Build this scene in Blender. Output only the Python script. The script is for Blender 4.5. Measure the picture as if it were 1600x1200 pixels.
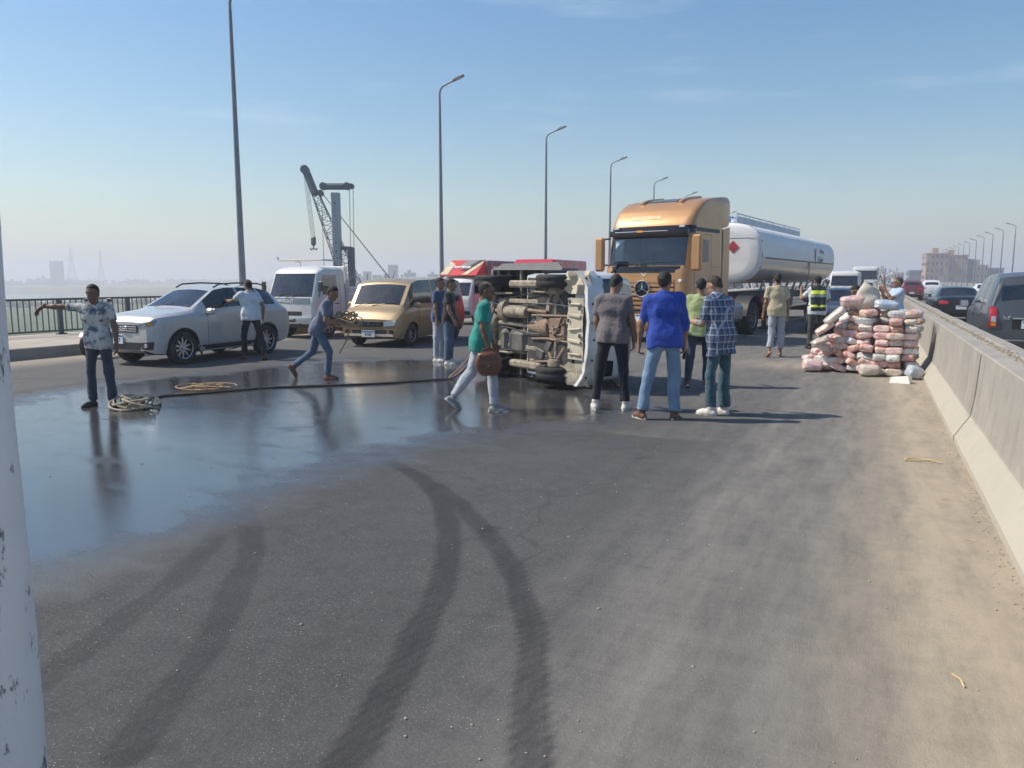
import bpy, bmesh, math, random
import numpy as np
from math import sin, cos, pi, radians, sqrt, atan2
from mathutils import Vector, Matrix, Euler
from mathutils.bvhtree import BVHTree

for o in list(bpy.data.objects): bpy.data.objects.remove(o)
SC = bpy.context.scene
COL = SC.collection
random.seed(7); RNG = np.random.default_rng(11)

# ------------------------------------------------------------------ camera
cam_d = bpy.data.cameras.new('camera'); cam = bpy.data.objects.new('camera', cam_d); COL.objects.link(cam)
cam_d.sensor_fit = 'HORIZONTAL'; cam_d.sensor_width = 36.0; cam_d.lens = 27.0
cam_d.clip_start = 0.1; cam_d.clip_end = 20000
cam.location = (0, 0, 1.68)
cam.rotation_euler = (radians(90 - 7.74), 0, radians(25.0))
SC.camera = cam

# ------------------------------------------------------------------ sky and sun
SUN_EL = radians(48); SUN_DIR = Vector((-0.96 * cos(SUN_EL), -0.28 * cos(SUN_EL), sin(SUN_EL))).normalized()
world = bpy.data.worlds.new('World'); SC.world = world; world.use_nodes = True
wn = world.node_tree; wn.nodes.clear()
sky = wn.nodes.new('ShaderNodeTexSky'); sky.sky_type = 'NISHITA'; sky.sun_disc = False
sky.sun_elevation = SUN_EL; sky.sun_rotation = atan2(SUN_DIR.x, SUN_DIR.y) % (2 * pi)
sky.air_density = 1.35; sky.dust_density = .8; sky.ozone_density = 3.5; sky.altitude = 20
tc = wn.nodes.new('ShaderNodeTexCoord'); mp = wn.nodes.new('ShaderNodeMapping')
mp.inputs['Rotation'].default_value = (0, 0, radians(30)); mp.inputs['Scale'].default_value = (1.4, 1.0, 9.0)
nz = wn.nodes.new('ShaderNodeTexNoise'); nz.inputs['Scale'].default_value = 2.2; nz.inputs['Detail'].default_value = 6; nz.inputs['Roughness'].default_value = .55
rp = wn.nodes.new('ShaderNodeValToRGB'); rp.color_ramp.elements[0].position = .56; rp.color_ramp.elements[1].position = .78
rp.color_ramp.elements[1].color = (.22, .22, .22, 1)
mxw = wn.nodes.new('ShaderNodeMix'); mxw.data_type = 'RGBA'; mxw.inputs['B'].default_value = (7.5, 8.2, 9.0, 1)
bg = wn.nodes.new('ShaderNodeBackground'); bg.inputs['Strength'].default_value = 0.118
wo = wn.nodes.new('ShaderNodeOutputWorld')
wn.links.new(tc.outputs['Generated'], mp.inputs['Vector']); wn.links.new(mp.outputs[0], nz.inputs['Vector'])
wn.links.new(nz.outputs['Fac'], rp.inputs['Fac']); wn.links.new(rp.outputs['Color'], mxw.inputs['Factor'])
hs = wn.nodes.new('ShaderNodeHueSaturation'); hs.inputs['Saturation'].default_value = 1.28; wn.links.new(sky.outputs[0], hs.inputs['Color']); wn.links.new(hs.outputs[0], mxw.inputs['A']); wn.links.new(mxw.outputs['Result'], bg.inputs['Color']); wn.links.new(bg.outputs[0], wo.inputs['Surface'])
sun_d = bpy.data.lights.new('sun', 'SUN'); sun_d.energy = 4.9; sun_d.angle = radians(0.6); sun_d.color = (1, .91, .78)
sun = bpy.data.objects.new('sun', sun_d); COL.objects.link(sun)
sun.rotation_euler = SUN_DIR.to_track_quat('Z', 'Y').to_euler(); sun.location = (0, 0, 60)
vs = SC.view_settings; vs.view_transform = 'Standard'; vs.look = 'None'; vs.gamma = 1; vs.exposure = 0.15; vs.use_curve_mapping = False
SC.render.engine = 'CYCLES'
SC.cycles.max_bounces = 7; SC.cycles.transparent_max_bounces = 12; SC.cycles.volume_bounces = 2
SC.cycles.use_adaptive_sampling = True; SC.cycles.adaptive_threshold = .03; SC.cycles.adaptive_min_samples = 24; SC.cycles.time_limit = 780
SC.cycles.use_denoising = True; SC.cycles.volume_max_steps = 64

# ------------------------------------------------------------------ materials
MATS = {}
def _base(name):
    m = bpy.data.materials.new(name); m.use_nodes = True
    nt = m.node_tree; b = nt.nodes['Principled BSDF']; MATS[name] = m
    return m, nt, b
def N(nt, t, **kw):
    n = nt.nodes.new(t)
    for k, v in kw.items():
        if k.startswith('i_'): n.inputs[k[2:].replace('_', ' ')].default_value = v
        else: setattr(n, k, v)
    return n
def L(nt, a, b): nt.links.new(a, b)
def c4(c, k=1.0): return (min(1, c[0] * k), min(1, c[1] * k), min(1, c[2] * k), 1)
def mixc(nt, fac, a, b):
    m = N(nt, 'ShaderNodeMix', data_type='RGBA')
    for s, v in (('Factor', fac), ('A', a), ('B', b)):
        if hasattr(v, 'is_linked') or hasattr(v, 'links'): L(nt, v, m.inputs[s])
        else: m.inputs[s].default_value = v
    return m.outputs['Result']
def ramp(nt, src, p0, p1, c0=(0, 0, 0, 1), c1=(1, 1, 1, 1)):
    r = N(nt, 'ShaderNodeValToRGB'); e = r.color_ramp.elements
    e[0].position = p0; e[1].position = p1; e[0].color = c0; e[1].color = c1
    L(nt, src, r.inputs['Fac']); return r.outputs['Color']
def noise(nt, scale, detail=4, rough=.55, vec=None, mscale=None):
    n = N(nt, 'ShaderNodeTexNoise'); n.inputs['Scale'].default_value = scale; n.inputs['Detail'].default_value = detail; n.inputs['Roughness'].default_value = rough
    if vec is None:
        t = N(nt, 'ShaderNodeTexCoord'); vec = t.outputs['Object']
    if mscale is not None:
        mp = N(nt, 'ShaderNodeMapping'); mp.inputs['Scale'].default_value = mscale; L(nt, vec, mp.inputs['Vector']); vec = mp.outputs[0]
    L(nt, vec, n.inputs['Vector']); return n.outputs['Fac']
def addbump(nt, b, h, strength=.3, dist=.01):
    bp = N(nt, 'ShaderNodeBump'); bp.inputs['Strength'].default_value = strength; bp.inputs['Distance'].default_value = dist
    L(nt, h, bp.inputs['Height']); L(nt, bp.outputs[0], b.inputs['Normal'])
def mat(name, col, rough=.6, metal=0, var=.18, scale=6, bump=0, bscale=60, bdist=.004, coat=0, dirt=0, dirtcol=(.30, .26, .20), dscale=2.5, spec=.5, sheen=0):
    if name in MATS: return MATS[name]
    m, nt, b = _base(name)
    f = noise(nt, scale, 5, .6)
    r = ramp(nt, f, .3, .72)
    out = mixc(nt, r, c4(col, 1 - var), c4(col, 1 + var))
    rv = rough
    if dirt:
        d = noise(nt, dscale, 8, .68)
        dm = ramp(nt, d, .62 - .3 * dirt, .95 - .3 * dirt, (0, 0, 0, 1), (min(1, .25 + dirt * .6),) * 3 + (1,))
        out = mixc(nt, dm, out, c4(dirtcol))
        mr = N(nt, 'ShaderNodeMath', operation='MULTIPLY_ADD'); L(nt, dm, mr.inputs[0]); mr.inputs[1].default_value = .75 - rough if rough < .75 else 0; mr.inputs[2].default_value = rough
        L(nt, mr.outputs[0], b.inputs['Roughness'])
    else: b.inputs['Roughness'].default_value = rough
    L(nt, out, b.inputs['Base Color'])
    b.inputs['Metallic'].default_value = metal; b.inputs['Coat Weight'].default_value = coat; b.inputs['Coat Roughness'].default_value = .08
    b.inputs['Specular IOR Level'].default_value = spec; b.inputs['Sheen Weight'].default_value = sheen
    if bump: addbump(nt, b, noise(nt, bscale, 4, .6), bump, bdist)
    return m
def glass(name, tint, refl=.04, rough=.02):
    m = bpy.data.materials.new(name); m.use_nodes = True; nt = m.node_tree; nt.nodes.clear(); MATS[name] = m
    t = N(nt, 'ShaderNodeBsdfTransparent'); t.inputs[0].default_value = c4(tint)
    g = N(nt, 'ShaderNodeBsdfGlossy'); g.inputs['Roughness'].default_value = rough; g.inputs['Color'].default_value = (.9, .95, 1, 1)
    fr = N(nt, 'ShaderNodeFresnel'); fr.inputs['IOR'].default_value = 1.5
    d = N(nt, 'ShaderNodeBsdfDiffuse'); d.inputs['Color'].default_value = (.35, .33, .29, 1)
    n1 = noise(nt, 3, 6, .7); dm = N(nt, 'ShaderNodeMath', operation='MULTIPLY'); L(nt, ramp(nt, n1, .35, .8), dm.inputs[0]); dm.inputs[1].default_value = .10
    mx0 = N(nt, 'ShaderNodeMixShader'); L(nt, dm.outputs[0], mx0.inputs[0]); L(nt, t.outputs[0], mx0.inputs[1]); L(nt, d.outputs[0], mx0.inputs[2])
    ad = N(nt, 'ShaderNodeMath', operation='ADD', use_clamp=True); L(nt, fr.outputs[0], ad.inputs[0]); ad.inputs[1].default_value = refl
    mx = N(nt, 'ShaderNodeMixShader'); L(nt, ad.outputs[0], mx.inputs[0]); L(nt, mx0.outputs[0], mx.inputs[1]); L(nt, g.outputs[0], mx.inputs[2])
    o = N(nt, 'ShaderNodeOutputMaterial'); L(nt, mx.outputs[0], o.inputs['Surface']); return m

mat('rubber', (.022, .022, .023), .8, var=.25, bump=.4, bscale=90, dirt=.35, dirtcol=(.16, .14, .12))
mat('black_plastic', (.022, .023, .025), .5, dirt=.2, dirtcol=(.12, .11, .10))
mat('black_gloss', (.012, .012, .014), .15)
mat('chrome', (.75, .76, .78), .16, 1, var=.05, dirt=.15)
mat('steel', (.42, .43, .45), .4, 1, dirt=.3)
mat('alloy', (.55, .56, .58), .3, .9, dirt=.25)
mat('plate', (.75, .76, .74), .45, var=.06, dirt=.2)
mat('ink', (.02, .02, .025), .6)
mat('plate_blue', (.05, .16, .42), .5)
mat('plate_red', (.45, .03, .03), .5)
mat('seat_fabric', (.09, .09, .10), .9, bump=.2)
mat('dash', (.05, .05, .055), .7)
mat('amber', (.75, .28, .03), .25)
mat('lamp_red', (.42, .015, .02), .18, coat=.5)
mat('lamp_clear', (.62, .66, .70), .08, .3, var=.3, scale=30, coat=1)
mat('yellow_lamp', (.85, .72, .05), .25)
glass('windscreen', (.50, .60, .60), .05)
glass('tinted', (.13, .15, .16), .05)
glass('dark_glass', (.03, .035, .04), .05)
mat('white_print', (.82, .82, .80), .5, var=.05)

# ------------------------------------------------------------------ mesh helpers
def rotm(rx=0, ry=0, rz=0): return Euler((radians(rx), radians(ry), radians(rz))).to_matrix()
class MB:
    def __init__(s): s.v = []; s.f = []; s.mi = []; s.cur = 0
    def add(s, vs, fs):
        o = len(s.v); s.v += [tuple(p) for p in vs]; s.f += [tuple(i + o for i in f) for f in fs]; s.mi += [s.cur] * len(fs); return s
    def box(s, c, d, R=None, taper=None):
        hx, hy, hz = d[0] / 2, d[1] / 2, d[2] / 2; vs = []
        for z in (-hz, hz):
            t = (taper if (taper and z > 0) else (1, 1))
            for x, y in ((-hx, -hy), (hx, -hy), (hx, hy), (-hx, hy)):
                p = Vector((x * t[0], y * t[1], z))
                if R: p = R @ p
                vs.append((p.x + c[0], p.y + c[1], p.z + c[2]))
        return s.add(vs, [(0, 3, 2, 1), (4, 5, 6, 7), (0, 1, 5, 4), (1, 2, 6, 5), (2, 3, 7, 6), (3, 0, 4, 7)])
    def bbox(s, c, d, b=.01, R=None):
        # box with bevelled (chamfered) edges, 44 triangles
        hx, hy, hz = d[0] / 2, d[1] / 2, d[2] / 2; b = min(b, hx * .9, hy * .9, hz * .9)
        bm = bmesh.new(); bmesh.ops.create_cube(bm, size=1)
        for v in bm.verts: v.co = Vector((v.co.x * 2 * hx, v.co.y * 2 * hy, v.co.z * 2 * hz))
        bmesh.ops.bevel(bm, geom=list(bm.edges), offset=b, segments=1, affect='EDGES', profile=.5)
        bm.verts.index_update()
        vs = []
        for v in bm.verts:
            p = v.co
            if R: p = R @ p
            vs.append((p.x + c[0], p.y + c[1], p.z + c[2]))
        fs = [tuple(v.index for v in f.verts) for f in bm.faces]; bm.free()
        return s.add(vs, fs)
    def cyl(s, p0, p1, r0, r1=None, n=12, cap=True):
        r1 = r0 if r1 is None else r1
        p0 = Vector(p0); p1 = Vector(p1); ax = (p1 - p0)
        if ax.length < 1e-6: return s
        q = ax.to_track_quat('Z', 'Y').to_matrix(); vs = []
        for p, r in ((p0, r0), (p1, r1)):
            for k in range(n):
                a = 2 * pi * k / n; w = p + q @ Vector((r * cos(a), r * sin(a), 0)); vs.append(w)
        fs = [(k, (k + 1) % n, n + (k + 1) % n, n + k) for k in range(n)]
        if cap: fs += [tuple(range(n))[::-1], tuple(range(n, 2 * n))]
        return s.add(vs, fs)
    def tube(s, pts, r, n=8, closed=False):
        P = [Vector(p) for p in pts]; m = len(P); vs = []; fs = []; up = None
        for i, p in enumerate(P):
            a = P[max(i - 1, 0)] if not closed else P[i - 1]; b = P[min(i + 1, m - 1)] if not closed else P[(i + 1) % m]
            t = (b - a)
            if t.length < 1e-9: t = Vector((0, 0, 1))
            t.normalize()
            if up is None:
                up = Vector((0, 0, 1)) if abs(t.z) < .9 else Vector((1, 0, 0))
            u = (up - t * up.dot(t))
            if u.length < 1e-4: u = t.orthogonal()
            u.normalize(); w = t.cross(u); up = u
            rr = r[i] if hasattr(r, '__len__') else r
            for k in range(n):
                an = 2 * pi * k / n; vs.append(p + u * (rr * cos(an)) + w * (rr * sin(an)))
        for i in range(m - 1 if not closed else m):
            j = (i + 1) % m
            for k in range(n): fs.append((i * n + k, i * n + (k + 1) % n, j * n + (k + 1) % n, j * n + k))
        if not closed: fs += [tuple(range(n))[::-1], tuple(range((m - 1) * n, m * n))]
        return s.add(vs, fs)
    def lathe(s, prof, n=24, axis='z', c=(0, 0, 0), closed=False):
        vs = []; m = len(prof)
        for r, h in prof:
            for k in range(n):
                a = 2 * pi * k / n; x, y = r * cos(a), r * sin(a)
                p = {'z': (x, y, h), 'x': (h, x, y), 'y': (y, h, x)}[axis]; vs.append((p[0] + c[0], p[1] + c[1], p[2] + c[2]))
        fs = []
        for i in range(m - 1 if not closed else m):
            j = (i + 1) % m
            for k in range(n): fs.append((i * n + k, i * n + (k + 1) % n, j * n + (k + 1) % n, j * n + k))
        return s.add(vs, fs)
    def grid(s, A, flip=False):
        # A: array [n][m] of points
        n = len(A); m = len(A[0]); vs = [p for row in A for p in row]; fs = []
        for i in range(n - 1):
            for j in range(m - 1):
                q = (i * m + j, i * m + j + 1, (i + 1) * m + j + 1, (i + 1) * m + j); fs.append(q[::-1] if flip else q)
        return s.add(vs, fs)
    def prism(s, poly, d0, d1, axis='y'):
        # poly: list of 2d points; extruded along the axis from d0 to d1
        f = {'y': lambda a, b, d: (a, d, b), 'x': lambda a, b, d: (d, a, b), 'z': lambda a, b, d: (a, b, d)}[axis]
        n = len(poly); vs = [f(a, b, d0) for a, b in poly] + [f(a, b, d1) for a, b in poly]
        fs = [tuple(range(n)), tuple(range(n, 2 * n))[::-1]] + [((k + 1) % n, k, n + k, n + (k + 1) % n) for k in range(n)]
        return s.add(vs, fs)
    def mesh(s, name, mats, smooth=35, fix=True):
        me = bpy.data.meshes.new(name); me.from_pydata([tuple(map(float, p)) for p in s.v], [], s.f)
        for m in (mats if isinstance(mats, (list, tuple)) else [mats]): me.materials.append(MATS[m] if isinstance(m, str) else m)
        if any(s.mi): me.polygons.foreach_set('material_index', s.mi)
        if fix:
            bm = bmesh.new(); bm.from_mesh(me); bmesh.ops.recalc_face_normals(bm, faces=bm.faces); bm.to_mesh(me); bm.free()
        if smooth:
            me.shade_smooth(); me.set_sharp_from_angle(angle=radians(smooth))
        me.update(); return me
    def build(s, name, mats, parent=None, smooth=35, loc=None, fix=True, **props):
        return obj(name, s.mesh(name, mats, smooth, fix), parent, loc, **props)
def obj(name, me, parent=None, loc=None, rot=None, **props):
    o = bpy.data.objects.new(name, me); COL.objects.link(o); o.parent = parent
    if loc is not None: o.location = loc
    if rot is not None: o.rotation_euler = rot
    for k, v in props.items(): o[k] = v
    return o
def thing(name, label, cat, loc=(0, 0, 0), rz=0, group=None):
    o = bpy.data.objects.new(name, None); COL.objects.link(o); o.empty_display_size = .2
    o.location = loc; o.rotation_euler = (0, 0, radians(rz)); tag(o, label, cat, group); return o
def tag(o, label, cat, group=None):
    o['label'] = label; o['category'] = cat
    if group: o['group'] = group
    return o
def copy_tree(o, parent=None):
    kids = list(o.children); c = o.copy(); COL.objects.link(c); c.parent = parent
    for k in kids: copy_tree(k, c)
    return c
def np_mesh(name, V, F, mats, smooth=True, angle=None):
    me = bpy.data.meshes.new(name); V = np.asarray(V, np.float32); F = np.asarray(F, np.int32); k = F.shape[1]
    me.vertices.add(len(V)); me.vertices.foreach_set('co', V.ravel())
    me.loops.add(F.size); me.loops.foreach_set('vertex_index', F.ravel())
    me.polygons.add(len(F)); me.polygons.foreach_set('loop_start', np.arange(0, F.size, k, dtype=np.int32))
    me.update(calc_edges=True); me.validate()
    for m in (mats if isinstance(mats, (list, tuple)) else [mats]): me.materials.append(MATS[m] if isinstance(m, str) else m)
    if smooth:
        me.shade_smooth()
        if angle: me.set_sharp_from_angle(angle=radians(angle))
    return me
_FONT = {}
def text_mesh(txt, size, extr=.003, bold=False):
    cu = bpy.data.curves.new('t', 'FONT'); cu.body = txt; cu.size = size; cu.extrude = extr; cu.align_x = 'CENTER'; cu.align_y = 'CENTER'; cu.resolution_u = 3
    if bold: cu.offset = size * .02
    o = bpy.data.objects.new('t', cu); COL.objects.link(o); bpy.context.view_layer.update()
    me = bpy.data.meshes.new_from_object(o.evaluated_get(bpy.context.evaluated_depsgraph_get())); bpy.data.objects.remove(o); return me
def text(name, txt, size, material, parent, loc, rot, bold=False, extr=.003, **props):
    me = text_mesh(txt, size, extr, bold); me.materials.clear(); me.materials.append(MATS[material])
    return obj(name, me, parent, loc, rot, **props)
def vnoise(P, f, seed=0):
    # cheap smooth pseudo noise from summed sines, roughly -1..1
    r = np.random.default_rng(seed); out = np.zeros(len(P))
    for k in range(6):
        d = r.normal(size=P.shape[1]); d /= np.linalg.norm(d); out += np.sin(P @ d * f * r.uniform(.6, 1.7) + r.uniform(0, 6.28))
    return out / 3.2
# ------------------------------------------------------------------ the road
def road_material():
    m, nt, b = _base('asphalt')
    def att(n): a = N(nt, 'ShaderNodeAttribute', attribute_name=n); return a.outputs['Fac']
    def mth(op, a, c, clamp=False):
        q = N(nt, 'ShaderNodeMath', operation=op, use_clamp=clamp)
        for i, v in enumerate((a, c)):
            if hasattr(v, 'links'): L(nt, v, q.inputs[i])
            else: q.inputs[i].default_value = v
        return q.outputs[0]
    big = noise(nt, .55, 7, .62); mid = noise(nt, 7, 6, .7); fine = noise(nt, 130, 3, .7)
    col = mixc(nt, ramp(nt, big, .32, .70), (.046, .048, .053, 1), (.086, .088, .093, 1))
    col = mixc(nt, ramp(nt, mid, .35, .75, c1=(.45,) * 3 + (1,)), col, (.140, .138, .134, 1))
    col = mixc(nt, ramp(nt, fine, .38, .62, c0=(.55,) * 3 + (1,), c1=(0, 0, 0, 1)), col, (.024, .024, .027, 1))
    tcn = N(nt, 'ShaderNodeTexCoord')
    # pale aggregate specks
    vo = N(nt, 'ShaderNodeTexVoronoi'); vo.inputs['Scale'].default_value = 85; L(nt, tcn.outputs['Object'], vo.inputs['Vector'])
    sep = N(nt, 'ShaderNodeSeparateColor'); L(nt, vo.outputs['Color'], sep.inputs[0])
    sp = mth('MULTIPLY', mth('GREATER_THAN', sep.outputs[0], .80), mth('LESS_THAN', vo.outputs['Distance'], .25))
    sp = mth('MULTIPLY', sp, mth('MULTIPLY', ramp(nt, noise(nt, 2.6, 5, .7), .42, .66), .75))
    gr = noise(nt, 52, 4, .75); col = mixc(nt, ramp(nt, gr, .50, .68, c1=(.5,) * 3 + (1,)), col, (.150, .149, .147, 1)); gr2 = noise(nt, 24, 4, .7); col = mixc(nt, ramp(nt, gr2, .30, .46, (.45,) * 3 + (1,), (0, 0, 0, 1)), col, (.030, .031, .034, 1))
    col = mixc(nt, sp, col, (.46, .43, .37, 1))
    ck = N(nt, 'ShaderNodeTexVoronoi', feature='DISTANCE_TO_EDGE'); ck.inputs['Scale'].default_value = .42
    dv = N(nt, 'ShaderNodeVectorMath', operation='MULTIPLY_ADD'); nn_ = N(nt, 'ShaderNodeTexNoise'); nn_.inputs['Scale'].default_value = 1.6; nn_.inputs['Detail'].default_value = 6; L(nt, tcn.outputs['Object'], nn_.inputs['Vector']); L(nt, nn_.outputs['Color'], dv.inputs[0]); dv.inputs[1].default_value = (.9, .9, 0); L(nt, tcn.outputs['Object'], dv.inputs[2]); L(nt, dv.outputs[0], ck.inputs['Vector'])
    ckm = mth('MULTIPLY', ramp(nt, ck.outputs['Distance'], .002, .009, (1, 1, 1, 1), (0, 0, 0, 1)), ramp(nt, big, .44, .54)); col = mixc(nt, mth('MULTIPLY', ckm, .38), col, (.022, .022, .024, 1))
    # tar blots
    bl = noise(nt, 1.9, 3, .5); col = mixc(nt, ramp(nt, bl, .655, .72, c1=(.6,) * 3 + (1,)), col, (.030, .031, .036, 1))
    # grey dust, then sand towards the barrier; streaked along the road
    st = noise(nt, 1.0, 7, .68, mscale=(5.5, 1.1, 1)); st2 = noise(nt, 1.0, 6, .7, mscale=(1.2, 9, 1))
    dd = mth('ADD', mth('MULTIPLY', mth('SUBTRACT', st, .5), 2.6), mth('MULTIPLY', mth('SUBTRACT', st2, .5), .9)); dd = mth('MULTIPLY', mth('ADD', dd, 1.0), att('dust'))
    dd = mth('MULTIPLY', dd, mth('GREATER_THAN', att('dust'), .01), True)
    col = mixc(nt, mth('MULTIPLY', dd, .8, True), col, (.265, .248, .22, 1))
    ss = mth('ADD', mth('MULTIPLY', mth('SUBTRACT', st, .5), 1.6), mth('MULTIPLY', mth('SUBTRACT', mid, .5), .9)); ss = mth('MULTIPLY', mth('ADD', ss, 1.0), att('sand'))
    ss = mth('MULTIPLY', ss, mth('GREATER_THAN', att('sand'), .01), True)
    col = mixc(nt, mth('MULTIPLY', ss, .88, True), col, (.41, .345, .255, 1))
    # tyre marks: rubber laid down by skidding wheels
    ln = noise(nt, 1.0, 3, .5, mscale=(9, 2, 1))
    mk = mth('MULTIPLY', att('mark'), mth('ADD', mth('MULTIPLY', ln, .7), .42), True)
    col = mixc(nt, mth('MULTIPLY', mk, .88, True), col, (.020, .020, .024, 1))
    # spilt water
    we = mth('ADD', att('wet'), mth('MULTIPLY', mth('SUBTRACT', noise(nt, 1.0, 6, .6, mscale=(1.3, 2.6, 1)), .5), .8))
    wf = ramp(nt, we, .30, .95); damp = ramp(nt, we, .12, .6)
    col = mixc(nt, mth('MULTIPLY', damp, .45), col, (.024, .025, .028, 1))
    L(nt, col, b.inputs['Base Color'])
    film = noise(nt, 1.5, 7, .7, mscale=(1, 2.2, 1))
    rw = N(nt, 'ShaderNodeMapRange'); L(nt, film, rw.inputs[0]); rw.inputs[1].default_value = .3; rw.inputs[2].default_value = .75; rw.inputs[3].default_value = .02; rw.inputs[4].default_value = .22
    rr = N(nt, 'ShaderNodeMix', data_type='FLOAT'); L(nt, wf, rr.inputs['Factor']); rr.inputs['A'].default_value = .86; L(nt, rw.outputs[0], rr.inputs['B']); L(nt, rr.outputs['Result'], b.inputs['Roughness'])
    sl = N(nt, 'ShaderNodeMix', data_type='FLOAT'); L(nt, wf, sl.inputs['Factor']); sl.inputs['A'].default_value = .28; sl.inputs['B'].default_value = .9; io = N(nt, 'ShaderNodeMix', data_type='FLOAT'); L(nt, wf, io.inputs['Factor']); io.inputs['A'].default_value = 1.5; io.inputs['B'].default_value = 1.9; L(nt, io.outputs['Result'], b.inputs['IOR']); L(nt, sl.outputs['Result'], b.inputs['Specular IOR Level'])
    hh = mth('ADD', mth('MULTIPLY', fine, 1.0), mth('MULTIPLY', noise(nt, 48, 3, .6), .8))
    bp = N(nt, 'ShaderNodeBump'); bs = N(nt, 'ShaderNodeMix', data_type='FLOAT'); L(nt, wf, bs.inputs['Factor']); bs.inputs['A'].default_value = .75; bs.inputs['B'].default_value = .07
    L(nt, bs.outputs['Result'], bp.inputs['Strength']); bp.inputs['Distance'].default_value = .006; L(nt, hh, bp.inputs['Height']); L(nt, bp.outputs[0], b.inputs['Normal'])
    return m
road_material()
def seg_dist(P, line):
    d = np.full(len(P), 1e9)
    for a, b in zip(line[:-1], line[1:]):
        a = np.array(a); b = np.array(b); ab = b - a; t = np.clip(((P - a) @ ab) / (ab @ ab), 0, 1)
        d = np.minimum(d, np.linalg.norm(P - (a + t[:, None] * ab), axis=1))
    return d
def poly_sd(P, poly):
    d = seg_dist(P, poly + [poly[0]]); ins = np.zeros(len(P), bool); n = len(poly)
    for i in range(n):
        (x0, y0), (x1, y1) = poly[i], poly[(i + 1) % n]
        c = ((y0 > P[:, 1]) != (y1 > P[:, 1])) & (P[:, 0] < (x1 - x0) * (P[:, 1] - y0) / (y1 - y0 + 1e-12) + x0); ins ^= c
    return np.where(ins, -d, d)
def smooth01(x): x = np.clip(x, 0, 1); return x * x * (3 - 2 * x)
def spline(pts, n=8):
    P = [np.array(p, float) for p in pts]; P = [2 * P[0] - P[1]] + P + [2 * P[-1] - P[-2]]; out = []
    for i in range(1, len(P) - 2):
        for k in range(n):
            t = k / n; a, b, c, d = P[i - 1:i + 3]
            out.append(.5 * ((2 * b) + (-a + c) * t + (2 * a - 5 * b + 4 * c - d) * t * t + (-a + 3 * b - 3 * c + d) * t ** 3))
    out.append(P[-2]); return out
WET = [(-11.2, 3.0), (-11.6, 5.2), (-11.0, 6.6), (-11.4, 8.6), (-11.2, 11.2), (-9.9, 13.3), (-8.2, 14.5), (-6.4, 13.2), (-5.2, 12.2), (-3.4, 11.4), (-2.4, 9.9), (-2.7, 8.6),
       (-3.4, 7.2), (-3.9, 6.2), (-4.05, 5.5), (-4.15, 4.8), (-4.05, 4.1), (-3.95, 3.5), (-4.0, 3.0), (-4.15, 2.4), (-4.6, 1.6), (-8, 1.0)]
MARKS = [([(-4.3, 6.1), (-3.97, 5.84), (-3.44, 5.5), (-3.0, 5.05), (-2.65, 4.58), (-2.37, 4.13), (-2.09, 3.56), (-1.9, 3.03), (-1.74, 2.57), (-1.62, 2.17), (-1.45, 1.5)], .078, 1.0),
         ([(-3.2, 5.34), (-3.06, 5.22), (-2.48, 4.67), (-2.1, 4.25), (-1.82, 3.9), (-1.57, 3.52), (-1.36, 3.14), (-1.18, 2.72), (-0.99, 2.26), (-.8, 1.6)], .072, .95),
         ([(-4.09, 4.08), (-3.71, 3.78), (-3.36, 3.41), (-3.07, 3.01), (-2.73, 2.5), (-2.52, 2.1), (-2.33, 1.71)], .085, .72),
         ([(-4.06, 4.01), (-3.75, 3.48), (-3.5, 3.01), (-3.32, 2.53), (-3.18, 2.15), (-3.07, 1.89)], .08, .62),
         ([(-13.4, 8.1), (-11.4, 8.96), (-10.28, 9.19), (-8.6, 10.2)], .03, .6), ([(-10.5, 9.9), (-8.4, 10.6), (-6.4, 11.6)], .05, .4)]
def road_attrs(me, P):
    nz = vnoise(P, 1.3, 3) * .22 + vnoise(P, 4.1, 4) * .10
    wet = smooth01(.5 - (poly_sd(P, WET) + nz) / 2.0)
    mark = np.zeros(len(P))
    for ln, w, s in MARKS:
        d = seg_dist(P, [tuple(p) for p in spline(ln, 6)]) + vnoise(P, 9, 5) * .012
        mark = np.maximum(mark, s * smooth01((w + .013 - d) / .026) * (.86 + .14 * np.cos(d * 110)))
    X = P[:, 0] + vnoise(P[:, 1:2] * np.array([[1.0]]), .8, 6) * .06; Y = P[:, 1]
    kx = [-30, -17, -15.6, -14.4, -9, -4.2, -3.2, -2.3, -1.7, -1.25, -.95, -.72, -.45, -.2, .1, .9]
    dust = np.interp(X, kx, [.2, .2, .55, .3, .2, .10, .05, .05, .12, .30, .60, .60, .50, .62, .5, .4])
    dust = np.where((X > -5) & (Y > 8), np.maximum(dust, .30 + .2 * np.clip((Y - 10) / 8, 0, 1)), dust)
    sand = np.interp(X, [-30, -16.3, -15.9, -15.2, -14.6, -1.2, -.6, -.25, .05, .45, .7, .9], [0, .9, .75, .35, 0, 0, .03, .10, .36, .92, .78, 1.0])
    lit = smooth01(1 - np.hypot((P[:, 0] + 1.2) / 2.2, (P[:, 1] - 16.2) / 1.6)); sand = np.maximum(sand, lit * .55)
    dust *= (1 - wet); sand *= (1 - .8 * wet)
    for n, a in (('wet', wet), ('mark', mark), ('dust', dust), ('sand', sand)):
        at = me.attributes.new(n, 'FLOAT', 'POINT'); at.data.foreach_set('value', a.astype(np.float32))
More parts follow.
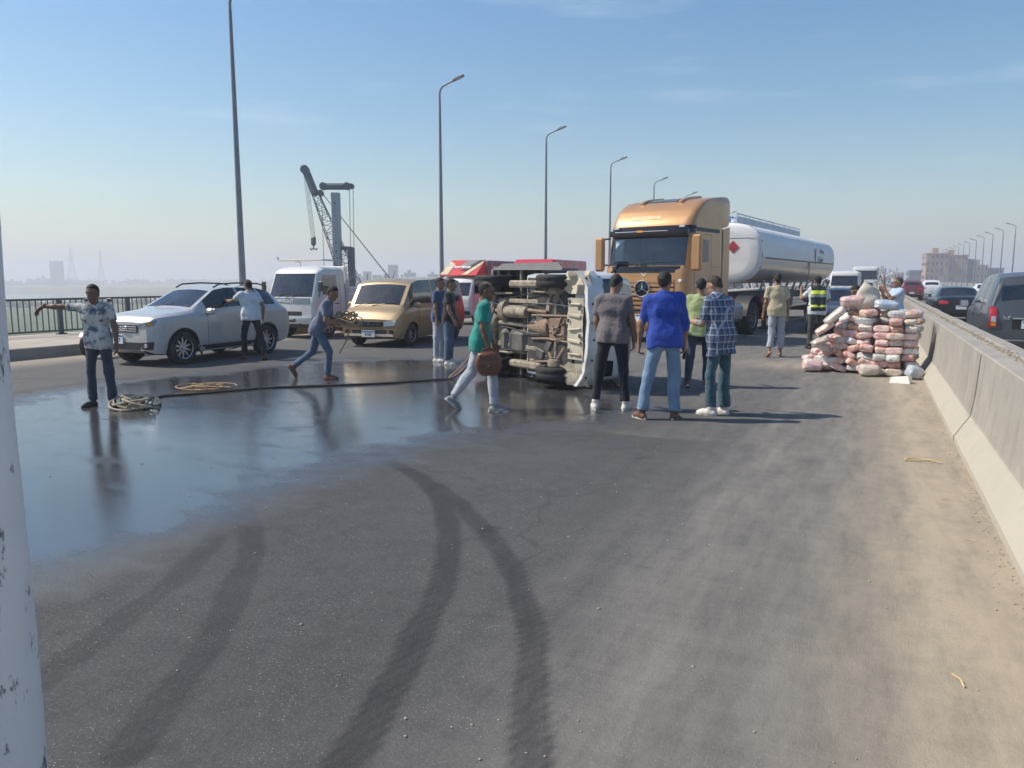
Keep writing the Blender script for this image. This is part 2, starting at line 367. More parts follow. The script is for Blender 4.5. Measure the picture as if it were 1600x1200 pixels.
def sheet(name, x0, x1, y0, y1, dx, dy, z=0, m='asphalt'):
    xs = np.linspace(x0, x1, max(2, int(round((x1 - x0) / dx)) + 1)); ys = np.linspace(y0, y1, max(2, int(round((y1 - y0) / dy)) + 1))
    X, Y = np.meshgrid(xs, ys, indexing='ij'); V = np.stack([X.ravel(), Y.ravel(), np.full(X.size, z)], 1); n, k = len(xs), len(ys)
    I = np.arange(n * k).reshape(n, k); F = np.stack([I[:-1, :-1].ravel(), I[1:, :-1].ravel(), I[1:, 1:].ravel(), I[:-1, 1:].ravel()], 1)
    me = np_mesh(name, V, F, m, smooth=False); return me, V
KX = -16.2
parts = [(-5.2, .9, .5, 7.2, .03, .03), (-5.2, .9, 7.2, 16, .07, .07), (KX, -5.2, .5, 16, .07, .07), (KX, .9, 16, 60, .25, .4), (KX, .9, -8, .5, .25, .4), (KX, .9, 60, 1400, .6, 8)]
# one road object: all four patches joined in one mesh
Vs, Fs, off = [], [], 0
for x0, x1, y0, y1, dx, dy in parts:
    me, V = sheet('tmp', x0, x1, y0, y1, dx, dy); F = np.empty(len(me.loops), np.int32); me.loops.foreach_get('vertex_index', F)
    Vs.append(V); Fs.append(F.reshape(-1, 4) + off); off += len(V); bpy.data.meshes.remove(me)
V = np.concatenate(Vs); me = np_mesh('road', V, np.concatenate(Fs), 'asphalt', smooth=False); road_attrs(me, V[:, :2])
obj('road', me, kind='structure')
me, V = sheet('opposite_road', 1.55, 18.0, -8, 1400, .8, 6); road_attrs(me, np.stack([V[:, 0] * 0 - 3.3 - .1 * V[:, 0], V[:, 1] + 60], 1)); obj('opposite_road', me, kind='structure')
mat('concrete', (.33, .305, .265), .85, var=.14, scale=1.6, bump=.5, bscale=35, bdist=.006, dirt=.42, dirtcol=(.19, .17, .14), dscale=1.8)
def stain_and_lit_foot():  # streaks, pits and pale patches, plus sunlight painted into the sloping foot
    nt = MATS['concrete'].node_tree; b = nt.nodes['Principled BSDF']; src = b.inputs['Base Color'].links[0].from_socket
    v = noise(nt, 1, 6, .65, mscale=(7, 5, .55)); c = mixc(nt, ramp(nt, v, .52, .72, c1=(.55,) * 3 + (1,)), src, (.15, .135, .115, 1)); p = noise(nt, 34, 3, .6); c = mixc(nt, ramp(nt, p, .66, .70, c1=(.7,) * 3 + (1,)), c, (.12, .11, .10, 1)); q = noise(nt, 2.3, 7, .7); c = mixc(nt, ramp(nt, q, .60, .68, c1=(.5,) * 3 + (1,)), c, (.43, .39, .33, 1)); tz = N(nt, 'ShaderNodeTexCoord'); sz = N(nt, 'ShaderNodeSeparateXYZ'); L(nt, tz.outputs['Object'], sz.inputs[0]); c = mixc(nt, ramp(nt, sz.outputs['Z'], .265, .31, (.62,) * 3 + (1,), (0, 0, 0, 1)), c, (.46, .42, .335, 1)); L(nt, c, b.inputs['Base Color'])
stain_and_lit_foot()
mat('concrete_dark', (.25, .235, .215), .9, var=.2, scale=3, bump=.4, bscale=30, dirt=.35, dirtcol=(.12, .11, .10))
mat('pavement_mat', (.40, .355, .29), .9, var=.18, scale=1.2, bump=.3, bscale=20, dirt=.4, dirtcol=(.27, .22, .16))
mb = MB(); mb.prism([(-19.9, -.9), (-16.2, -.9), (-16.2, .225), (-16.24, .245), (-16.5, .25), (-19.9, .25)], -10, 1400, 'y'); mb.build('pavement', ['pavement_mat'], kind='structure', smooth=0)
mb = MB(); mb.prism([(-16.198, -.2), (-16.14, 0.0), (-16.165, .235), (-16.198, .243)], -10, 1400, 'y'); mb.build('kerb', ['concrete_dark'], kind='structure', smooth=0)
mb = MB(); mb.prism([(18.0, -.9), (19.7, -.9), (19.7, .95), (19.45, .95), (19.4, .22), (18.0, .22)], -10, 1400, 'y'); mb.build('opposite_pavement', ['concrete_dark'], kind='structure', smooth=0)
mb = MB(); mb.prism([(-19.88, -.92), (19.68, -.92), (16, -2.6), (-16, -2.6)], -10, 1400, 'y'); mb.build('bridge_deck', ['concrete_dark'], kind='structure', smooth=0)

# ------------------------------------------------------------------ concrete barriers (two back-to-back rows of cast segments)
def barrier_mesh(sgn, seed):
    r = random.Random(seed); x0 = .86 if sgn > 0 else 1.69
    pr = [(0, 0), (0, .06), (.135, .285), (.165, .50), (.19, .938), (.205, .95), (.36, .952), (.372, .94), (.376, 0)]
    ys = [-2.99, -2.965, -2, -1, 0, 1, 2, 2.965, 2.99]; A = []
    for k, y in enumerate(ys):
        sh = .985 if k in (0, len(ys) - 1) else 1
        A.append([(x0 + sgn * ((px - .19) * sh + .19 + r.uniform(-.002, .002)), y, (pz * sh if pz > .3 else pz) + (r.uniform(-.004, .004) if pz > .3 else 0)) for px, pz in pr])
    mb = MB(); mb.grid(A); n = len(pr); mb.add(A[0], [tuple(range(n))]); mb.add(A[-1], [tuple(range(n))[::-1]])
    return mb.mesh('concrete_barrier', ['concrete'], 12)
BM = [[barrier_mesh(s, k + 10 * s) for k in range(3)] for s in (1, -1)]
names = {0: 'grey concrete barrier segment nearest the camera on the right', 1: 'concrete barrier segment just past the first open joint', 2: 'concrete barrier segment the package heap leans against', 3: 'concrete barrier segment just behind the package heap'}
for si, s in enumerate((1, -1)):
    for k in range(-1, 34):
        y = 6.1 + 6 * k
        lab = (names.get(k, 'far concrete barrier segment along the near side of the median') if s > 0 else
               (('concrete barrier segment on the far side of the median, next to the grey van' if k == 2 else 'far row concrete barrier segment facing the opposite carriageway')))
        if k == -1: lab = lab + ' beside the camera'
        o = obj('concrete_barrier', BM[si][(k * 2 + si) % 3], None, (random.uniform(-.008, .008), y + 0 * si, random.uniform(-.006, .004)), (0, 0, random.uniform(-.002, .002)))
        tag(o, lab, 'barrier', 'concrete median barrier segments')
# crumbled mortar in the gap on top of the barrier
def rubble(name, n, fn, smin, smax, material, seed, label=None, cat=None):
    r = np.random.default_rng(seed); V = []; F = []; base = np.array([(1, 0, 0), (-1, 0, 0), (0, 1, 0), (0, -1, 0), (0, 0, 1), (0, 0, -1)], float)
    tri = [(0, 2, 4), (2, 1, 4), (1, 3, 4), (3, 0, 4), (2, 0, 5), (1, 2, 5), (3, 1, 5), (0, 3, 5)]
    for k in range(n):
        p = fn(r); s = r.uniform(smin, smax) * np.array([r.uniform(.6, 1.5), r.uniform(.6, 1.5), r.uniform(.35, .8)])
        a = r.uniform(0, 6.28); R = np.array([[cos(a), -sin(a), 0], [sin(a), cos(a), 0], [0, 0, 1]])
        v = (base * s * r.uniform(.7, 1.2, (6, 1))) @ R.T + np.array(p) + [0, 0, s[2] * .5]; F += [tuple(i + len(V) for i in t) for t in tri]; V += list(v)
    o = obj(name, np_mesh(name, np.array(V), np.array(F), material, smooth=False)); o['kind'] = 'stuff'
    if label: o['label'] = label; o['category'] = cat
    return o
mat('rubble', (.36, .32, .26), .95, var=.3, scale=20)
mat('sand_mat', (.40, .33, .24), .95, var=.25, scale=15, bump=.4)
mb = MB(); mb.prism([(1.237, 0), (1.313, 0), (1.313, .925), (1.237, .925)], 2, 200, 'y'); o = mb.build('gap_filling', ['sand_mat'], smooth=0); o['kind'] = 'stuff'; o['label'] = 'broken mortar filling the gap between the barrier rows'; o['category'] = 'mortar'
rubble('mortar_crumbs', 2600, lambda r: (r.normal(1.275, .035), 3 + 60 * r.random() ** 1.8, .93 + .02 * min(1, abs(r.normal()))), .004, .016, 'rubble', 2, 'crumbled mortar lying along the top of the median barrier', 'rubble')
rubble('road_grit', 1600, lambda r: (.86 - abs(r.normal(0, .07)), 2.5 + 26 * r.random() ** 1.3, 0.0), .002, .009, 'rubble', 3, 'fine grit gathered along the foot of the concrete barrier', 'grit')
rubble('road_pebbles', 420, lambda r: (r.uniform(-8, .8), 2.2 + 12 * r.random() ** 1.6, 0.0), .003, .009, 'rubble', 4, 'loose pebbles scattered over the asphalt', 'pebbles')
mat('straw', (.55, .42, .22), .9)
for (x, y, a, l, w) in [(.42, 3.55, 20, .11, .004), (.60, 6.6, 110, .06, .003), (.66, 5.6, 75, .05, .003)]:
    mb = MB(); mb.tube([(0, -l / 2, .004), (.01, 0, .008), (0, l / 2, .004)], w, 6); o = mb.build('straw', ['straw'], loc=(x, y, .002)); o.rotation_euler = (0, 0, radians(a))
    tag(o, {20: 'single pale straw lying on the sand nearest the camera', 110: 'short straw beside the barrier foot below the open joint', 75: 'thin straw on sand between the two other straws'}[a], 'straw')
pts = [(cos(a * .5) * .14 + random.uniform(-.02, .02), sin(a * .9) * .05 + .01 * a, .012 + .004 * sin(a * 3)) for a in np.linspace(0, 12, 40)]
mb = MB(); mb.tube(pts, .005, 6); o = mb.build('rope_scrap', ['straw'], loc=(.5, 7.9, 0)); tag(o, 'small frayed scrap of rope on the sand by the barrier joint', 'rope')

# ------------------------------------------------------------------ bridge railing on the left
mat('railing_paint', (.055, .075, .085), .5, var=.2, dirt=.35, dirtcol=(.20, .18, .15))
rl = thing('bridge_railing', 'dark painted steel railing along the left edge of the bridge', 'railing', (-19.4, 0, .25))
def rep(name, mesh, parent, locs, **pr):
    for l in locs: obj(name, mesh, parent, l, **pr)
mb = MB(); mb.bbox((0, 0, .46), (.10, .12, .94), .012); mb.bbox((0, 0, .015), (.2, .2, .03), .005); pm = mb.mesh('post', ['railing_paint'])
Y0, Y1 = 7.2, 130
rep('post', pm, rl, [(0, y, 0) for y in np.arange(Y0, Y1, 2.06)])
mb = MB(); mb.bbox((0, (Y0 + Y1) / 2, .92), (.07, Y1 - Y0 - .05, .055), .01); mb.build('top_rail', ['railing_paint'], rl)
mb = MB(); mb.bbox((0, (Y0 + Y1) / 2, .10), (.045, Y1 - Y0 - .05, .045), .008); mb.build('bottom_rail', ['railing_paint'], rl)
mb = MB(); mb.box((0, 0, 0), (.022, .022, .775)); bmz = mb.mesh('baluster', ['railing_paint'], 0)
by = [y for y in np.arange(Y0, Y1, 2.06 / 13) if abs(((y - Y0 + 1.03) % 2.06) - 1.03) > .09]
rep('baluster', bmz, rl, [(0, y, .508) for y in by[:290]])
mb = MB()
for y in by[290:]: mb.box((0, y, .508), (.022, .022, .775))
o = mb.build('far_balusters', ['railing_paint'], rl, smooth=0); o['kind'] = 'stuff'

# ------------------------------------------------------------------ street lamps
mat('galvanised', (.20, .22, .25), .55, .25, var=.12, scale=4, dirt=.2)
def lamp_mesh(h, s):
    mb = MB(); mb.cyl((0, 0, 0), (0, 0, .5), .15, .14, 14); mb.cyl((0, 0, .5), (0, 0, h - .35), .12, .055, 14)
    arm = [(0, 0, h - .36), (0, 0, h - .15), (s * .05, 0, h + .02), (s * .18, 0, h + .16), (s * .45, 0, h + .26), (s * .8, 0, h + .36)]
    pole = mb.mesh('pole', ['galvanised'])
    mb = MB(); mb.tube(arm, .048, 10); am = mb.mesh('arm', ['galvanised'])
    mb = MB(); R = rotm(0, -s * 18, 0); mb.bbox((s * 1.05, 0, h + .46), (.62, .24, .09), .03, R); mb.bbox((s * .98, 0, h + .50), (.3, .16, .07), .02, R); hd = mb.mesh('lamp_head', ['galvanised'])
    mb = MB(); mb.bbox((s * 1.1, 0, h + .418), (.36, .17, .02), .006, R); ln = mb.mesh('lens', ['lamp_clear'])
    mb = MB(); mb.bbox((0, 0, .02), (.42, .42, .04), .01)
    for a in (-1, 1):
        for b in (-1, 1): mb.cyl((a * .16, b * .16, .03), (a * .16, b * .16, .09), .018, n=8)
    bp = mb.mesh('base_plate', ['galvanised']); mb = MB(); mb.bbox((0, .15, .9), (.11, .02, .3), .005); dr = mb.mesh('hatch', ['galvanised'])
    return pole, am, hd, ln, bp, dr
LMS = {1: lamp_mesh(10.55, 1), -1: lamp_mesh(9.35, -1)}
def lamp(x, y, s, label, group):
    t = thing('street_lamp', label, 'street lamp', (x, y, .25 if s > 0 else .22), 0, group); P = LMS[s]
    for nm, me in zip(('pole', 'arm', 'lamp_head', None, 'base_plate', 'hatch'), P):
        if nm: q = obj(nm, me, t)
        else: obj('lens', me, hd_)
        if nm == 'lamp_head': hd_ = q
ll = ['tall grey street lamp pole nearest on the left, its head above the frame', 'second grey street lamp from the left, behind the gold minivan', 'third street lamp from the left, above the red box truck', 'street lamp just left of the golden truck cab', 'street lamp whose head shows just above the golden cab roof']
for k in range(9): lamp(-19.62, 20.2 + 13.55 * k, 1, ll[k] if k < 5 else 'street lamp on the left kerb hidden beyond the golden truck', 'street lamps along the left railing')
for k in range(11): lamp(18.9, 138 + 12.2 * k, -1, ['nearest of the far right-hand row of street lamps', 'second nearest of the far right-hand row of street lamps'][k] if k < 2 else 'distant street lamp in the receding right-hand row', 'street lamps along the right side of the opposite carriageway')

# ------------------------------------------------------------------ the white post beside the camera
def post_material():
    m, nt, b = _base('post_white'); sc = noise(nt, 1, 5, .7, mscale=(11, 11, 5)); lo = noise(nt, 2.5, 4, .6)
    c = mixc(nt, ramp(nt, lo, .3, .75), (.55, .57, .60, 1), (.72, .73, .74, 1)); c = mixc(nt, ramp(nt, sc, .585, .63), c, (.10, .105, .12, 1))
    L(nt, c, b.inputs['Base Color']); b.inputs['Roughness'].default_value = .5; addbump(nt, b, noise(nt, 5, 3, .5), .6, .02)
post_material()
wp = thing('white_post', 'white painted steel post with dark scuffs at the left edge of the picture', 'post', (-1.638, .872, 0))
A = []
for z in np.linspace(.03, 4.2, 60):
    A.append([((.122 + .006 * sin(z * 5 + 1.3 * cos(a * 2)) * (1 if z < 1.2 else .35) + (.018 * max(0, .9 - z))) * cos(a), (.122 + .005 * sin(z * 6 + 2 * a)) * sin(a), z) for a in np.linspace(0, 2 * pi, 37)])
mb = MB(); mb.grid(A); mb.build('shaft', ['post_white'], wp)
mb = MB(); mb.bbox((0, 0, .015), (.42, .42, .03), .005); 
for a in (-1, 1):
    for b in (-1, 1): mb.cyl((a * .16, b * .16, .03), (a * .16, b * .16, .07), .016, n=6)
mb.build('base_plate', ['galvanised'], wp)
mb = MB(); mb.lathe([(.0, 4.24), (.09, 4.23), (.125, 4.19)], 24); mb.build('cap', ['post_white'], wp)

# ------------------------------------------------------------------ river, banks, far shore
m, nt, b = _base('river'); b.inputs['Base Color'].default_value = (.05, .085, .095, 1); b.inputs['Roughness'].default_value = .12
addbump(nt, b, noise(nt, .35, 4, .6, mscale=(1, 2.5, 1)), .8, .25)
mb = MB(); mb.add([(-9000, -6000, -12), (9000, -6000, -12), (9000, 9000, -12), (-9000, 9000, -12)], [(0, 1, 2, 3)]); mb.build('river', ['river'], kind='structure', smooth=0)
mat('reeds', (.085, .11, .045), .95, var=.4, scale=.25, dirt=.5, dirtcol=(.19, .165, .10), dscale=.06, bump=.8, bscale=2, bdist=.5)
mat('shore', (.20, .18, .13), .95, var=.3, scale=.05)
def land(name, xs, ys, zfn, material):
    X, Y = np.meshgrid(xs, ys, indexing='ij'); P = np.stack([X.ravel(), Y.ravel()], 1); Z = zfn(P); n, k = len(xs), len(ys)
    I = np.arange(n * k).reshape(n, k); F = np.stack([I[:-1, :-1].ravel(), I[1:, :-1].ravel(), I[1:, 1:].ravel(), I[:-1, 1:].ravel()], 1)
    return obj(name, np_mesh(name, np.column_stack([P, Z]), F, material), kind='structure')
# reed flats close to the bridge: edge runs roughly 430 m out
def zflat(P):
    d = np.hypot(P[:, 0] + 0, P[:, 1] - 0); edge = 470 + 40 * vnoise(P, .012, 8); e = smooth01((edge - d) / 35 + .5)
    return -13.2 + e * (2.0 + vnoise(P, .05, 9) * .5 + np.maximum(0, vnoise(P, .16, 10)) * .9 + vnoise(P, .6, 12) * .25)
land('reed_flats', np.linspace(-560, -14, 150), np.linspace(-60, 450, 150), zflat, 'reeds')
def zbank(P): return -13 + smooth01((P[:, 1] - (285 + .45 * np.minimum(0, P[:, 0] + 40) * -.55 + 25 * vnoise(P, .01, 14))) / 30) * (5.5 + vnoise(P, .01, 15) * .8)
land('city_bank', np.linspace(-1400, 1600, 90), np.linspace(250, 2600, 90), zbank, 'shore')
def zfar(P): return -13 + smooth01((-P[:, 0] - 1150 + .1 * P[:, 1] + 60 * vnoise(P, .004, 16)) / 60) * (3 + vnoise(P, .004, 17))
land('far_shore', np.linspace(-5200, -1000, 80), np.linspace(-1500, 3500, 80), zfar, 'shore')
# shrubs on the edge of the flats and the far tree line: many small leaf clumps, read as one mass
def leaf_mass(name, centres, radii, per, leaf, material, seed, label, cat):
    r = np.random.default_rng(seed); C = np.repeat(np.array(centres), per, 0); R = np.repeat(np.array(radii), per, 0)
    d = r.normal(size=(len(C), 3)); d /= np.linalg.norm(d, axis=1)[:, None]; d[:, 2] = np.abs(d[:, 2]) * 1.0
    p = C + d * R * (r.random((len(C), 1)) ** .4); a = r.normal(size=(len(C), 3)); a /= np.linalg.norm(a, axis=1)[:, None]
    b = np.cross(a, r.normal(size=(len(C), 3))); b /= np.linalg.norm(b, axis=1)[:, None]; s = leaf * r.uniform(.5, 1.4, (len(C), 1))
    V = np.stack([p - a * s, p + b * s * .6, p + a * s, p - b * s * .6], 1).reshape(-1, 3); F = np.arange(len(V)).reshape(-1, 4)
    o = obj(name, np_mesh(name, V, F, material, smooth=False)); o['kind'] = 'stuff'; o['label'] = label; o['category'] = cat; return o
mat('foliage', (.035, .06, .03), .8, var=.5, scale=.5)
cs, rs = [], []
for k in range(70):
    a = radians(np.interp(k, [0, 69], [-72, -34])); dd = 455 + random.uniform(-45, 25); h = random.uniform(.8, 2.6) * (1.6 if 6 < k < 16 else 1)
    cs.append((sin(a) * dd, cos(a) * dd, -10.8)); rs.append((random.uniform(4, 11), random.uniform(4, 8), h))
leaf_mass('riverside_shrubs', cs, rs, 90, .9, 'foliage', 5, 'low green shrubs along the edge of the reed flats by the river', 'shrubs')
cs, rs = [], []
for k in range(260):
    y = random.uniform(-300, 3000); x = -1230 + .1 * y - random.uniform(0, 160); h = random.uniform(7, 15)
    cs.append((x, y, -10)); rs.append((random.uniform(18, 45), random.uniform(18, 45), h))
leaf_mass('far_treeline', cs, rs, 60, 5, 'foliage', 6, 'hazy belt of trees on the far shore of the river', 'trees')
# ------------------------------------------------------------------ vehicle kit
def paint(name, col, metal=0., rough=.32, dirt=.3, dirtcol=(.33, .29, .23), coat=.6):
    return mat(name, col, rough, metal, var=.05, scale=2, coat=coat, dirt=dirt, dirtcol=dirtcol, dscale=1.7)
def wheel_meshes(r, w, spokes=10, rimmat='alloy', rr=.62, dish=.03):
    # axis along x, outer face at +x
    t = MB(); h = w / 2; ri = r * rr
    t.lathe([(ri, -h * .8), (ri * 1.03, -h * .95), (r * .86, -h), (r * .955, -h * .88), (r, -h * .62), (r, -.02), (r * .985, -.012), (r * .985, .012), (r, .02), (r, h * .62), (r * .955, h * .88), (r * .86, h), (ri * 1.03, h * .95), (ri, h * .8)], 28, 'x')
    tm = t.mesh('wheel', ['rubber'], 40)
    m = MB(); m.lathe([(ri * 1.02, h * .82), (ri * .97, h * .86), (ri * .93, h * .7), (ri * .90, -h * .5), (.001, -h * .5)], 28, 'x')
    m.cur = 1
    m.lathe([(ri * 1.03, h * .80), (ri * 1.0, h * .93), (ri * .95, h * .88), (ri * .93, h * .6)], 28, 'x')
    for k in range(spokes):
        a = 2 * pi * k / spokes; R = Matrix.Rotation(a, 3, 'X')
        m.box(R @ Vector((h * .62 - dish, 0, ri * .55)), (.022, ri * (.9 / spokes + .08), ri * .82), R)
    m.lathe([(.001, h * .72), (ri * .14, h * .72), (ri * .2, h * .6), (ri * .2, h * .3)], 14, 'x')
    return tm, m.mesh('rim', ['black_plastic', rimmat], 40)
def add_wheels(root, WM, pos):
    tm, rm = WM
    for x, y, z in pos:
        w = obj('wheel', tm, root, (x, y, z), (random.uniform(0, 3), 0, 0) if x > 0 else (random.uniform(0, 3), 0, pi)); obj('rim', rm, w)
class Body:
    under_rows = 2
    """lofted vehicle body: stations along y (front is +y), half sections mirrored in x"""
    def __init__(s, tab, wheels, wr, dims, crown=.045, mid=.62, nst=.07, smooth=.05, bulge=.03, rowsG=6, rowsT=8, extra=()):
        T = np.array(tab, float)[::-1]; ys = T[:, 0]
        Y = sorted(set(list(np.arange(ys[0], ys[-1], nst)) + [ys[-1]] + [e for e in extra] + [yc + a * wr * 1.13 for yc in wheels for a in np.linspace(-1, 1, 13)]))
        Y = [y for i, y in enumerate(Y) if i == 0 or y - Y[i - 1] > .004]; Y[-1] = ys[-1]; Y = np.array(Y); s.Y = Y
        def col(k):
            f = np.zeros(len(Y)); o = np.linspace(-1, 1, 7)
            for q in o: f += np.interp(np.clip(Y + q * smooth, ys[0], ys[-1]), ys, T[:, k])
            return f / 7
        zb, zl, wl, zt, wt = [col(k) for k in range(1, 6)]; s.zl, s.zt, s.wl = zl, zt, wl
        zs = zb.copy(); arch = np.zeros(len(Y))
        for yc in wheels:
            R = wr * 1.13; d = R * R - (Y - yc) ** 2; a = np.where(d >= -1e-9, wr + np.sqrt(np.maximum(d, 0)), 0); arch = np.maximum(arch, np.clip(d / (R * R) * 4, 0, 1)); zs = np.maximum(zs, a)
        zs = np.minimum(zs, zl - .05); rows = []
        wm = wl + bulge * np.clip((zl - zb) / .4, 0, 1)
        ws = wm - .06 * (1 - arch)
        rows.append((0 * Y, zs)); rows.append((ws * .7, zs)); rows.append((ws, zs))
        for t in (.12, .3, .5, .7, .86):
            z = zs + (zl - zs) * t; k = 1 - abs((z - zb) / np.maximum(zl - zb, .05) - mid) ** 2 * .9
            rows.append((np.where(t < .2, ws * .45 + wm * .55, wl + (wm - wl) * np.clip(k, 0, 1)), z))
        s.jb = len(rows); rows.append((wl, zl))
        ze = zt - crown * np.clip((zt - zl) / .12, .25, 1)
        for k in range(1, rowsG):
            t = k / rowsG; rows.append((wl + (wt - wl) * t + .022 * sin(pi * t) * np.clip((zt - zl) / .4, 0, 1), zl + (ze - zl) * t))
        s.jr = len(rows); rows.append((wt, ze))
        for k in range(1, rowsT + 1):
            t = k / rowsT; rows.append((wt * (1 - t), ze + (zt - ze) * (1 - (1 - t) ** 2.2)))
        s.R = np.array([np.stack([r[0], Y, r[1]], 1) for r in rows])   # [row][station][3]
        s.nr = len(rows); s.taken = set(); s.zs = zs
        m = MB()
        for sg in (1, -1): m.grid([[(p[0] * sg, p[1], p[2]) for p in row] for row in s.R])
        bm = bmesh.new(); vs = [bm.verts.new(v) for v in m.v]
        for f in m.f:
            try: bm.faces.new([vs[i] for i in f])
            except ValueError: pass
        for e in (0, -1):
            ring = [(p[0], p[1], p[2]) for p in s.R[:, e]] + [(-p[0], p[1], p[2]) for p in s.R[::-1, e]]
            try: bm.faces.new([bm.verts.new(p) for p in ring])
            except ValueError: pass
        s.bvh = BVHTree.FromBMesh(bm); bm.free()
    def st(s, y): return int(np.argmin(abs(s.Y - y)))
    def faces(s, y0, y1, j0, j1, side=0):
        i0, i1 = s.st(y0), s.st(y1); out = []
        for sg in ((1, -1) if side == 0 else (side,)):
            for j in range(j0, j1):
                for i in range(i0, i1): out.append((sg, j, i))
        return out
    def cut(s, name, m, parent, fl, off=0., thick=0, **pr):
        mb = MB(); s.taken.update(fl)
        byS = {}
        for sg, j, i in fl: byS.setdefault(sg, []).append((j, i))
        for sg, L_ in byS.items():
            idx = {}; vs = []; fs = []
            for j, i in L_:
                q = []
                for a, b in ((j, i), (j, i + 1), (j + 1, i + 1), (j + 1, i)):
                    if (a, b) not in idx:
                        p = s.R[a, b].copy(); p[0] *= sg
                        idx[(a, b)] = len(vs); vs.append(p)
                    q.append(idx[(a, b)])
                fs.append(q if sg > 0 else q[::-1])
            mb.add(vs, fs)
        o = mb.build(name, m, parent, 60, fix=False, **pr)
        if off:
            me = o.data; nn = [v.normal.copy() for v in me.vertices]
            for v, n in zip(me.vertices, nn): v.co += n * off
        return o
    def finish(s, name, m, parent, under='black_plastic'):
        mb = MB(); ns = len(s.Y)
        for sg in (1, -1):
            idx = {}; vs = []; fs = []
            for j in range(s.nr - 1):
                for i in range(ns - 1):
                    if (sg, j, i) in s.taken: continue
                    q = []
                    for a, b in ((j, i), (j, i + 1), (j + 1, i + 1), (j + 1, i)):
                        k = (a, b)
                        if k not in idx: idx[k] = len(vs); p = s.R[a, b]; vs.append((p[0] * sg, p[1], p[2]))
                        q.append(idx[k])
                    mb.cur = 1 if j < s.under_rows else 0
                    mb.add([vs[t] for t in q], [(0, 1, 2, 3) if sg < 0 else (3, 2, 1, 0)])
        mb.cur = 0
        for e, fl in ((0, True), (-1, False)):
            ring = [tuple(p) for p in s.R[:, e]] + [(-p[0], p[1], p[2]) for p in s.R[::-1, e]][1:-1]
            mb.add(ring, [tuple(range(len(ring)))])
        me = mb.mesh(name, [m, under], 0, fix=False)
        bm = bmesh.new(); bm.from_mesh(me); bmesh.ops.remove_doubles(bm, verts=bm.verts, dist=.0006); bmesh.ops.recalc_face_normals(bm, faces=bm.faces); bm.to_mesh(me); bm.free()
        me.shade_smooth(); me.set_sharp_from_angle(angle=radians(32)); return obj(name, me, parent)
    def hit(s, axis, a, b):
        if axis == 'front': o, d = Vector((a, 20, b)), Vector((0, -1, 0))
        elif axis == 'rear': o, d = Vector((a, -20, b)), Vector((0, 1, 0))
        elif axis == 'right': o, d = Vector((20, a, b)), Vector((-1, 0, 0))
        elif axis == 'left': o, d = Vector((-20, a, b)), Vector((1, 0, 0))
        else: o, d = Vector((a, b, 20)), Vector((0, 0, -1))
        h = s.bvh.ray_cast(o, d)
        return (h[0], d) if h[0] is not None else (None, d)
    def patch(s, name, m, parent, axis, quad, off=.006, nu=8, nv=4, round_=0, **pr):
        """quad: 4 corners in (a,b) of the projection, laid on the body surface and lifted by off"""
        q = [np.array(p, float) for p in quad]; A = []; B = []; last = None
        for i in range(nu + 1):
            ra, rb = [], []
            for j in range(nv + 1):
                u, v = i / nu, j / nv; p = (q[0] * (1 - u) + q[1] * u) * (1 - v) + (q[3] * (1 - u) + q[2] * u) * v
                h, d = s.hit(axis, p[0], p[1])
                if h is None: h = last if last is not None else Vector((0, 0, 0))
                last = h; ra.append(h - d * off); rb.append(h + d * .01)
            A.append(ra); B.append(rb)
        mb = MB(); mb.grid(A); ring = lambda G: [G[i][0] for i in range(nu + 1)] + [G[nu][j] for j in range(1, nv + 1)] + [G[i][nv] for i in range(nu - 1, -1, -1)] + [G[0][j] for j in range(nv - 1, 0, -1)]
        ra, rb = ring(A), ring(B); mb.grid([ra + [ra[0]], rb + [rb[0]]]); return mb.build(name, m if isinstance(m, list) else [m], parent, 50, **pr)
    def seam(s, mb, axis, pts, w=.007, off=.0025):
        P = []
        for a, b in pts:
            h, d = s.hit(axis, a, b)
            if h is not None: P.append(h - d * (off - w * .5))
        if len(P) > 1: mb.tube(P, w * .5 + .001, 5)
def lp(a, b, n=8): return [(a[0] + (b[0] - a[0]) * t / n, a[1] + (b[1] - a[1]) * t / n) for t in range(n + 1)]
def seat_part(root, x, y, z, w=.5):
    mb = MB(); mb.bbox((x, y, z + .1), (w, .5, .18), .05); mb.bbox((x, y - .24, z + .45), (w * .95, .14, .62), .05, rotm(-12)); mb.bbox((x, y - .33, z + .86), (w * .5, .1, .2), .04, rotm(-10)); mb.build('seat', ['seat_fabric'], root)
def steering(root, x, y, z):
    mb = MB(); R = rotm(-62); mb.tube([R @ Vector((.19 * cos(a), .19 * sin(a), 0)) + Vector((x, y, z)) for a in np.linspace(0, 2 * pi, 17)[:-1]], .014, 6, closed=True)
    mb.box((x, y, z), (.34, .05, .02), R); mb.cyl((x, y, z), (x, y + .3, z - .2), .025, n=8); mb.build('steering_wheel', ['black_plastic'], root)
def mirror(root, x, y, z, m, sx=.2, sz=.14):
    s = 1 if x > 0 else -1; mb = MB(); mb.bbox((x + s * .10, y, z), (sx, .10, sz), .04); mb.cyl((x - s * .06, y + .02, z - .03), (x + s * .05, y, z - .02), .025, n=8); o = mb.build('wing_mirror', [m], root)
    mb = MB(); mb.bbox((x + s * .10, y - .052, z), (sx * .85, .006, sz * .8), .003); mb.build('mirror_glass', ['chrome'], o)
def wiper(root, p0, p1, p2):
    mb = MB(); mb.tube([p0, ((Vector(p0) + Vector(p1)) / 2 + Vector((0, .01, .012))), p1], .008, 6); mb.tube([p1, p2], .009, 6); mb.build('wiper', ['black_plastic'], root)
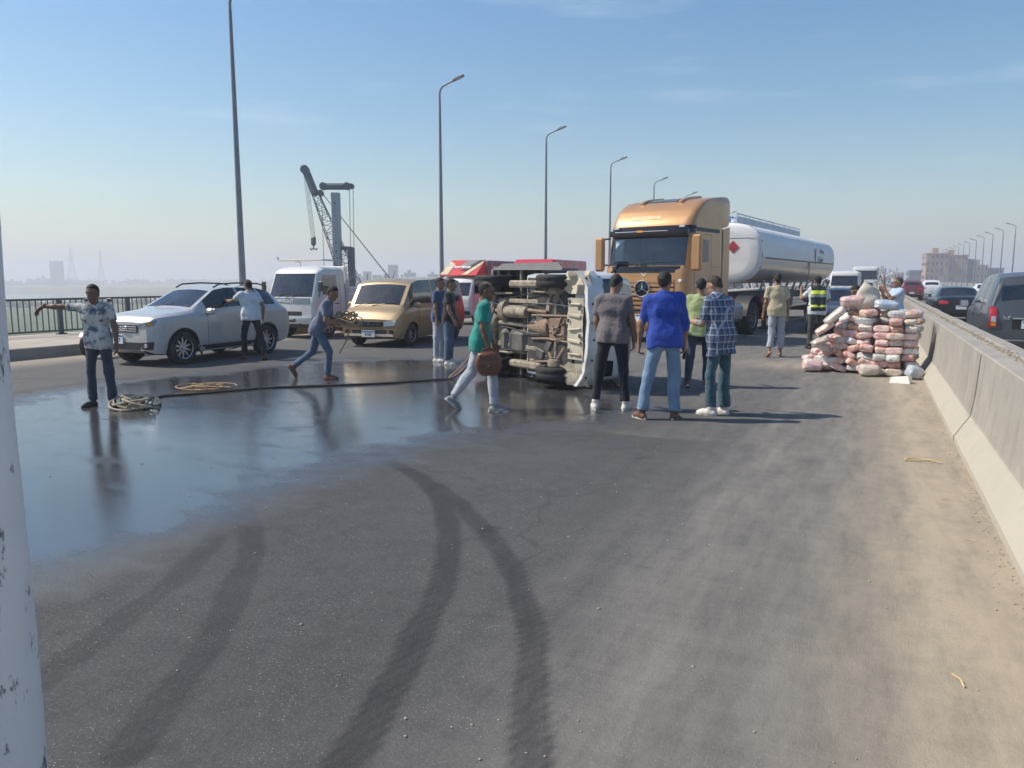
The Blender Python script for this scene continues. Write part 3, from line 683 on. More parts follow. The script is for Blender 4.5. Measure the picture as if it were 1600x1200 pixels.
def number_plate(root, loc, rz, txt='', size=(.36, .17), band='plate_blue', rot=None):
    mb = MB(); mb.bbox((0, 0, 0), (size[0], .012, size[1]), .004); o = mb.build('number_plate', ['plate'], root, loc=loc); o.rotation_euler = rot if rot else (0, 0, rz)
    mb = MB(); mb.box((0, .0075, size[1] * .36), (size[0] * .94, .003, size[1] * .2)); mb.build('band', [band], o, smooth=0)
    if txt: text('lettering', txt, size[1] * .55, 'ink', o, (0, .007, -size[1] * .1), (pi / 2, 0, pi), True, .0015)
    return o
def emblem_ring(root, loc, r, rot, m='chrome', star=True):
    mb = MB(); mb.tube([(r * cos(a), r * sin(a), 0) for a in np.linspace(0, 2 * pi, 33)[:-1]], r * .085, 8, closed=True)
    if star:
        for k in range(3):
            a = pi / 2 + k * 2 * pi / 3; t = Vector((cos(a), sin(a), 0)); n = Vector((-sin(a), cos(a), 0)); b = r * .16
            mb.add([n * b * .75 - t * .02, -n * b * .75 - t * .02, t * r * .98, Vector((0, 0, r * .14)), Vector((0, 0, -.01))], [(0, 2, 3), (2, 1, 3), (0, 4, 2), (1, 2, 4)])
    return mb.build('emblem', [m], root, loc=loc) if rot is None else _rot(mb.build('emblem', [m], root, loc=loc), rot)
def _rot(o, r): o.rotation_euler = r; return o

# ------------------------------------------------------------------ silver SUV
paint('silver_paint', (.47, .47, .46), .15, .3, .3)
def suv():
    t = thing('parked_suv', 'silver white SUV with its front towards us, left of the white pickup truck', 'car', (-13.17, 12.26, 0), 180.5, 'vehicles stopped on the bridge'); t.scale = (.89, .93, .94)
    W = [1.28, -1.25]; wr = .355
    tab = [(2.03, .36, .84, .58, .88, .46), (2.0, .30, .95, .70, .99, .57), (1.92, .27, 1.0, .79, 1.045, .66), (1.74, .25, 1.02, .86, 1.09, .74), (1.35, .25, 1.04, .885, 1.14, .78), (.98, .25, 1.07, .89, 1.18, .80),
           (.18, .25, 1.09, .895, 1.60, .64), (-.2, .25, 1.10, .895, 1.655, .625), (-1.15, .25, 1.13, .89, 1.645, .61), (-1.7, .27, 1.14, .87, 1.53, .58), (-2.0, .32, 1.10, .83, 1.22, .66), (-2.12, .36, 1.02, .79, 1.08, .66), (-2.2, .45, .90, .72, .93, .6)]
    ex = [.90, .24, .60, .42, -.52, -.44, -1.12, -1.20, -1.62, -1.78, -2.0, 1.0]
    B = Body(tab, W, wr, None, extra=ex)
    B.cut('windscreen', ['windscreen'], t, B.faces(.24, .90, B.jr + 1, B.nr - 1))
    for a, b in ((-.44, .60), (-1.12, -.52), (-1.62, -1.20)):
        for sg in (1, -1): B.cut('side_window', ['tinted'], t, B.faces(a, b, B.jb + 1, B.jr - 0, sg))
    B.cut('rear_window', ['tinted'], t, B.faces(-2.0, -1.78, B.jr + 1, B.nr - 1))
    for sg in (1, -1):
        for a, b in ((-.48, .62), (-1.0, -.48)):
            d = B.cut('door', ['silver_paint'], t, B.faces(a, b, 3, B.jb, sg))
            ax = 'right' if sg > 0 else 'left'; mb = MB(); B.seam(mb, ax, lp((a, .42), (a, 1.1))); B.seam(mb, ax, lp((b, .42), (b, 1.1))); B.seam(mb, ax, lp((a, .40), (b, .40), 12)); mb.build('door_seam', ['black_gloss'], d)
            B.patch('handle', 'silver_paint', d, ax, [(a + .06, .94), (a + .24, .945), (a + .24, .97), (a + .06, .965)], .028, 4, 2)
    b = B.finish('body', 'silver_paint', t)
    for sg, ax in ((1, 'right'), (-1, 'left')):
        for yc in W:
            mb = MB(); B.seam(mb, ax, [(yc + 1.16 * wr * cos(a), wr + 1.16 * wr * sin(a)) for a in np.linspace(-.1, pi + .1, 17)], .05, .012); mb.build('arch_trim', ['black_plastic'], t)
        B.patch('sill_trim', 'black_plastic', t, ax, [(-.82, .28), (.86, .28), (.86, .38), (-.82, .38)], .012, 10, 2)
        mb = MB(); mb.tube([(sg * .60, y, z) for y, z in ((.12, 1.61), (-.05, 1.685), (-.6, 1.71), (-1.3, 1.69), (-1.6, 1.62))], .018, 6); mb.build('roof_rail', ['black_gloss'], t)
        h = B.patch('headlight', 'lamp_dark', t, 'front', [(sg * .42, .80), (sg * .79, .85), (sg * .815, .955), (sg * .44, .885)], .012, 10, 4)
        B.patch('indicator', 'amber', h, 'front', [(sg * .66, .85), (sg * .76, .862), (sg * .76, .925), (sg * .66, .91)], .016, 3, 3)
        f = B.patch('fog_lamp', 'black_plastic', t, 'front', [(sg * .52, .36), (sg * .74, .36), (sg * .78, .52), (sg * .46, .50)], .014, 6, 4)
        h_, d_ = B.hit('front', sg * .62, .44); mb = MB(); mb.lathe([(.001, .022), (.04, .022), (.05, .01), (.05, -.02)], 14, 'y', (h_.x, h_.y, h_.z)); mb.build('lens', ['lamp_clear'], f)
        B.patch('tail_light', 'lamp_red', t, 'rear', [(sg * .45, .88), (sg * .76, .86), (sg * .74, 1.0), (sg * .45, 1.0)], .01, 5, 3)
        mirror(t, sg * .91, .62, 1.10, 'silver_paint')
        seat_part(t, sg * .38, -.15, .42)
    g = B.patch('grille', 'black_gloss', t, 'front', [(-.40, .70), (.40, .70), (.42, .86), (-.42, .86)], .010, 10, 4)
    for z in (.73, .775, .82): B.patch('grille_bar', 'chrome', g, 'front', [(-.37, z), (.37, z), (.37, z + .014), (-.37, z + .014)], .02, 10, 1)
    mb = MB(); h_, d_ = B.hit('front', 0, .785); mb.tube([(h_.x + .10 * cos(a), h_.y + .028, h_.z + .045 * sin(a)) for a in np.linspace(0, 2 * pi, 21)[:-1]], .012, 6, closed=True); mb.box((h_.x, h_.y + .026, h_.z), (.1, .012, .03)); mb.build('emblem', ['chrome'], t)
    B.patch('lower_grille', 'black_plastic', t, 'front', [(-.44, .345), (.44, .345), (.48, .50), (-.48, .50)], .010, 10, 4)
    B.patch('skid_plate', 'silver_paint', t, 'front', [(-.52, .275), (.52, .275), (.52, .335), (-.52, .335)], .02, 10, 2)
    h_, d_ = B.hit('front', .26, .55); number_plate(t, (.24, h_.y + .02, .56), 0, '8427', (.38, .19), 'plate_blue')
    mb = MB(); mb.bbox((0, .78, .93), (1.5, .5, .25), .06); mb.build('dashboard', ['dash'], t); steering(t, -.38, .42, 1.02)
    mb = MB(); mb.bbox((-.05, .74, 1.075), (.26, .1, .06), .02); mb.build('tissue_box', ['teal_box'], t)
    mb = MB(); mb.bbox((0, .30, 1.47), (.22, .03, .07), .01); mb.build('rear_view_mirror', ['black_plastic'], t)
    wiper(t, (-.05, 1.0, 1.14), (-.45, .86, 1.22), (-.68, .80, 1.24)); wiper(t, (.55, .99, 1.13), (.15, .86, 1.24), (-.1, .82, 1.27))
    add_wheels(t, wheel_meshes(wr, .235, 10, 'alloy', .66), [(s * .79, y, wr) for s in (1, -1) for y in W])
    mb = MB(); mb.bbox((0, 0, .26), (1.4, 3.4, .08), .02); mb.build('underbody', ['black_plastic'], t)
    return t
mat('lamp_dark', (.16, .18, .21), .12, .5, var=.5, scale=18, coat=1)
mat('teal_box', (.10, .42, .45), .5)
suv()

# ------------------------------------------------------------------ gold minivan
def two_tone():
    m, nt, b = _base('gold_van_paint'); t = N(nt, 'ShaderNodeTexCoord'); sx = N(nt, 'ShaderNodeSeparateXYZ'); L(nt, t.outputs['Object'], sx.inputs[0])
    nz = N(nt, 'ShaderNodeMath', operation='ADD'); L(nt, sx.outputs['Y'], nz.inputs[0]); q = N(nt, 'ShaderNodeMath', operation='MULTIPLY'); L(nt, noise(nt, 3, 4), q.inputs[0]); q.inputs[1].default_value = .12; L(nt, q.outputs[0], nz.inputs[1])
    lt = N(nt, 'ShaderNodeMath', operation='LESS_THAN'); L(nt, nz.outputs[0], lt.inputs[0]); lt.inputs[1].default_value = -1.02
    c = mixc(nt, lt.outputs[0], (.34, .245, .125, 1), (.50, .07, .035, 1)); d = noise(nt, 1.8, 8, .7); c = mixc(nt, ramp(nt, d, .5, .85, c1=(.5,) * 3 + (1,)), c, (.33, .28, .2, 1))
    L(nt, c, b.inputs['Base Color']); b.inputs['Roughness'].default_value = .36; b.inputs['Metallic'].default_value = .25; b.inputs['Coat Weight'].default_value = .5
two_tone()
def minivan():
    t = thing('minivan', 'gold minivan with an orange red rear quarter and grey bumper', 'van', (-11.5, 17.9, 0), 185, 'vehicles stopped on the bridge'); t.scale = (1.03, 1, .95)
    W = [1.33, -1.37]; wr = .31
    tab = [(2.06, .30, .66, .68, .70, .58), (2.04, .26, .74, .74, .79, .64), (1.98, .23, .81, .78, .87, .69), (1.88, .22, .90, .80, .97, .72), (1.72, .22, .96, .808, 1.07, .73), (1.22, .22, 1.00, .81, 1.73, .73), (.85, .22, 1.0, .81, 1.81, .72), (-.4, .22, 1.0, .815, 1.84, .72),
           (-1.5, .24, 1.01, .81, 1.84, .715), (-1.88, .26, 1.03, .80, 1.78, .70), (-2.0, .30, 1.04, .78, 1.25, .66), (-2.05, .36, .9, .74, .93, .64)]
    ex = [1.67, 1.28, 1.42, .22, .12, -.85, -.95, -1.72, -1.88, -1.98]
    B = Body(tab, W, wr, None, extra=ex, crown=.06, bulge=.02)
    B.cut('windscreen', ['windscreen'], t, B.faces(1.28, 1.67, B.jr + 1, B.nr - 1))
    for a, b in ((.22, 1.42), (-.85, .12), (-1.72, -.95)):
        for sg in (1, -1): B.cut('side_window', ['tinted'], t, B.faces(a, b, B.jb + 1, B.jr, sg))
    B.cut('rear_window', ['tinted'], t, B.faces(-1.98, -1.88, B.jr + 1, B.nr - 1))
    for sg in (1, -1):
        ax = 'right' if sg > 0 else 'left'
        for a, b in ((.17, .96), (-.9, .17)):
            d = B.cut('door', ['gold_van_paint'], t, B.faces(a, b, 3, B.jb, sg)); mb = MB()
            B.seam(mb, ax, lp((a, .34), (a, 1.7), 14)); B.seam(mb, ax, lp((b, .40), (b, 1.05))); B.seam(mb, ax, lp((a, .33), (b, .33), 12)); mb.build('door_seam', ['black_gloss'], d)
            B.patch('handle', 'gold_van_paint', d, ax, [(a + .07, .90), (a + .22, .90), (a + .22, .93), (a + .07, .93)], .026, 4, 2)
    B.finish('body', 'gold_van_paint', t)
    for sg in (1, -1):
        B.patch('headlight', 'lamp_clear', t, 'front', [(sg * .42, .56), (sg * .70, .58), (sg * .73, .72), (sg * .40, .68)], .012, 8, 4)
        f = B.patch('fog_lamp', 'black_plastic', t, 'front', [(sg * .56, .36), (sg * .66, .36), (sg * .66, .47), (sg * .54, .47)], .012, 4, 4)
        B.patch('tail_light', 'lamp_red', t, 'rear', [(sg * .62, .85), (sg * .75, .85), (sg * .75, 1.25), (sg * .64, 1.25)], .01, 3, 5)
        mirror(t, sg * .83, 1.30, 1.10, 'gold_van_paint'); seat_part(t, sg * .36, .45, .45, .48); seat_part(t, sg * .36, -.6, .45, .55)
    g = B.patch('grille', 'black_gloss', t, 'front', [(-.36, .55), (.36, .55), (.38, .68), (-.38, .68)], .010, 8, 3)
    for z in (.565, .60, .635, .665): B.patch('grille_bar', 'chrome', g, 'front', [(-.33, z), (.33, z), (.33, z + .016), (-.33, z + .016)], .02, 8, 1)
    h_, _ = B.hit('front', 0, .62); mb = MB(); mb.prism([(0, .06), (.055, 0), (0, -.06), (-.055, 0)], h_.y + .02, h_.y + .035, 'y'); mb.build('emblem', ['chrome'], t, smooth=0, loc=(0, 0, .62))
    B.patch('lower_grille', 'black_plastic', t, 'front', [(-.46, .36), (.46, .36), (.48, .46), (-.48, .46)], .010, 8, 3)
    B.patch('bumper_strip', 'bumper_pale', t, 'front', [(-.66, .30), (.66, .30), (.66, .355), (-.66, .355)], .03, 10, 2)
    h_, _ = B.hit('front', 0, .36); number_plate(t, (0, h_.y + .045, .36), 0, '6153', (.36, .17), 'plate_blue')
    mb = MB(); mb.bbox((0, 1.25, .88), (1.4, .35, .2), .05); mb.build('dashboard', ['dash'], t); steering(t, -.36, .95, 1.0)
    wiper(t, (.1, 1.73, 1.08), (-.25, 1.68, 1.15), (-.55, 1.66, 1.16)); wiper(t, (.58, 1.72, 1.06), (.25, 1.68, 1.14), (-.02, 1.67, 1.17))
    mb = MB(); mb.bbox((0, 1.27, 1.60), (.95, .012, .05), .004, rotm(-30)); mb.build('sun_strip', ['white_print'], t)
    mb = MB(); mb.tube([(.25, .30, 1.82), (.25, .22, 2.0)], .008, 6); mb.cyl((.25, .3, 1.81), (.25, .3, 1.84), .022, n=8); mb.build('aerial', ['black_plastic'], t)
    mb = MB(); mb.bbox((0, 0, .24), (1.3, 3.2, .08), .02); mb.build('underbody', ['black_plastic'], t)
    add_wheels(t, wheel_meshes(wr, .185, 8, 'steel', .62), [(s * .71, y, wr) for s in (1, -1) for y in W])
mat('bumper_pale', (.62, .56, .44), .5, dirt=.3)
minivan()

# ------------------------------------------------------------------ generic background cars
def small_car(name, label, loc, rz, col, kind='sedan', group='cars on the opposite carriageway', cat='car', plate=True):
    pn = 'paint_%d_%d_%d' % tuple(int(c * 99) for c in col); paint(pn, col, .1, .3, .25)
    t = thing(name, label, cat, loc, rz, group); wr = .32
    if kind == 'sedan':
        tab = [(2.25, .40, .62, .60, .66, .5), (2.2, .28, .74, .72, .78, .58), (1.9, .22, .82, .82, .87, .68), (1.0, .2, .90, .85, .97, .74), (.25, .2, .93, .86, 1.38, .60), (-.2, .2, .93, .86, 1.43, .58), (-.95, .2, .94, .86, 1.38, .58), (-1.6, .22, .95, .85, 1.06, .70), (-2.1, .25, .95, .80, 1.03, .68), (-2.2, .30, .86, .76, .92, .62), (-2.25, .42, .74, .7, .78, .58)]
        ws, sw, rw = (.32, .92), ((-.32, .6), (-1.0, -.4)), (-1.5, -1.02); tz = .80
    else:
        tab = [(2.15, .42, .74, .6, .78, .48), (2.1, .30, .88, .74, .93, .6), (1.8, .25, .98, .86, 1.03, .72), (1.0, .24, 1.04, .89, 1.12, .78), (.25, .24, 1.07, .89, 1.60, .64), (-.2, .24, 1.08, .89, 1.66, .62), (-1.4, .25, 1.11, .88, 1.64, .61), (-1.85, .28, 1.12, .86, 1.50, .6), (-2.05, .32, 1.08, .82, 1.15, .66), (-2.15, .45, .86, .74, .9, .6)]
        ws, sw, rw = (.32, .92), ((-.42, .6), (-1.1, -.5), (-1.6, -1.18)), (-2.0, -1.86); tz = .95; wr = .34
    W = [1.35, -1.3]; B = Body(tab, W, wr, None, extra=[v for p in sw for v in p] + list(ws) + list(rw), nst=.14, rowsG=4, rowsT=5)
    B.cut('windscreen', ['tinted'], t, B.faces(ws[0], ws[1], B.jr + 1, B.nr - 1))
    for a, b in sw:
        for sg in (1, -1): B.cut('side_window', ['dark_glass'], t, B.faces(a, b, B.jb + 1, B.jr, sg))
    B.cut('rear_window', ['dark_glass'], t, B.faces(rw[0], rw[1], B.jr + 1, B.nr - 1))
    B.finish('body', pn, t)
    for sg in (1, -1):
        B.patch('tail_light', 'lamp_red', t, 'rear', [(sg * .45, tz - .06), (sg * .76, tz - .07), (sg * .76, tz + .07), (sg * .45, tz + .06)], .012, 4, 3)
        B.patch('headlight', 'lamp_clear', t, 'front', [(sg * .42, .62), (sg * .74, .64), (sg * .74, .74), (sg * .42, .72)], .012, 5, 3)
        mirror(t, sg * .88, .62, 1.02, pn)
    B.patch('rear_bumper', 'black_plastic', t, 'rear', [(-.7, .32), (.7, .32), (.7, .44), (-.7, .44)], .012, 6, 2)
    B.patch('grille', 'black_gloss', t, 'front', [(-.4, .5), (.4, .5), (.42, .64), (-.42, .64)], .012, 6, 2)
    h_, _ = B.hit('rear', 0, .62)
    if plate and h_: number_plate(t, (0, h_.y - .012, .62), pi, '', (.36, .16)); emblem_ring(t, (0, h_.y - .015, tz), .06, (pi / 2, 0, 0), star=False)
    mb = MB(); mb.bbox((0, -.2, .45), (1.45, 2.6, .4), .1); mb.build('interior', ['seat_fabric'], t)
    add_wheels(t, wheel_meshes(wr, .2, 6, 'alloy', .64), [(s * .76, y, wr) for s in (1, -1) for y in W]); return t
small_car('sedan', 'black sedan driving away on the opposite road, beside the grey van', (3.05, 36.5, 0), 2, (.012, .013, .015))
small_car('compact_suv', 'small white SUV driving away beyond the black sedan, on its left', (4.6, 78, 0), 0, (.70, .70, .70), 'suv')
small_car('hatchback', 'dark red car left of the distant white SUV, rear towards us', (2.9, 73, 0), 0, (.14, .03, .03), 'suv')
small_car('sedan', 'white sedan just right of the black sedan on the opposite road', (6.9, 62, 0), 0, (.74, .74, .72))
small_car('hatchback', 'dark maroon car far down the opposite road, behind the leaning man', (2.9, 66 + 30, 0), 0, (.10, .02, .025), 'suv')
small_car('sedan', 'grey sedan farthest down the opposite road beside the barrier', (2.9, 128, 0), 0, (.16, .17, .18))
small_car('sedan', 'silver sedan far down the opposite road left of the maroon car', (3.0, 165, 0), 0, (.35, .36, .37))
small_car('sedan', 'dark blue grey sedan standing behind the package heap and the policeman', (-.95, 27.5, 0), 178, (.03, .042, .065), 'sedan', 'vehicles stopped on the bridge')

# ------------------------------------------------------------------ grey van on the opposite road
paint('grey_van_paint', (.10, .105, .115), .35, .34, .3)
def grey_van():
    t = thing('grey_van', 'dark grey van with a red tail light close behind the barrier on the right', 'van', (2.98, 20.35, 0), 0, 'cars on the opposite carriageway')
    W = [1.38, -1.28]; wr = .32
    tab = [(2.2, .36, .66, .6, .72, .5), (2.12, .28, .82, .74, .88, .62), (1.8, .22, .92, .81, 1.0, .70), (1.35, .22, 1.02, .835, 1.12, .74), (.70, .22, 1.06, .84, 1.66, .66), (.35, .22, 1.06, .84, 1.76, .65), (-.6, .22, 1.06, .845, 1.84, .65), (-1.6, .24, 1.07, .84, 1.84, .655), (-2.02, .26, 1.07, .83, 1.76, .66), (-2.16, .30, 1.02, .825, 1.16, .74), (-2.2, .36, .9, .81, .94, .72)]
    ex = [1.28, .76, 1.0, .12, .02, -.95, -1.05, -1.86, -2.06, -2.13]
    B = Body(tab, W, wr, None, extra=ex, crown=.055, bulge=.02, smooth=.035)
    B.cut('windscreen', ['windscreen'], t, B.faces(.76, 1.28, B.jr + 1, B.nr - 1))
    for a, b in ((.12, 1.0), (-.95, .02), (-1.86, -1.05)):
        for sg in (1, -1): B.cut('side_window', ['tinted'], t, B.faces(a, b, B.jb + 1, B.jr, sg))
    B.cut('rear_window', ['tinted'], t, B.faces(-2.13, -2.06, B.jr + 1, B.nr - 1))
    for sg in (1, -1):
        ax = 'right' if sg > 0 else 'left'
        for a, b in ((.07, .98), (-1.0, .07)):
            d = B.cut('door', ['grey_van_paint'], t, B.faces(a, b, 3, B.jb, sg)); mb = MB(); B.seam(mb, ax, lp((a, .32), (a, 1.7), 14)); B.seam(mb, ax, lp((b, .32), (b, 1.05))); B.seam(mb, ax, lp((a, .32), (b, .32), 12)); mb.build('door_seam', ['black_gloss'], d)
            B.patch('handle', 'grey_van_paint', d, ax, [(a + .07, .9), (a + .24, .9), (a + .24, .935), (a + .07, .935)], .028, 4, 2)
    B.finish('body', 'grey_van_paint', t)
    for sg, ax in ((1, 'right'), (-1, 'left')):
        l = B.patch('tail_light', 'lamp_red', t, 'rear', [(sg * .685, .72), (sg * .825, .72), (sg * .81, 1.16), (sg * .70, 1.12)], .03, 5, 8)
        B.patch('lens', 'lamp_clear', l, 'rear', [(sg * .70, .84), (sg * .79, .84), (sg * .785, .95), (sg * .705, .95)], .036, 3, 3)
        B.patch('indicator', 'amber', l, 'rear', [(sg * .70, .755), (sg * .79, .755), (sg * .785, .83), (sg * .705, .83)], .036, 3, 3)
        B.patch('headlight', 'lamp_clear', t, 'front', [(sg * .44, .66), (sg * .72, .68), (sg * .72, .82), (sg * .42, .78)], .012, 6, 3)
        mirror(t, sg * .87, 1.0, 1.12, 'grey_van_paint', .18, .17); seat_part(t, sg * .36, .4, .45)
        B.patch('side_strip', 'chrome', t, ax, [(-1.9, .60), (1.0, .60), (1.0, .625), (-1.9, .625)], .008, 14, 1)
        mb = MB(); mb.tube([(sg * z2, y2, z1) for z2, y2, z1 in ((.70, -2.085, 1.72), (.755, -2.13, 1.5), (.81, -2.165, 1.25), (.825, -2.18, 1.14))], .012, 6); mb.build('pillar_trim', ['chrome'], t)
    B.patch('rear_bumper', 'grey_van_paint', t, 'rear', [(-.80, .32), (.80, .32), (.80, .66), (-.80, .66)], .07, 10, 3)
    B.patch('bumper_strip', 'chrome', t, 'rear', [(-.79, .47), (.79, .47), (.79, .49), (-.79, .49)], .075, 10, 1)
    B.patch('tailgate_handle', 'chrome', t, 'rear', [(-.42, .90), (.42, .90), (.42, .925), (-.42, .925)], .022, 6, 1)
    B.patch('plate_recess', 'black_plastic', t, 'rear', [(-.42, .70), (.42, .70), (.42, .89), (-.42, .89)], .004, 5, 3)
    h_, _ = B.hit('rear', 0, .79); number_plate(t, (-.08, h_.y - .02, .79), pi, '', (.36, .16))
    h_, _ = B.hit('rear', -.52, .90); mb = MB()
    for s in (1, -1): mb.tube([(s * .02, 0, 0), (s * .05, 0, .025), (s * .085, 0, .04), (s * .055, 0, .012), (s * .02, 0, -.015)], .007, 6)
    mb.box((0, 0, -.03), (.12, .008, .012)); mb.build('emblem', ['chrome'], t, loc=(-.52, h_.y - .012, .93))
    mb = MB(); mb.bbox((-.12, -2.02, 1.235), (.2, .01, .05), .003, rotm(-20)); mb.build('sticker', ['white_print'], t)
    mb = MB(); mb.bbox((.05, .6, 1.3), (.3, .02, .28), .005); mb.build('paper_sheet', ['white_print'], t)
    mb = MB(); mb.bbox((0, 1.12, .96), (1.4, .35, .2), .05); mb.build('dashboard', ['dash'], t)
    mb = MB(); mb.bbox((0, 0, .24), (1.3, 3.2, .08), .02); mb.build('underbody', ['black_plastic'], t)
    add_wheels(t, wheel_meshes(wr, .2, 7, 'alloy', .62), [(s * .74, y, wr) for s in (1, -1) for y in W])
grey_van()
# ------------------------------------------------------------------ cabs built from stacked plan outlines
class Stack(Body):
    under_rows = 0
    def __init__(s, tab, sy, zs_extra=(), bow=.05, nf=10, nc=6, nb=4, dz=.06, smooth=.03):
        T = np.array(tab, float); z0 = T[:, 0]
        Z = sorted(set([round(z, 4) for z in list(np.arange(z0[0], z0[-1], dz)) + [z0[-1]] + list(zs_extra)])); Z = [z for i, z in enumerate(Z) if i == 0 or z - Z[i - 1] > .004]; Z = np.array(Z); s.Y = Z
        def col(k):
            f = 0
            for q in np.linspace(-1, 1, 5): f = f + np.interp(np.clip(Z + q * smooth, z0[0], z0[-1]), z0, T[:, k])
            return f / 5
        w, yf, yb, rf, rb = [col(k) for k in range(1, 6)]; O = []
        for k in range(nf + 1): t = k / nf; O.append((t * (w - rf), yf - bow * t * t))
        fy = yf - bow
        for k in range(1, nc + 1): a = pi / 2 * (1 - k / nc); O.append((w - rf + rf * cos(a), fy - rf + rf * sin(a)))
        s.k_corner = (nf, nf + nc); s.sy = list(sy)
        for y in sy: O.append((w, np.clip(y, yb + rb, fy - rf)))
        s.k_side0 = nf + nc + 1; O.append((w, yb + rb))
        for k in range(1, nb + 1): a = pi / 2 * k / nb; O.append((w - rb + rb * cos(a), yb + rb - rb * sin(a)))
        O.append((0 * w, yb)); s.k_back = len(O) - 2
        s.R = np.array([np.stack([np.broadcast_to(a, Z.shape), np.broadcast_to(b, Z.shape), Z], 1) for a, b in O]); s.nr = len(O); s.taken = set()
        m = MB()
        for sg in (1, -1): m.grid([[(p[0] * sg, p[1], p[2]) for p in row] for row in s.R])
        bm = bmesh.new(); vs = [bm.verts.new(v) for v in m.v]
        for f in m.f:
            try: bm.faces.new([vs[i] for i in f])
            except ValueError: pass
        ring = [tuple(p) for p in s.R[:, -1]] + [(-p[0], p[1], p[2]) for p in s.R[::-1, -1]]
        bm.faces.new([bm.verts.new(p) for p in ring]); s.bvh = BVHTree.FromBMesh(bm); bm.free()
    def front(s, z0, z1, k0=0, k1=None): return s.faces(z0, z1, k0, s.k_corner[0] if k1 is None else k1)
    def side(s, z0, z1, ya, yb, sg):
        ka = s.k_side0 + s.sy.index(ya); kb = s.k_side0 + s.sy.index(yb); return s.faces(z0, z1, ka, kb, sg)

# ------------------------------------------------------------------ golden truck tractor
paint('truck_gold', (.48, .25, .095), .28, .4, .35, (.36, .27, .18))
mat('frame_grey', (.06, .06, .062), .7, dirt=.5, dirtcol=(.22, .19, .16))
def gold_truck():
    t = thing('truck_tractor', 'golden truck tractor with a high roof pulling the white tank trailer', 'truck', (-5.52, 20.1, 0), 180 - 12.8, 'vehicles stopped on the bridge')
    tab = [(.32, 1.20, -.06, -2.2, .18, .05), (.45, 1.23, 0, -2.2, .2, .05), (1.2, 1.24, .02, -2.2, .22, .05), (1.9, 1.24, .0, -2.2, .22, .05), (2.86, 1.225, -.20, -2.2, .22, .05), (2.90, 1.225, -.17, -2.2, .22, .05), (3.10, 1.215, -.24, -2.2, .24, .05),
           (3.14, 1.215, -.25, -2.66, .25, .04), (3.30, 1.215, -.36, -2.68, .22, .04), (3.52, 1.215, -.56, -2.70, .2, .04), (3.68, 1.21, -.80, -2.71, .2, .04), (3.80, 1.205, -1.10, -2.71, .18, .04), (3.88, 1.18, -1.65, -2.72, .16, .05), (3.94, 1.13, -2.3, -2.72, .12, .05)]
    sy = [-.5, -.62, -1.30, -1.42, -2.0]
    B = Stack(tab, sy, (1.98, 2.04, 2.82, 2.88, 3.08, 2.14, 2.74))
    B.cut('windscreen', ['windscreen'], t, B.front(2.04, 2.82, 0, B.k_corner[0] + 2))
    for sg in (1, -1):
        B.cut('side_window', ['tinted'], t, B.side(2.14, 2.74, -.5, -1.30, sg))
        d = B.cut('door', ['truck_gold'], t, B.side(.88, 2.14, -.5, -1.42, sg)); ax = 'right' if sg > 0 else 'left'
        mb = MB(); B.seam(mb, ax, lp((-.44, .6), (-.44, 2.85), 20), .012); B.seam(mb, ax, lp((-1.46, .6), (-1.46, 2.85), 20), .012); B.seam(mb, ax, lp((-.44, 2.86), (-1.46, 2.86), 8), .012); B.seam(mb, ax, lp((-1.46, 2.02), (-2.1, 2.02), 8), .008); mb.build('door_seam', ['black_gloss'], d)
        B.patch('handle', 'black_plastic', d, ax, [(-1.36, 1.55), (-1.14, 1.55), (-1.14, 1.60), (-1.36, 1.60)], .03, 4, 2)
        B.patch('roof_strip', 'black_plastic', t, ax, [(-.5, 2.93), (-2.0, 2.93), (-2.0, 3.03), (-.5, 3.03)], .008, 10, 2)
        B.patch('step', 'black_plastic', t, ax, [(-.5, .42), (-1.35, .42), (-1.35, .80), (-.5, .80)], .012, 8, 3)
        # tall mirror on two arms
        mb = MB(); mb.bbox((sg * 1.43, -.12, 2.36), (.27, .16, .92), .05); o = mb.build('wing_mirror', ['truck_gold'], t)
        mb = MB(); mb.bbox((sg * 1.43, -.205, 2.40), (.21, .01, .8), .004); mb.build('mirror_glass', ['chrome'], o)
        mb = MB()
        for z in (2.03, 2.74): mb.tube([(sg * 1.2, -.3, z + .05), (sg * 1.34, -.2, z + .04), (sg * 1.40, -.12, z)], .022, 6)
        mb.build('mirror_arm', ['black_plastic'], o)
        # side air deflector behind the cab
        A = [[(sg * 1.235, -2.23, .75), (sg * 1.235, -2.23, 2.0), (sg * 1.225, -2.23, 3.05)], [(sg * 1.235, -2.70, .75), (sg * 1.235, -2.70, 2.0), (sg * 1.22, -2.70, 3.13)]]
        mb = MB(); mb.grid(A); mb.grid([[(p[0] - sg * .04, p[1], p[2]) for p in r] for r in A]); ed = [[r[-1] for r in A], [(r[-1][0] - sg * .04, r[-1][1], r[-1][2]) for r in A]]; mb.grid(ed); mb.grid([A[1], [(p[0] - sg * .04, p[1], p[2]) for p in A[1]]]); mb.build('air_deflector', ['truck_gold'], t)
        # corner panels beside the grille and the lamps
        c = B.patch('corner_panel', 'truck_gold', t, 'front', [(sg * .92, .95), (sg * 1.17, .95), (sg * 1.17, 2.0), (sg * .90, 1.92)], .05, 6, 12)
        mb = MB(); mb.bbox((sg * 1.05, .03, 1.66), (.09, .01, .07), .003); mb.build('sticker', ['white_print'], c)
        B.patch('headlight', 'lamp_clear', t, 'front', [(sg * .66, .56), (sg * 1.14, .56), (sg * 1.14, .82), (sg * .60, .78)], .015, 8, 5)
        mb = MB(); mb.bbox((sg * .96, -.21, 3.04), (.16, .05, .055), .015); mb.build('marker_lamp', ['lamp_clear'], t)
        seat_part(t, sg * .62, -1.15, 1.5, .55)
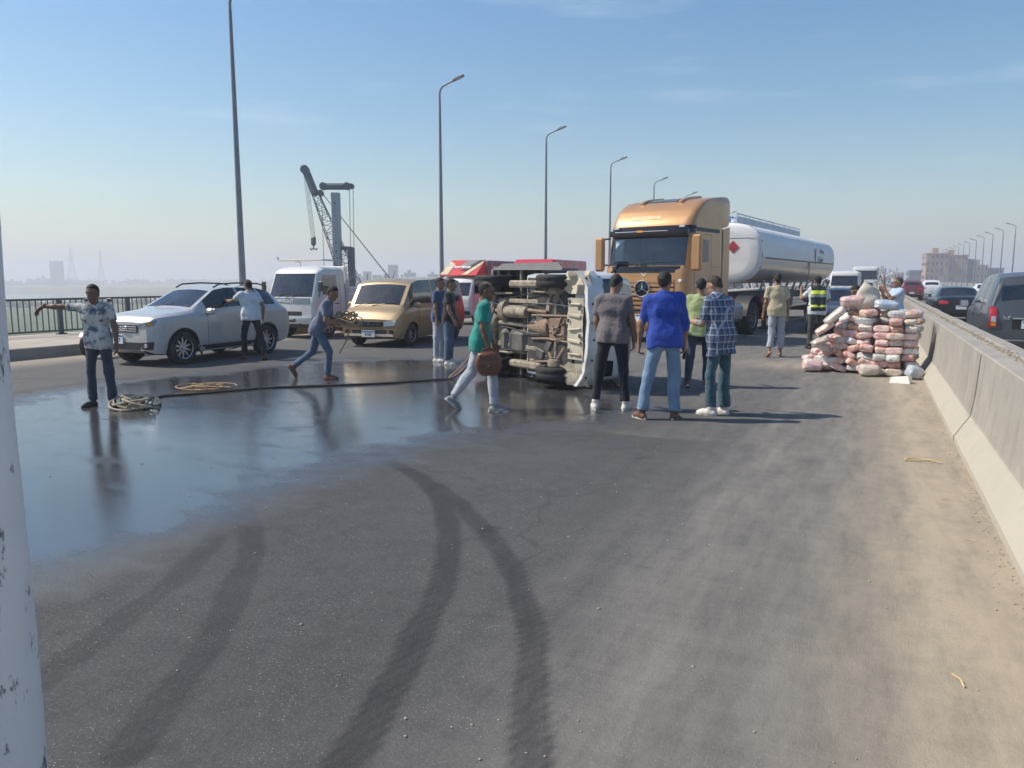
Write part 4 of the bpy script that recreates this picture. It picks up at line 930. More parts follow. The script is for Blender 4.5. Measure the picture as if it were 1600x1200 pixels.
    B.cut('visor_band', ['black_gloss'], t, B.front(2.88, 3.08, 0, B.k_corner[1]))
    B.finish('cab', 'truck_gold', t, 'truck_gold')
    B.patch('windscreen_base', 'black_gloss', t, 'front', [(-1.12, 1.86), (1.12, 1.86), (1.14, 2.03), (-1.14, 2.03)], .008, 12, 3)
    v = B.patch('sun_visor', 'black_gloss', t, 'front', [(-1.16, 2.83), (1.16, 2.83), (1.14, 2.98), (-1.14, 2.98)], .14, 14, 3)
    B.patch('lettering_strip', 'white_print', v, 'front', [(-.62, 2.935), (.95, 2.935), (.95, 2.945), (-.62, 2.945)], .146, 10, 1)
    B.patch('orange_lettering', 'amber', v, 'front', [(.08, 2.915), (.26, 2.915), (.26, 2.965), (.08, 2.965)], .150, 4, 1)
    # grille: dark recess with golden slats
    g = B.patch('grille', 'black_plastic', t, 'front', [(-.90, .84), (.90, .84), (.90, 1.66), (-.90, 1.66)], .006, 10, 6)
    for z in (.90, 1.02, 1.14, 1.26, 1.38, 1.50, 1.60):
        sl = B.patch('grille_slat', 'truck_gold', g, 'front', [(-.88, z), (.88, z), (.88, z + .080), (-.88, z + .080)], .05, 10, 2)
    h_, _ = B.hit('front', 0, 1.44); mb = MB(); mb.lathe([(.001, .075), (.17, .07), (.21, .05), (.21, 0)], 28, 'y', (0, h_.y, 1.44)); mb.build('emblem_backing', ['black_gloss'], t)
    emblem_ring(t, (0, h_.y + .085, 1.44), .21, (pi / 2, 0, pi), 'chrome', True).rotation_euler = (-pi / 2, pi, 0)
    mb = MB(); h_, _ = B.hit('front', 0, 1.80); mb.add([(-.09, h_.y + .012, 1.86), (0, h_.y + .012, 1.76), (.09, h_.y + .012, 1.86), (.06, h_.y + .014, 1.86), (0, h_.y + .014, 1.80), (-.06, h_.y + .014, 1.86)], [(0, 1, 4, 5), (1, 2, 3, 4)]); mb.build('badge', ['white_print'], t)
    mb = MB()
    for s in (-1, 1): mb.prism([(.86 + s * .05, 1.70), (.90 + s * .05, 1.70), (.90 + s * .05, 1.75), (.86 + s * .05, 1.75)], .02, .035, 'y')
    B.patch('red_mark', 'lamp_red', t, 'front', [(.80, 1.70), (.92, 1.70), (.92, 1.745), (.80, 1.745)], .006, 3, 1)
    B.patch('bumper', 'truck_gold', t, 'front', [(-1.12, .34), (1.12, .34), (1.14, .54), (-1.14, .54)], .06, 12, 3)
    h_, _ = B.hit('front', 0, .62); number_plate(t, (0, h_.y + .03, .66), 0, '', (.42, .18))
    for (a, b, c) in (((-.35, .03, 1.95), (.2, -.03, 2.09), (.75, -.05, 2.12)), ((.45, .03, 1.95), (-.1, -.03, 2.12), (-.7, -.05, 2.14))): wiper(t, a, b, c)
    B.patch('roof_visor_plate', 'roof_glass', t, 'top', [(-.42, -.98), (.42, -.98), (.42, -1.5), (-.42, -1.5)], .03, 6, 5)
    for sx in (-1, 1): B.patch('roof_rib', 'truck_gold', t, 'top', [(sx * .52, -.85), (sx * .62, -.85), (sx * .62, -2.1), (sx * .52, -2.1)], .06, 2, 10)
    mb = MB(); mb.lathe([(.001, .03), (.035, .03), (.045, 0), (.045, -.03)], 12, 'z', (0, -.62, 3.48)); mb.build('roof_stud', ['black_plastic'], t)
    # embossed roof lettering strip catching the light
    B.patch('roof_badge', 'roof_badge', t, 'front', [(-.30, 3.26), (.62, 3.26), (.58, 3.36), (-.28, 3.36)], .012, 10, 3)
    mb = MB(); mb.bbox((0, -.45, 1.72), (2.1, .5, .4), .08); mb.build('dashboard', ['dash'], t); steering(t, -.62, -.75, 1.98)
    mb = MB(); mb.bbox((0, -2.05, 2.1), (2.2, .12, 1.5), .03); mb.build('cab_rear_wall', ['seat_fabric'], t)
    for nm, c, d, m in (('dashboard_box', (-.02, -.36, 1.98), (.2, .12, .1), 'white_print'), ('dashboard_cone', (.42, -.36, 2.0), (.09, .09, .16), 'amber'), ('dashboard_folder', (-.52, -.40, 1.96), (.4, .2, .06), 'paper_green')):
        mb = MB(); mb.bbox(c, d, .02); mb.build(nm, [m], t)
    mb = MB(); mb.add([(.98, -.20, 2.72), (.72, -.20, 2.74), (.72, -.12, 2.10), (.95, -.12, 2.10), (.98, -.22, 2.72), (.72, -.22, 2.74), (.72, -.14, 2.10), (.95, -.14, 2.10)], [(0, 1, 2, 3), (7, 6, 5, 4), (0, 3, 7, 4), (1, 0, 4, 5), (2, 1, 5, 6), (3, 2, 6, 7)]); mb.build('curtain', ['curtain'], t)
    # chassis
    for sx in (-1, 1):
        mb = MB(); mb.bbox((sx * .42, -3.2, .85), (.1, 5.6, .28), .02); mb.build('frame_rail', ['frame_grey'], t)
        mb = MB(); mb.bbox((sx * .95, -3.35, .72), (.55, 1.3, .55), .1); mb.build('fuel_tank', ['steel'], t)
        mb = MB(); A = [[(sx * (.72 + .5 * q), -4.9 + .68 * cos(a), .52 + .68 * sin(a)) for q in (0, 1)] for a in np.linspace(.1, pi - .1, 12)]; mb.grid(A); mb.grid([[(p[0], -4.9 + (p[1] + 4.9) * .97, .52 + (p[2] - .52) * .97) for p in r] for r in A]); mb.build('mudguard', ['black_plastic'], t)
    mb = MB(); mb.bbox((0, -4.7, 1.08), (.9, 1.0, .12), .03); mb.cyl((0, -4.7, 1.12), (0, -4.7, 1.22), .4, n=20); mb.build('fifth_wheel', ['frame_grey'], t)
    mb = MB(); mb.bbox((0, -1.2, .55), (1.3, 1.6, .5), .1); mb.build('engine', ['frame_grey'], t)
    add_wheels(t, wheel_meshes(.50, .30, 8, 'steel', .56, -.02), [(s * 1.03, y, .5) for s in (1, -1) for y in (-1.42, -4.9)] + [(s * .70, -4.9, .5) for s in (1, -1)])
mat('roof_glass', (.11, .12, .13), .25); mat('roof_badge', (.46, .33, .19), .5, .3); mat('paper_green', (.22, .34, .30), .7); mat('curtain', (.50, .62, .62), .8)
gold_truck()

# ------------------------------------------------------------------ white tank trailer
def tank_paint():
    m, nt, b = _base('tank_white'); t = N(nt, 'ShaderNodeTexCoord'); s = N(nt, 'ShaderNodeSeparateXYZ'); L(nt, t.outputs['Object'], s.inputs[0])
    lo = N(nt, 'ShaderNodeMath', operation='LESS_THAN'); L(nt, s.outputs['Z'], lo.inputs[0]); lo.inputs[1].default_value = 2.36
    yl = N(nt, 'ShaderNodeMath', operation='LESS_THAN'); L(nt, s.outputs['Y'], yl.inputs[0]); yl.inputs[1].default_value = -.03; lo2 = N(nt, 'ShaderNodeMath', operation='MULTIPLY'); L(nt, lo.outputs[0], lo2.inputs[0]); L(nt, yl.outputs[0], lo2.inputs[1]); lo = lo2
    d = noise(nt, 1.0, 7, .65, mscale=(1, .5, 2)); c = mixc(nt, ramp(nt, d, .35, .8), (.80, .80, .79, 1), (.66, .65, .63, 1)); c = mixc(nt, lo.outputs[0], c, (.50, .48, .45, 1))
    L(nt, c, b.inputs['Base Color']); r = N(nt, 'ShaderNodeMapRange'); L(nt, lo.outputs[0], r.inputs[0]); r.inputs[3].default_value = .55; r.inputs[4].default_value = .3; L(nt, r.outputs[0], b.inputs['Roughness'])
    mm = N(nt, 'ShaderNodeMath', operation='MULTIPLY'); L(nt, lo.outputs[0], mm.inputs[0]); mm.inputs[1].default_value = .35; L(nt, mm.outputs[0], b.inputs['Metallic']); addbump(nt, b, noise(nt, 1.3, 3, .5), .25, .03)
tank_paint(); mat('placard_red', (.42, .04, .06), .5); mat('strap_brown', (.24, .17, .13), .7); mat('rail_pale', (.50, .56, .62), .45, .2, dirt=.2); mat('logo_grey', (.22, .24, .28), .6); mat('logo_red', (.30, .08, .10), .6)
def tank_trailer():
    t = thing('tank_trailer', 'long white tank trailer behind the golden cab with a red diamond placard', 'trailer', (-4.40, 25.25, 0), 180 - 6.8, 'vehicles stopped on the bridge')
    Ln = 13.4; zc, hw, hh = 2.50, 1.25, .95
    def ring(y, k=1.0, n=44):
        out = []
        for i in range(n):
            a = 2 * pi * i / n; c, s_ = cos(a), sin(a); e = .72
            out.append((hw * k * abs(c) ** e * (1 if c >= 0 else -1), y, zc + hh * k * abs(s_) ** e * (1 if s_ >= 0 else -1)))
        return out + [out[0]]
    ys = [(0.10, .70), (.085, .90), (.05, .965), (0, 1.0), (-.02, 1.0), (-.03, .992), (-.05, .992), (-.06, 1.0)] + [(-y, 1.0) for y in np.linspace(.5, Ln - .9, 14)] + [(-Ln + .6, .995), (-Ln + .35, .965), (-Ln + .15, .90), (-Ln + .03, .78), (-Ln, .6)]
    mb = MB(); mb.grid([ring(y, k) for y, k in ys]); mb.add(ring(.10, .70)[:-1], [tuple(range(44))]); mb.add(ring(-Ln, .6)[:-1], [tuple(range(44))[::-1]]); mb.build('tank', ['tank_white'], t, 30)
    n = 40
    for i in range(n):
        a0 = 2 * pi * i / n
        if i % 2: continue
        R = ring(-.01, 1.004, 80); mb = MB(); mb.tube([R[2 * i], R[2 * i + 1]], .014, 5); mb.build('rivet_strip', ['logo_grey'], t)
    for sx in (-1, 1):
        mb = MB(); mb.bbox((sx * 1.255, -6.5, 2.36), (.03, 12.2, .05), .01); mb.build('rub_rail', ['strap_brown'], t)
        for y in np.linspace(-.6, -12.3, 11):
            mb = MB(); mb.bbox((sx * 1.13, y, 1.50), (.08, .10, .34), .02, rotm(0, sx * 20)); mb.cyl((sx * 1.18, y, 1.36), (sx * 1.22, y, 1.36), .05, n=10); mb.build('bracket', ['steel'], t)
        mb = MB(); mb.bbox((sx * .5, -6.6, 1.12), (.14, 12.6, .26), .02); mb.build('frame_rail', ['frame_grey'], t)
        mb = MB(); mb.bbox((sx * 1.1, -5.2, .75), (.06, 5.2, .12), .02); mb.bbox((sx * 1.1, -5.2, 1.0), (.06, 5.2, .12), .02); mb.build('side_guard', ['steel'], t)
        mb = MB(); mb.bbox((sx * .75, -2.6, .55), (.14, .14, 1.0), .02); mb.bbox((sx * .75, -2.6, .04), (.3, .3, .06), .01); mb.build('landing_leg', ['frame_grey'], t)
        mb = MB(); mb.bbox((sx * 1.0, -10.6, 1.16), (.5, 4.2, .05), .02); mb.build('mudguard', ['black_plastic'], t)
        mb = MB(); mb.bbox((sx * .95, -Ln + .3, .95), (.4, .06, .16), .02); mb.build('tail_light', ['lamp_red'], t)
        mb = MB(); mb.bbox((sx * 1.262, -7.2, 2.05), (.012, .16, .55), .004, rotm(8)); mb.build('strap', ['strap_brown'], t)
    mb = MB(); mb.bbox((0, -2.0, 1.0), (1.9, 1.2, .2), .04); mb.build('coupling_plate', ['placard_red'], t)
    mb = MB(); mb.bbox((-.95, -4.2, 1.02), (.5, 1.4, .55), .04); mb.build('tool_box', ['frame_grey'], t)
    # catwalk with guard panels on top
    cw = MB(); cw.bbox((0, -4.9, zc + hh + .03), (.62, 9.4, .04), .01); c = cw.build('catwalk', ['rail_pale'], t)
    for sx in (-1, 1):
        mb = MB(); mb.bbox((sx * .36, -4.9, zc + hh + .30), (.03, 9.4, .04), .01); mb.build('guard_rail', ['rail_pale'], c)
        mb = MB(); mb.bbox((sx * .36, -4.9, zc + hh + .13), (.02, 9.4, .20), .005); mb.build('guard_board', ['rail_pale'], c)
        for y in np.linspace(-.25, -9.55, 11): mb = MB(); mb.box((sx * .36, y, zc + hh + .16), (.035, .035, .30)); mb.build('guard_post', ['rail_pale'], c, smooth=0)
    for y in (-.5, -.9, -3.4, -6.0, -8.6):
        mb = MB(); mb.lathe([(.001, .18), (.16, .18), (.24, .13), (.26, .05), (.28, 0)], 18, 'z', (0, y, zc + hh + .05)); mb.build('hatch', ['chrome'], c)
    mb = MB(); s = .19; mb.prism([(0, -s), (s, 0), (0, s), (-s, 0)], .104, .118, 'y'); mb.build('placard', ['placard_red'], t, loc=(-.36, 0, 2.70), smooth=0)
    mb = MB(); R = ring(.102, .93, 60); mb.bbox((-.4, .104, 2.97), (1.5, .01, .012), .003); mb.build('head_seam', ['logo_grey'], t)
    # company mark on the side facing the median (local -x)
    lg = MB(); pts = [(0, .36), (.10, .22), (.12, .02), (.05, -.18), (-.02, -.32), (-.03, -.12), (-.07, .10), (-.05, .26)]; lg.prism(pts, -1.268, -1.258, 'x'); lg.build('company_mark', ['logo_red'], t, loc=(0, -8.4, 2.62), smooth=0)
    text('lettering', 'E. Amer', .34, 'logo_grey', t, (-1.262, -9.5, 2.48), (pi / 2, 0, -pi / 2), True)
    text('lettering', 'Refining', .26, 'logo_grey', t, (-1.262, -9.65, 2.84), (pi / 2, 0, -pi / 2))
    add_wheels(t, wheel_meshes(.50, .36, 8, 'steel', .56, -.02), [(s * 1.0, y, .5) for s in (1, -1) for y in (-9.3, -10.6, -11.9)])
    for y in (-9.3, -10.6, -11.9): mb = MB(); mb.cyl((-.9, y, .5), (.9, y, .5), .08, n=10); mb.build('axle', ['frame_grey'], t)
tank_trailer()

# ------------------------------------------------------------------ small forward-control trucks
def light_cab(t, paintm, w=.82, zt=1.92, base=.38, glassm='windscreen', zw=(1.08, 1.72), black_panel=True, Ln=1.5):
    tab = [(base, w * .95, -.04, -Ln, .12, .04), (base + .12, w, 0, -Ln, .14, .04), (zw[0] - .12, w, .0, -Ln, .15, .04), (zw[0], w, -.03, -Ln, .15, .04), (zw[1], w * .955, -.30, -Ln, .16, .05), (zt - .10, w * .94, -.36, -Ln, .17, .06), (zt - .03, w * .88, -.46, -Ln + .02, .2, .1), (zt, w * .75, -.62, -Ln + .1, .2, .1)]
    sy = [-.35, -.45, -1.12, -1.22]
    B = Stack(tab, sy, (zw[0] + .03, zw[1] - .03, zw[0] + .1, zw[1] - .06, base + .14), bow=.05)
    B.cut('windscreen', [glassm], t, B.front(zw[0] + .03, zw[1] - .03, 0, B.k_corner[0] + 1))
    for sg in (1, -1):
        B.cut('side_window', ['tinted'], t, B.side(zw[0] + .1, zw[1] - .06, -.45, -1.12, sg)); ax = 'right' if sg > 0 else 'left'
        d = B.cut('door', [paintm], t, B.side(base + .14, zw[0] + .1, -.35, -1.22, sg)); mb = MB(); B.seam(mb, ax, lp((-.31, base + .1), (-.31, zw[1]), 14)); B.seam(mb, ax, lp((-1.24, base + .1), (-1.24, zw[1]), 14)); mb.build('door_seam', ['black_gloss'], d)
        B.patch('handle', 'black_plastic', d, ax, [(-1.16, .98), (-1.0, .98), (-1.0, 1.01), (-1.16, 1.01)], .026, 3, 2)
        B.patch('headlight', 'lamp_clear', t, 'front', [(sg * w * .58, base + .20), (sg * w * .93, base + .20), (sg * w * .93, base + .33), (sg * w * .58, base + .33)], .012, 6, 3)
        seat_part(t, sg * .38, -1.0, .75, .48)
        mb = MB(); mb.tube([(sg * w, -.3, zw[0] + .05), (sg * (w + .14), -.15, zw[0] + .2), (sg * (w + .15), -.15, zw[0] + .45)], .014, 6); mb.bbox((sg * (w + .15), -.16, zw[0] + .33), (.16, .05, .28), .02); mb.build('wing_mirror', ['black_plastic'], t)
    B.finish('cab', paintm, t, paintm)
    mb = MB(); mb.bbox((0, -.32, zw[0] - .06), (w * 1.8, .4, .14), .04); mb.build('dashboard', ['dash'], t); steering(t, -.38, -.52, zw[0] + .05)
    wiper(t, (.1, .0, zw[0]), (-.3, -.06, zw[0] + .1), (-.55, -.08, zw[0] + .12)); wiper(t, (.6, -.02, zw[0]), (.25, -.06, zw[0] + .1), (-.02, -.08, zw[0] + .13))
    return B
def chassis(t, yr, L0, half=.36, z=.48, m='frame_grey'):
    for sx in (-1, 1): mb = MB(); mb.bbox((sx * half, -L0 / 2, z), (.09, L0, .14), .015); mb.build('frame_rail', [m], t)
paint('truck_white', (.64, .64, .62), 0, .35, .35); paint('cream_white', (.66, .62, .54), 0, .4, .4); paint('van_red', (.52, .035, .045), 0, .32, .25)
mat('chevy_panel', (.17, .20, .22), .35, dirt=.2)
def white_pickup():
    t = thing('pickup_truck', 'white pickup truck with a slatted load bed and roof rail behind the silver SUV', 'truck', (-15.12, 17.3, 0), 180, 'vehicles stopped on the bridge')
    B = light_cab(t, 'truck_white', .88, 2.05, .42, 'windscreen', (1.16, 1.88))
    p = B.patch('front_panel', 'chevy_panel', t, 'front', [(-.74, 1.00), (.74, 1.00), (.72, 1.16), (-.72, 1.16)], .008, 8, 2)
    h_, _ = B.hit('front', .25, 1.06); text('lettering', 'CHEVROLET', .125, 'white_print', t, (.16, h_.y + .012, 1.075), (pi / 2, 0, pi), True)
    B.patch('grille', 'black_plastic', t, 'front', [(-.45, .66), (.45, .66), (.45, .78), (-.45, .78)], .008, 8, 2)
    B.patch('bumper', 'truck_white', t, 'front', [(-.80, .44), (.80, .44), (.80, .62), (-.80, .62)], .07, 10, 3)
    h_, _ = B.hit('front', -.1, .5); mb = MB(); mb.bbox((-.15, h_.y + .075, .53), (.28, .01, .10), .004); mb.build('number_plate', ['black_plastic'], t)
    # bed with headboard and side rails
    mb = MB(); mb.bbox((0, -3.1, .80), (1.72, 3.0, .10), .02); mb.build('bed_floor', ['truck_white'], t)
    mb = MB(); mb.bbox((0, -1.62, 1.45), (1.70, .05, 1.25), .02); mb.build('headboard', ['truck_white'], t)
    for sx in (-1, 1):
        for k, z in enumerate((.96, 1.16, 1.36)): mb = MB(); mb.bbox((sx * .85, -3.1, z), (.035, 2.95, .17), .01); mb.build('side_board', ['truck_white'], t)
        for y in (-1.66, -2.6, -3.6, -4.55): mb = MB(); mb.bbox((sx * .878, y, 1.30), (.03, .06, 1.1), .008); mb.build('stake', ['truck_white'], t)
        mb = MB(); mb.tube([(sx * .82, -1.55, 1.9), (sx * .82, -1.55, 2.2), (sx * .80, -1.2, 2.24), (sx * .80, -.6, 2.24)], .022, 6); mb.build('roof_rack_bar', ['cream_white'], t)
    mb = MB(); mb.tube([(-.8, -.6, 2.24), (.8, -.6, 2.24)], .026, 6); mb.build('roof_rail', ['cream_white'], t)
    mb = MB(); mb.tube([(-.8, -1.2, 2.24), (.8, -1.2, 2.24)], .022, 6); mb.build('roof_rail', ['cream_white'], t)
    mb = MB(); mb.bbox((.86, -.6, 2.30), (.06, .06, .1), .02, rotm(0, 30)); mb.build('rail_lamp', ['lamp_clear'], t)
    chassis(t, -3.3, 4.5); add_wheels(t, wheel_meshes(.36, .2, 6, 'steel', .58, -.02), [(s * .72, y, .36) for s in (1, -1) for y in (-.75, -3.4)])
    mb = MB(); mb.bbox((0, -.8, .45), (1.2, 1.2, .3), .05); mb.build('engine', ['frame_grey'], t)
white_pickup()
mat('box_grey', (.22, .21, .20), .6, dirt=.3); mat('snack_red', (.55, .05, .05), .45, dirt=.15); mat('snack_black', (.035, .035, .04), .5); mat('snack_cream', (.62, .52, .34), .5, var=.3, scale=5)
def box_truck(name, label, loc, rz, cabm, boxm, fairm, deco):
    t = thing(name, label, 'truck', loc, rz, 'vehicles stopped on the bridge'); B = light_cab(t, cabm, .76, 1.80, .36, 'windscreen', (1.05, 1.60))
    B.patch('grille', 'black_plastic', t, 'front', [(-.4, .62), (.4, .62), (.4, .74), (-.4, .74)], .008, 6, 2); B.patch('bumper', 'black_plastic', t, 'front', [(-.7, .38), (.7, .38), (.7, .52), (-.7, .52)], .05, 8, 2)
    # sloping wind fairing over the cab roof: front face as a slab of real thickness
    lo, hi = (-.36, 1.84), (-1.22, 2.42); nrm = Vector((0, hi[1] - lo[1], lo[0] - hi[0])).normalized()
    def fp(x, v, lift=0): return Vector((x * (.80 - .06 * v), lo[0] + (hi[0] - lo[0]) * v, lo[1] + (hi[1] - lo[1]) * v)) + nrm * lift
    m = MB(); A = [[fp(-1 + 2 * i / 8, j / 5) for j in range(6)] for i in range(9)]; m.grid(A); m.grid([[p - nrm * .04 for p in r] for r in A])
    for s in (-1, 1): m.add([fp(s, 0), fp(s, 1), Vector((s * .74, -1.24, 1.84)), ], [(0, 1, 2)])
    m.add([fp(-1, 0), fp(1, 0), fp(1, 0) - nrm * .04, fp(-1, 0) - nrm * .04], [(0, 1, 2, 3)]); m.add([fp(-1, 1), fp(1, 1), fp(1, 1) - nrm * .04, fp(-1, 1) - nrm * .04], [(0, 1, 2, 3)]); f = m.build('wind_fairing', [fairm], t, 20)
    if deco:
        def quad(nm, pts, mt, l): m = MB(); P = [fp(a, b, l) for a, b in pts]; m.add(P + [p - nrm * .006 for p in P], [tuple(range(len(P))), tuple(range(len(P), 2 * len(P)))[::-1]] + [((k + 1) % len(P), k, len(P) + k, len(P) + (k + 1) % len(P)) for k in range(len(P))]); m.build(nm, [mt], f, 0)
        quad('print_grey', [(-.9, .99), (.0, .99), (.3, .55), (-.4, .5)], 'box_grey', .010); quad('print_stripe', [(-.98, .99), (-.72, .99), (.02, .30), (-.30, .26)], 'snack_black', .014)
        quad('print_chips', [(.98, .05), (.55, .03), (.62, .75), (.97, .9)], 'snack_cream', .012); quad('print_flare', [(-.97, .7), (-.97, .95), (-.2, .02), (-.5, .02)], 'snack_cream', .016)
        ang = atan2(hi[1] - lo[1], -(hi[0] - lo[0])); p = fp(.12, .52, .022); text('lettering', 'Doritos', .27, 'white_print', f, p, (ang, 0, pi), True)
    mb = MB(); mb.bbox((0, -2.95, 1.55), (1.62, 3.3, 1.72), .03); bx = mb.build('cargo_box', [boxm], t)
    for sx in (-1, 1):
        for y in (-1.6, -2.4, -3.2, -4.0): mb = MB(); mb.bbox((sx * .815, y, 1.55), (.02, .05, 1.6), .005); mb.build('rib', ['steel'], bx)
    chassis(t, -3.2, 4.5); add_wheels(t, wheel_meshes(.32, .18, 6, 'steel', .58, -.02), [(s * .66, y, .32) for s in (1, -1) for y in (-.7, -3.3)])
box_truck('delivery_truck', 'small delivery truck whose red fairing reads Doritos, behind the gold minivan', (-14.2, 25.2, 0), 178, 'truck_white', 'box_grey', 'snack_red', True)
box_truck('delivery_truck', 'small red delivery truck with a plain red roof fairing behind the overturned truck', (-11.3, 25.0, 0), 180, 'van_red', 'van_red', 'van_red', False)
small_car('hatchback', 'dark red car mostly hidden behind the man in the green shirt', (-9.75, 22.0, 0), 180, (.30, .03, .04), 'sedan', 'vehicles stopped on the bridge')
# white van and white truck queuing far behind the tank trailer
def plain_truck(name, label, loc, rz, w, zt, box, cat, Lb=4):
    t = thing(name, label, cat, loc, rz, 'vehicles stopped on the bridge'); k = zt / 1.92
    B = light_cab(t, 'truck_white', w, zt, .4, 'tinted', (zt * .55, zt * .86)); B.patch('grille', 'black_plastic', t, 'front', [(-w * .6, .62), (w * .6, .62), (w * .6, zt * .45), (-w * .6, zt * .45)], .01, 6, 3)
    B.patch('sun_visor', 'truck_white', t, 'front', [(-w * .85, zt * .87), (w * .85, zt * .87), (w * .85, zt * .92), (-w * .85, zt * .92)], .12, 8, 2)
    mb = MB(); mb.bbox((0, -1.6 - Lb / 2, (box + .7) / 2), (w * 2, Lb, box - .7), .05); mb.build('cargo_box', ['truck_white'], t)
    add_wheels(t, wheel_meshes(.4, .25, 6, 'steel', .58, -.02), [(s * w * .82, y, .4) for s in (1, -1) for y in (-.8, -1.6 - Lb * .7)])
plain_truck('white_van', 'white van queuing behind the rear end of the tank trailer', (-1.75, 56, 0), 180, .95, 2.25, 2.2, 'van')
plain_truck('white_truck', 'tall white truck queuing beyond the white van, left of the small tree', (-.75, 86, 0), 180, 1.2, 3.0, 2.95, 'truck', 6)
plain_truck('brown_truck', 'low brown truck far down the opposite road, left of the grey van roof', (9.5, 74, 0), 0, 1.1, 1.9, 1.85, 'truck', 4)
# ------------------------------------------------------------------ the overturned truck
mat('dusty_metal', (.31, .265, .20), .75, .15, var=.45, scale=9, bump=.4, bscale=40, dirt=.62, dirtcol=(.11, .085, .065), dscale=6)
mat('dusty_dark', (.045, .042, .040), .85, var=.4, scale=8, bump=.4, bscale=30, dirt=.4, dirtcol=(.20, .165, .13), dscale=5)
mat('dusty_tank', (.10, .097, .09), .6, var=.3, scale=5, dirt=.5, dirtcol=(.24, .20, .15), dscale=5)
mat('rusty', (.25, .175, .125), .85, var=.35, scale=12, bump=.5, bscale=50, dirt=.5, dirtcol=(.30, .24, .18), dscale=6)
paint('wreck_white', (.66, .68, .68), 0, .42, .65, (.36, .31, .23))
paint('valance_cream', (.52, .47, .36), 0, .55, .7, (.22, .18, .13), 0)
def overturned():
    t = thing('overturned_truck', 'white light truck lying on its side with its dusty underside towards us', 'truck', (0, 0, 0))
    F = Vector((.857, -.515, 0)).normalized(); Z = Vector((.515, .857, 0)).normalized(); X = Vector((0, 0, 1))
    t.matrix_world = Matrix(((X.x, F.x, Z.x, -5.60), (X.y, F.y, Z.y, 11.47), (X.z, F.z, Z.z, .95), (0, 0, 0, 1)))
    # cab: front of the cab at local y = 1.95
    c0 = 1.95; w = .83
    tab = [(.34, .80, c0 - .06, .35, .14, .04), (.46, w, c0, .35, .2, .04), (.98, w, c0 - .03, .35, .2, .04), (1.05, w, c0 - .08, .35, .18, .04), (1.62, w * .92, c0 - .46, .35, .18, .06), (1.74, w * .88, c0 - .56, .36, .2, .08), (1.82, w * .76, c0 - .74, .42, .2, .1)]
    B = Stack(tab, [1.5, 1.35, .62, .5], (1.08, 1.58, 1.12, 1.52, .5), bow=.06)
    B.cut('windscreen', ['windscreen'], t, B.front(1.08, 1.58, 0, B.k_corner[0] + 1))
    for sg in (1, -1):
        B.cut('side_window', ['tinted'], t, B.side(1.12, 1.52, 1.35, .62, sg)); d = B.cut('door', ['wreck_white'], t, B.side(.5, 1.12, 1.5, .5, sg)); ax = 'right' if sg > 0 else 'left'
        B.patch('handle', 'black_plastic', d, ax, [(.62, .96), (.80, .96), (.80, .99), (.62, .99)], .026, 3, 2)
        B.patch('headlight', 'dark_glass', t, 'front', [(sg * .48, .66), (sg * .74, .66), (sg * .74, .88), (sg * .50, .86)], .012, 6, 4)
        mb = MB(); mb.tube([(sg * w, 1.55, 1.1), (sg * (w + .12), 1.62, 1.2)], .016, 6); mb.bbox((sg * (w + .14), 1.62, 1.24), (.08, .14, .26), .03); mb.build('wing_mirror', ['black_gloss'], t)
    B.finish('cab', 'wreck_white', t, 'dusty_dark')
    bp = MB(); A = []
    for u in np.linspace(-1, 1, 15):
        x = u * .86; yb = c0 + .10 - .26 * abs(u) ** 4 - .05 * math.exp(-((u + .55) / .16) ** 2) + .012 * sin(u * 11); r = .022 * sin(u * 9 + 1) * abs(u)
        A.append([(x, yb - .10, .27 + r), (x, yb - .01, .25 + r), (x, yb + .02, .34), (x, yb + .02 + r, .50), (x, yb - .02, .57), (x, yb - .10, .58)])
    bp.grid(A); bp.build('bumper', ['wreck_white'], t)
    B.patch('grille', 'black_plastic', t, 'front', [(-.78, .585), (.78, .585), (.78, .645), (-.78, .645)], .01, 10, 2)
    for k, u in enumerate((-.72, -.45, -.15, .1, .38, .62, .75)):
        mb = MB(); mb.lathe([(.001, .012), (.018, .012), (.02, 0)], 10, 'y', (u, c0 + .105 - .26 * abs(u / .86) ** 4, .30 + .02 * (k % 3))); mb.build('bumper_hole', ['black_plastic'], t)
    number_plate(t, (.18, c0 + .125, .42), 0, '٧٨٩٢', (.40, .17), 'plate_red')
    for sg in (1, -1):   # crumpled lower corners of the front panel
        A = [[(sg * (.52 + .34 * i / 5), c0 + .02 - .5 * (j / 5) - .03 * sin(i * 2.1 + j), .26 + .05 * sin(j * 1.7 + i) + .10 * (i / 5) * (1 - j / 5)) for j in range(6)] for i in range(6)]
        mb = MB(); mb.grid(A); mb.grid([[(p[0], p[1], p[2] + .012) for p in r] for r in A]); mb.build('front_valance', ['valance_cream'], t)
    # pale ribbed engine undertray
    A = []
    for i in range(13):
        x = -.46 + .92 * i / 12; A.append([(x, 1.90 - .09 * j, .25 + .010 * (i % 2) + .008 * sin(j * 2 + i * .7)) for j in range(5)])
    mb = MB(); mb.grid(A); mb.grid([[(p[0], p[1], p[2] + .012) for p in r] for r in A]); mb.build('undertray', ['valance_cream'], t, 20)
    for k in range(5): mb = MB(); mb.bbox((-.38 + .19 * k + .02 * sin(k * 3), 1.72, .237), (.03 + .02 * (k % 2), .30, .026), .01, rotm(0, 0, 6 * sin(k * 2.3))); mb.build('undertray_rib', ['valance_cream'], t)
    for k, (x, y) in enumerate(((-.33, 1.6), (-.1, 1.85), (.12, 1.58), (.31, 1.84), (.40, 1.62))): mb = MB(); mb.bbox((x, y, .228), (.06, .045, .012), .004); mb.build('undertray_slot', ['black_plastic'], t)
